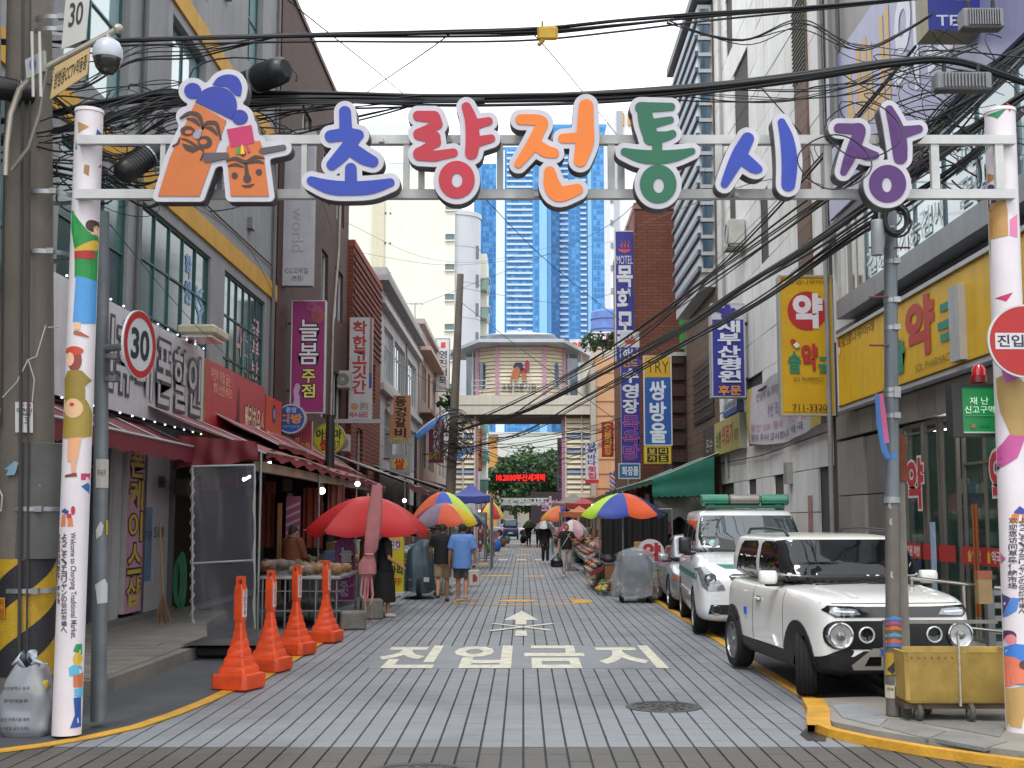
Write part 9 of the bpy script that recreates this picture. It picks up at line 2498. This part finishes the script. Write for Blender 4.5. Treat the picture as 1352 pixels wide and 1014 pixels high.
for sg in (-1,1):
 se.decal('headlight',[(sg*.80,.66),(sg*.84,.72),(sg*.5,.70),(sg*.46,.60),(sg*.76,.58)],'f',lensm,0.01,0.05); se.decal('indicator',[(sg*.84,.62),(sg*.84,.68),(sg*.76,.66),(sg*.76,.6)],'f',mat('#a85a34',0.3,coat=0.5),0.016)
 se.disc_light('fog_lamp',sg*.6,.36,.06,lensm,chrome)
se.decal('grille',[(-.36,.58),(.36,.58),(.42,.68),(-.42,.68)],'f',blkp,0.01); se.decal('intake',rr(-.45,.45,.28,.42,.04),'f',blkp,0.008); se.decal('number_plate',rr(-.26,.26,.45,.55,.01),'f',mat('#b9bdc2',0.4),0.016)
se.mirror(.93,1.72,1.0,ps_,sz=(.2,.12,.14))
se.both('door_handle',rr(2.35,2.5,.84,.865,.01),chrome,0.02); se.both('sill_trim',[(1.4,.2),(3.2,.2),(3.2,.26),(1.4,.26)],blkp,0.006)
# far: blue minivan seen from behind and a white car
g_=gp(674,712.5)
vb=mat('#1f2f58',0.35,0,0.08,1,coat=0.6)
Mv=Matrix.Translation((g_.x,g_.y,0.01)) @ Matrix.Rotation(math.pi,4,'Z') @ Matrix.Translation((0,-3.4,0))
vn=Car('minivan','dark blue minivan far down the left side of the street','van',[(0.02,.56,.8,.34),(.1,.66,1.0,.26),(.4,.7,1.05,.22),(1.5,.7,1.05,.22),(3.0,.7,1.05,.22),(3.36,.66,1.02,.26),(3.4,.6,.9,.36)],
         ((.35,3.4,.68,.95),(.8,3.3,.58,1.72)),[(-.6,.6,.27,.16),(.6,.6,.27,.16),(-.6,2.6,.27,.16),(.6,2.6,.27,.16)],Mv,vb)
for x in (-.62,.62):
 for y in (.6,2.6): vn.wheel(x,y,.27,.16,5)
vn.decal('window',rr(-.5,.5,1.12,1.58,.06),'b',glass('#6f7f8a')); vn.decal('number_plate',rr(-.2,.2,.5,.62,.01),'b',mat('#b5b8ba',0.5),0.02); vn.decal('bumper',rr(-.62,.62,.3,.46,.04),'b',blkp,0.03)
for sg in (-1,1): vn.decal('tail_light',rr(min(sg*.5,sg*.62),max(sg*.5,sg*.62),.72,.95,.02),'b',mat('#a83a2a',0.3,coat=0.4),0.01)
vn.both('window',[(.8,1.1),(2.9,1.1),(2.9,1.55),(1.1,1.55)],carg)
g_=gp(690,708)
Mw2=Matrix.Translation((g_.x+1.2,g_.y,0.01)) @ Matrix.Rotation(R(70),4,'Z')
pw3=mat('#c3c8cc',0.35,0,0.03,1,coat=0.5)
wc=Car('saloon_car','white saloon car crossing far behind the blue minivan','car',[(0.02,.6,.6,.30),(.2,.85,.74,.2),(1.3,.9,.92,.18),(3.0,.9,.93,.18),(4.3,.86,.95,.22),(4.5,.7,.86,.36)],((1.2,4.0,.82,.86),(2.0,3.1,.64,1.44)),[(-.78,.9,.32,.2),(.78,.9,.32,.2),(-.78,3.5,.32,.2),(.78,3.5,.32,.2)],Mw2,pw3)
for x in (-.79,.79):
 for y in (.9,3.5): wc.wheel(x,y,.32,.2,5)
wc.decal('windshield',rr(-.62,.62,1.0,1.38,.06),'f',carg); wc.both('window',[(1.75,.98),(3.3,.98),(3.1,1.32),(2.3,1.34)],carg)
# scooter parked on the right
g_=gp(741,719)
sco=root('scooter','red and white delivery scooter parked on the right past the plaid shirted walker','scooter',Matrix.Translation((g_.x,g_.y,0)) @ Matrix.Rotation(0.25,4,'Z'))
for y in (-.6,.62):
 w_=MB().lathe([(.15,-.05),(.24,-.05),(.27,0),(.24,.05),(.15,.05)],(0,y,.27),20,'x').build('wheel',tyre,sco,local=True,smooth=True)
 MB().lathe([(0,-.03),(.16,-.03),(.16,.03),(0,.03)],(0,y,.27),14,'x').build('rim',chrome,w_,local=True)
MB().tube([(0,-.6,.27),(0,-.42,.75),(0,-.36,1.0)],[.04,.07,.04],8).build('fork',mat('#a9abad',0.4),sco,local=True,smooth=True)
lump((0,-.42,.72),.2,(.8,.6,1.5),3,12,.03).build('leg_shield',mat('#a8281f',0.3,coat=0.5),sco,local=True,smooth='all')
lump((0,.3,.62),.3,(.55,1.3,.55),4,12,.04).build('rear_body',mat('#b9b9b6',0.3,coat=0.5),sco,local=True,smooth='all')
MB().cbox((0,.2,.82),(.26,.6,.1),0,.03).build('seat',mat('#1a1a1c',0.6),sco,local=True)
MB().tube([(-.32,-.3,1.06),(0,-.38,1.02),(.32,-.3,1.06)],.02,8).build('handlebar',blkp,sco,local=True)
MB().cbox((0,.72,1.02),(.4,.38,.34),0,.03).build('top_box',mat('#c2c2c2',0.4),sco,local=True)
MB().ball((0,-.5,.92),.09,12).build('headlight',lensm,sco,local=True,smooth=True)

# ---------------------------------------------------------------- people
skin =mat('#a87a5e',0.6,0,0.08,6)
def remesh(mb,m,name,parent,vox=0.012,sm=4):
 me=applied(mb.mesh(name,m),[('REMESH',{'mode': 'VOXEL','voxel_size': vox}),('SMOOTH',{'factor': 0.5,'iterations': sm})])
 me.materials.clear(); me.materials.append(m)
 me.polygons.foreach_set('use_smooth',[True]*len(me.polygons))
 return link(name,me,parent)
def limb(mb,pts,rs,n=12):
 pts=[Vector(p) for p in pts]
 mb.tube(pts,rs,n)
 for p,r in zip(pts,rs): mb.ball(p,r*0.99,10)
def person(label,M,shirt=None,pants=None,hair='#1a1512',hairlen=0.0,step=0.25,arms=((0.0,0.25),(0.0,0.25)),shorts=False,skirt=None,scale=1.0,build_=1.0,shoes='#2a2a2c',sleeve=0.6,hem=0.86,vox=0.012,female=False,hang=0.0,shirt2=None,lift=None):
 """walking figure facing -y; step>0 puts the left (x<0) foot forward"""
 o=root('person',label,'person',M @ Matrix.Scale(scale,4))
 b,s=build_,1
 sw=0.185 if not female else 0.165
 hip,kn,an={},{},{}
 for sg in (-1,1):
  f=-step if sg<0 else step      # y offset of the foot: negative is forward
  hip[sg]=Vector((sg*0.085,0,0.90))
  back=f>0
  kn[sg]=Vector((sg*0.09,f*0.32-0.06,0.50))
  an[sg]=Vector((sg*0.09,f*0.95,0.085+(0.09 if back and abs(f)>0.12 else 0)))
 sh={sg: Vector((sg*sw,0,1.40)) for sg in (-1,1)}
 el,wr={},{}
 for sg,(fw,bend) in zip((-1,1),arms):
  el[sg]=sh[sg]+Vector((sg*(0.06*b+0.02),-math.sin(fw)*0.29,-math.cos(fw)*0.29))
  wr[sg]=el[sg]+Vector((sg*0.01-sg*0.1*max(0,bend-0.8),-math.sin(fw+bend)*0.25,-math.cos(fw+bend)*0.25))
  if lift and sg==lift[0]: el[sg],wr[sg]=Vector(lift[1]),Vector(lift[2])
 mb=MB()
 hc=Vector((0,-0.02,1.585))
 mb.ball(hc,0.1,20,(0.78,0.95,1.16)); mb.ball(hc+Vector((0,-0.02,-0.06)),0.07,14,(0.82,0.95,0.9))
 mb.ball(hc+Vector((0,-0.095,-0.012)),0.017,8,(0.8,1.1,1.5))
 for sg in (-1,1): mb.ball(hc+Vector((sg*0.078,0.01,-0.005)),0.028,8,(0.45,0.8,1.1))
 limb(mb,[hc+Vector((0,0.02,-0.06)),(0,0.0,1.42)],[0.052,0.058])
 limb(mb,[(0,0,1.36),(0,0,1.18),(0,0,1.02),(0,0,0.92)],[0.115*b,0.12*b,0.115*b,0.12*b])
 limb(mb,[sh[-1],sh[1]],[0.06,0.06])
 for sg in (-1,1):
  limb(mb,[sh[sg],sh[sg].lerp(el[sg],0.5),el[sg],el[sg].lerp(wr[sg],0.4),wr[sg]],[0.052*b,0.047*b,0.037,0.036,0.025])
  d=(wr[sg]-el[sg]).normalized()
  pal=wr[sg]+d*0.045
  mb.ball(pal,0.045,10,(0.42,0.75,1.0) if abs(d.z)>0.6 else (0.42,1.0,0.75))
  side=Vector((0,1,0)) if abs(d.z)>0.6 else Vector((0,0,1))
  inw=Vector((-sg,0,0))
  for k,ln in enumerate((0.062,0.072,0.067,0.05)):
   base=wr[sg]+d*0.075+side*(0.027-0.018*k)
   limb(mb,[base,base+d*ln*0.55,base+d*ln*0.9+inw*ln*0.45],[0.0095,0.009,0.0075],8)
  tb=wr[sg]+d*0.03-side*0.02-Vector((0,0.015,0))
  limb(mb,[tb,tb-Vector((0,0.025,0))+d*0.03,tb-Vector((0,0.03,0))+d*0.055+inw*0.01],[0.012,0.011,0.009],8)
  limb(mb,[hip[sg],hip[sg].lerp(kn[sg],0.5),kn[sg],kn[sg].lerp(an[sg],0.35)+Vector((0,0.012,0)),an[sg]],[0.085*b,0.075*b,0.052,0.054,0.034])
  limb(mb,[an[sg]+Vector((0,0.02,-0.03)),an[sg]+Vector((0,-0.13,-0.05))],[0.035,0.03])
 remesh(mb,skin,'body',o,vox)
 # hair, eyes, mouth
 mb=MB()
 mb.ball(hc+Vector((0,0.018,0.03)),0.1,18,(0.86,0.98,1.1))
 if hairlen: limb(mb,[hc+Vector((0,0.05,0)),hc+Vector((0,0.06,-hairlen))],[0.075,0.06])
 hm=MB()
 for v in mb.v: hm.v.append(v)
 hm.f,hm.mi=mb.f,mb.mi
 hm.v=[(v[0],max(v[1],hc.y-0.075+max(0,(hc.z+0.035-v[2]))*2.4) if v[2]<hc.z+0.06 else v[1],v[2]) for v in hm.v]
 remesh(hm,mat(hair,0.7,0,0.2,12),'hair',o,vox,2)
 for sg in (-1,1):
  MB().ball(hc+Vector((sg*0.031,-0.089,0.012)),0.0095,8,(1.3,0.5,0.8)).build('eye',mat('#1a1412',0.3,var=0),o,local=True)
  MB().cbox(hc+Vector((sg*0.031,-0.092,0.034)),(0.032,0.008,0.006)).build('eyebrow',mat(hair,0.7),o,local=True)
 MB().ball(hc+Vector((0,-0.088,-0.055)),0.02,8,(1.1,0.4,0.28)).build('mouth',mat('#8a4a42',0.5,var=0),o,local=True)
 if shirt:
  mb=MB()
  limb(mb,[(0,0.0,1.36),(0,0,1.2),(0,0.005,1.05),(0,0.005,hem)],[0.142*b,0.148*b,0.152*b,0.155*b],18)
  mb2=MB()
  mb.v=[(v[0]*1.16,v[1]*0.95,max(v[2],hem) if v[2]<1.4 else min(v[2],1.47)) for v in mb.v]
  limb(mb,[sh[-1]+Vector((0.01,0,0)),(0,0,1.435),sh[1]-Vector((0.01,0,0))],[0.072,0.085,0.072])
  for sg in (-1,1):
   e=sh[sg].lerp(el[sg],min(1,sleeve))
   pts,rs=[sh[sg],sh[sg].lerp(e,0.5),e],[0.078*b,0.076*b,0.074*b]
   if sleeve>1: pts,rs=[sh[sg],el[sg],el[sg].lerp(wr[sg],sleeve-1)],[0.078*b,0.062,0.05]
   mb.tube([Vector(p) for p in pts],rs,14); mb.ball(sh[sg],0.077*b,10)
  mb.v=[(v[0],v[1]+0.008*math.sin(v[2]*38+v[0]*20)*(1.4-v[2]),v[2]) for v in mb.v]
  remesh(mb,mat(shirt,0.85,0,0.12,5,bump=0.1) if isinstance(shirt,str) else shirt,'shirt',o,vox,3)
 if pants:
  mb=MB()
  limb(mb,[(0,0,0.99),(0,0,0.9)],[0.135*b,0.142*b],16)
  for sg in (-1,1):
   if shorts: pts,rs=[hip[sg],kn[sg].lerp(hip[sg],0.12)],[0.105*b,0.095*b]
   else: pts,rs=[hip[sg],kn[sg],kn[sg].lerp(an[sg],0.86)],[0.1*b,0.075,0.058]
   mb.tube([Vector(p) for p in pts],rs,14); mb.ball(pts[0],rs[0]*0.95,10)
   if not shorts: mb.ball(pts[1],rs[1],10)
  mb.v=[(v[0],v[1]*(0.8 if v[2]>0.84 else 1),v[2]) for v in mb.v]
  remesh(mb,mat(pants,0.85,0,0.12,5,bump=0.1),'shorts' if shorts else 'trousers',o,vox,3)
 if skirt:
  mb=MB(); mb.lathe([(0.0,1.0),(0.13*b,0.99),(0.17*b,0.85),(0.2*b,0.5),(0.21*b,0.28),(0,0.28)],(0,0,0),18)
  remesh(mb,mat(skirt,0.85,0,0.12,5),'skirt',o,vox,2)
 for sg in (-1,1):
  mb=MB()
  a=an[sg]
  lo=a.z-0.085
  mb.tube([a+Vector((0,0.06,-0.05)),a+Vector((0,0.0,-0.045)),a+Vector((0,-0.1,-0.058)),a+Vector((0,-0.165,-0.065))],[0.045,0.052,0.052,0.036],10,flat=0.85)
  mb.v=[(v[0],v[1],max(v[2],lo+0.002)) for v in mb.v]
  mb.build('shoe',mat(shoes,0.6),o,local=True,smooth='all')
 o['wrist_l'],o['wrist_r']=tuple(wr[-1]),tuple(wr[1])
 return o
def at_feet(px,py,rz=0.0): g=gp(px,py); return Matrix.Translation((g.x,g.y,0.004)) @ Matrix.Rotation(rz,4,'Z')
PI=math.pi
person('person in a black t-shirt and khaki shorts walking away beside the blue shirted one',at_feet(584,795,PI),'#141417','#8a775e','#2a1d16',0,0.2,((-0.1,0.2),(0.25,0.5)),True,None,0.985,1.12,'#3a3432',0.62,0.84)
person('person in a loose light blue t-shirt and grey shorts walking away',at_feet(610,796,PI),'#5f86c4','#4a474a','#16120f',0,-0.16,((0.0,0.2),(0.05,0.15)),True,None,0.985,1.16,'#9a958c',0.8,0.74)
wmn=person('woman in a black t-shirt and pale trousers walking towards the camera with a black bag',at_feet(748,762),'#141416','#9a918c','#4a2a1c',0.05,0.13,((0.12,0.15),(0.1,2.2)),False,None,0.955,1.05,'#a8a09a',0.55,0.9,female=True)
pl_=person('person in a dark plaid shirt and black trousers walking under a floral umbrella',at_feet(720,744.5),mat('#2a2226',0.85,0,0.5,14),'#17171a','#1a1614',0.03,-0.1,((0.1,0.3),(0.2,1.2)),False,None,0.95,1.05,'#b5b0aa',1.6,0.85,female=True,vox=0.016)
gp_=person('person in dark plum clothes under a green umbrella far down the street',at_feet(698,721),'#3a2a30','#3a2c34','#1a1614',0.03,0.1,((0.1,0.3),(0.2,1.5)),False,None,0.95,1.1,'#2a2224',1.5,0.7,female=True,vox=0.02)
person('person in dark clothes walking far off behind the floral umbrella',at_feet(711,722),'#23262e','#1f2228','#1a1614',0,0.1,((0.1,0.3),(0.1,0.3)),False,None,0.97,1.0,'#2a2224',1.5,0.8,vox=0.02)
vend=person('person in a rust brown top standing behind the snack table',Matrix.Translation((-4.3,23.5,0)) @ Matrix.Rotation(2.6,4,'Z'),'#6a3620','#2a2422','#120f0e',0.04,0.02,((0.2,0.9),(0.2,0.9)),False,None,0.98,1.15,'#2a2422',1.5,0.85,female=True)
shop_=person('person in a tan top facing the stall under the red parasol',Matrix.Translation((-3.02,24.4,0)) @ Matrix.Rotation(1.2,4,'Z'),'#8a6440','#3a3430','#1a1512',0.02,0.05,((0.2,1.0),(0.3,0.8)),False,None,0.96,1.05,'#3a3434',1.2,0.85,female=True)
bk=person('person in a long black dress carrying a black backpack beside the tied pink cloth',at_feet(507,815,1.9),'#101012',None,'#171210',0.08,0.05,((0.1,0.9),(0.0,0.4)),False,'#0e0e10',0.97,1.05,'#b0a8a0',0.8,0.86,female=True)
# things they hold or wear stay things of their own
def holdpt(p,k): return wm(p) @ Vector(p[k])
w1_=holdpt(wmn,'wrist_l')
bg=root('carrier_bag','black plastic carrier bag in the hand of the woman with pale trousers','bag',w1_-Vector((0.05,0,0.5)))
c_=w1_+Vector((-0.05,-0.02,-0.33))
mb=bagmesh(c_-Vector((0,0,0.2)),0.38,0.22,0.36,5,0.08)
mb.v=[(c_.x+(v[0]-c_.x)*(1-0.8*max(0,(v[2]-c_.z)/0.16)**1.3),c_.y+(v[1]-c_.y)*(1-0.6*max(0,(v[2]-c_.z)/0.16)),v[2]) for v in mb.v]
mb.build('bag',mat('#121214',0.35,0,0.1),bg,smooth='all')
MB().tube([c_+Vector((0,0,0.14)),w1_+Vector((-0.01,-0.01,-0.09))],[0.03,0.02],8).build('handle',mat('#121214',0.35),bg)
Mw_=wm(wmn)
sb=root('shoulder_strap','pale grey bag strap across the chest of the woman with the black bag','bag',Mw_ @ Vector((0,0,1.0)))
MB().tube([Mw_ @ Vector(p) for p in ((0.12,-0.02,1.46),(0.08,-0.125,1.36),(0.0,-0.15,1.22),(-0.1,-0.15,1.06),(-0.18,-0.08,0.93))],0.022,6,flat=0.4).build('strap',mat('#a9b0b0',0.7),sb,smooth='all')
Mb_=wm(bk)
bp=root('backpack','black backpack on the back of the person in the long black dress','backpack',Mb_ @ Vector((0,0.2,1.0)))
mb=MB(); mb.cbox((0,0,0),(0.32,0.18,0.46),0,0.05); mb.v=[tuple(Mb_ @ (Vector(v)+Vector((0,0.23,1.2)))) for v in mb.v]; mb.build('pack',mat('#0f0f11',0.6),bp,smooth=True)
mb=MB(); mb.cbox((0,0,0),(0.24,0.06,0.2),0,0.02); mb.v=[tuple(Mb_ @ (Vector(v)+Vector((0,0.345,1.12)))) for v in mb.v]; mb.build('pocket',mat('#161618',0.6),bp)
def umbrella(label,per,px,apex,brim,rpx,Y,cols):
 o=parasol(label,px,apex,brim,rpx,Y,cols,0.02,0.2,base=False,cat='umbrella',name='umbrella',zbase=0.95)
 return o
umbrella('white floral umbrella held by the walker in the plaid shirt',pl_,719.5,687.5,697,14,wm(pl_).translation.y,['#a9a8a6','#b9b9b8','#6a6a70','#bdbcba','#8a8a8c','#b5b4b4','#55565e','#b9b8b6'])
umbrella('olive green umbrella held by the person in plum clothes',gp_,699,686.5,696.5,9.5,wm(gp_).translation.y,['#3f4a26']*8)
tb2=root('tote_bag','white tote bag with a red print in the hand of the blue shirted walker','bag',gp(627,778))
p=at(626,752,26.6)
MB().cbox((p.x,26.6,0.56),(0.24,0.09,0.34),0.2,0.02).build('bag',mat('#a9a49e',0.7,0,0.1),tb2)
MB().prism(E(0,0,0.07,0.08,14),(p.x,26.552,0.56),(1,0,0),(0,0,1),(0,-1,0),0,0.004).build('print',mat('#8a2430',0.6),tb2)
MB().tube([(p.x-0.07,26.6,0.72),(p.x-0.04,26.6,0.84),(p.x+0.04,26.6,0.84),(p.x+0.07,26.6,0.72)],0.01,6).build('handle',mat('#a9a49e',0.7),tb2)
dg_=root('shopping_trolley','small dark shopping trolley pulled along far down the street','trolley',gp(691,720))
g_=gp(691,720)
lump((g_.x,g_.y,0.42),0.28,(0.8,0.8,1.1),5,12,0.06).build('bag',mat('#1f1f24',0.7),dg_,smooth='all')
MB().tube([(g_.x,g_.y+0.2,0.2),(g_.x+0.1,g_.y+0.25,0.95),(g_.x+0.3,g_.y+0.25,1.0)],0.02,6).build('frame',gal,dg_)
for sg in (-1,1): MB().lathe([(0,-0.02),(0.1,-0.02),(0.1,0.02),(0,0.02)],(g_.x+sg*0.16,g_.y+0.1,0.1),12,'x').build('wheel',tyre,dg_)
bpy.data.scenes.remove(_tmp)
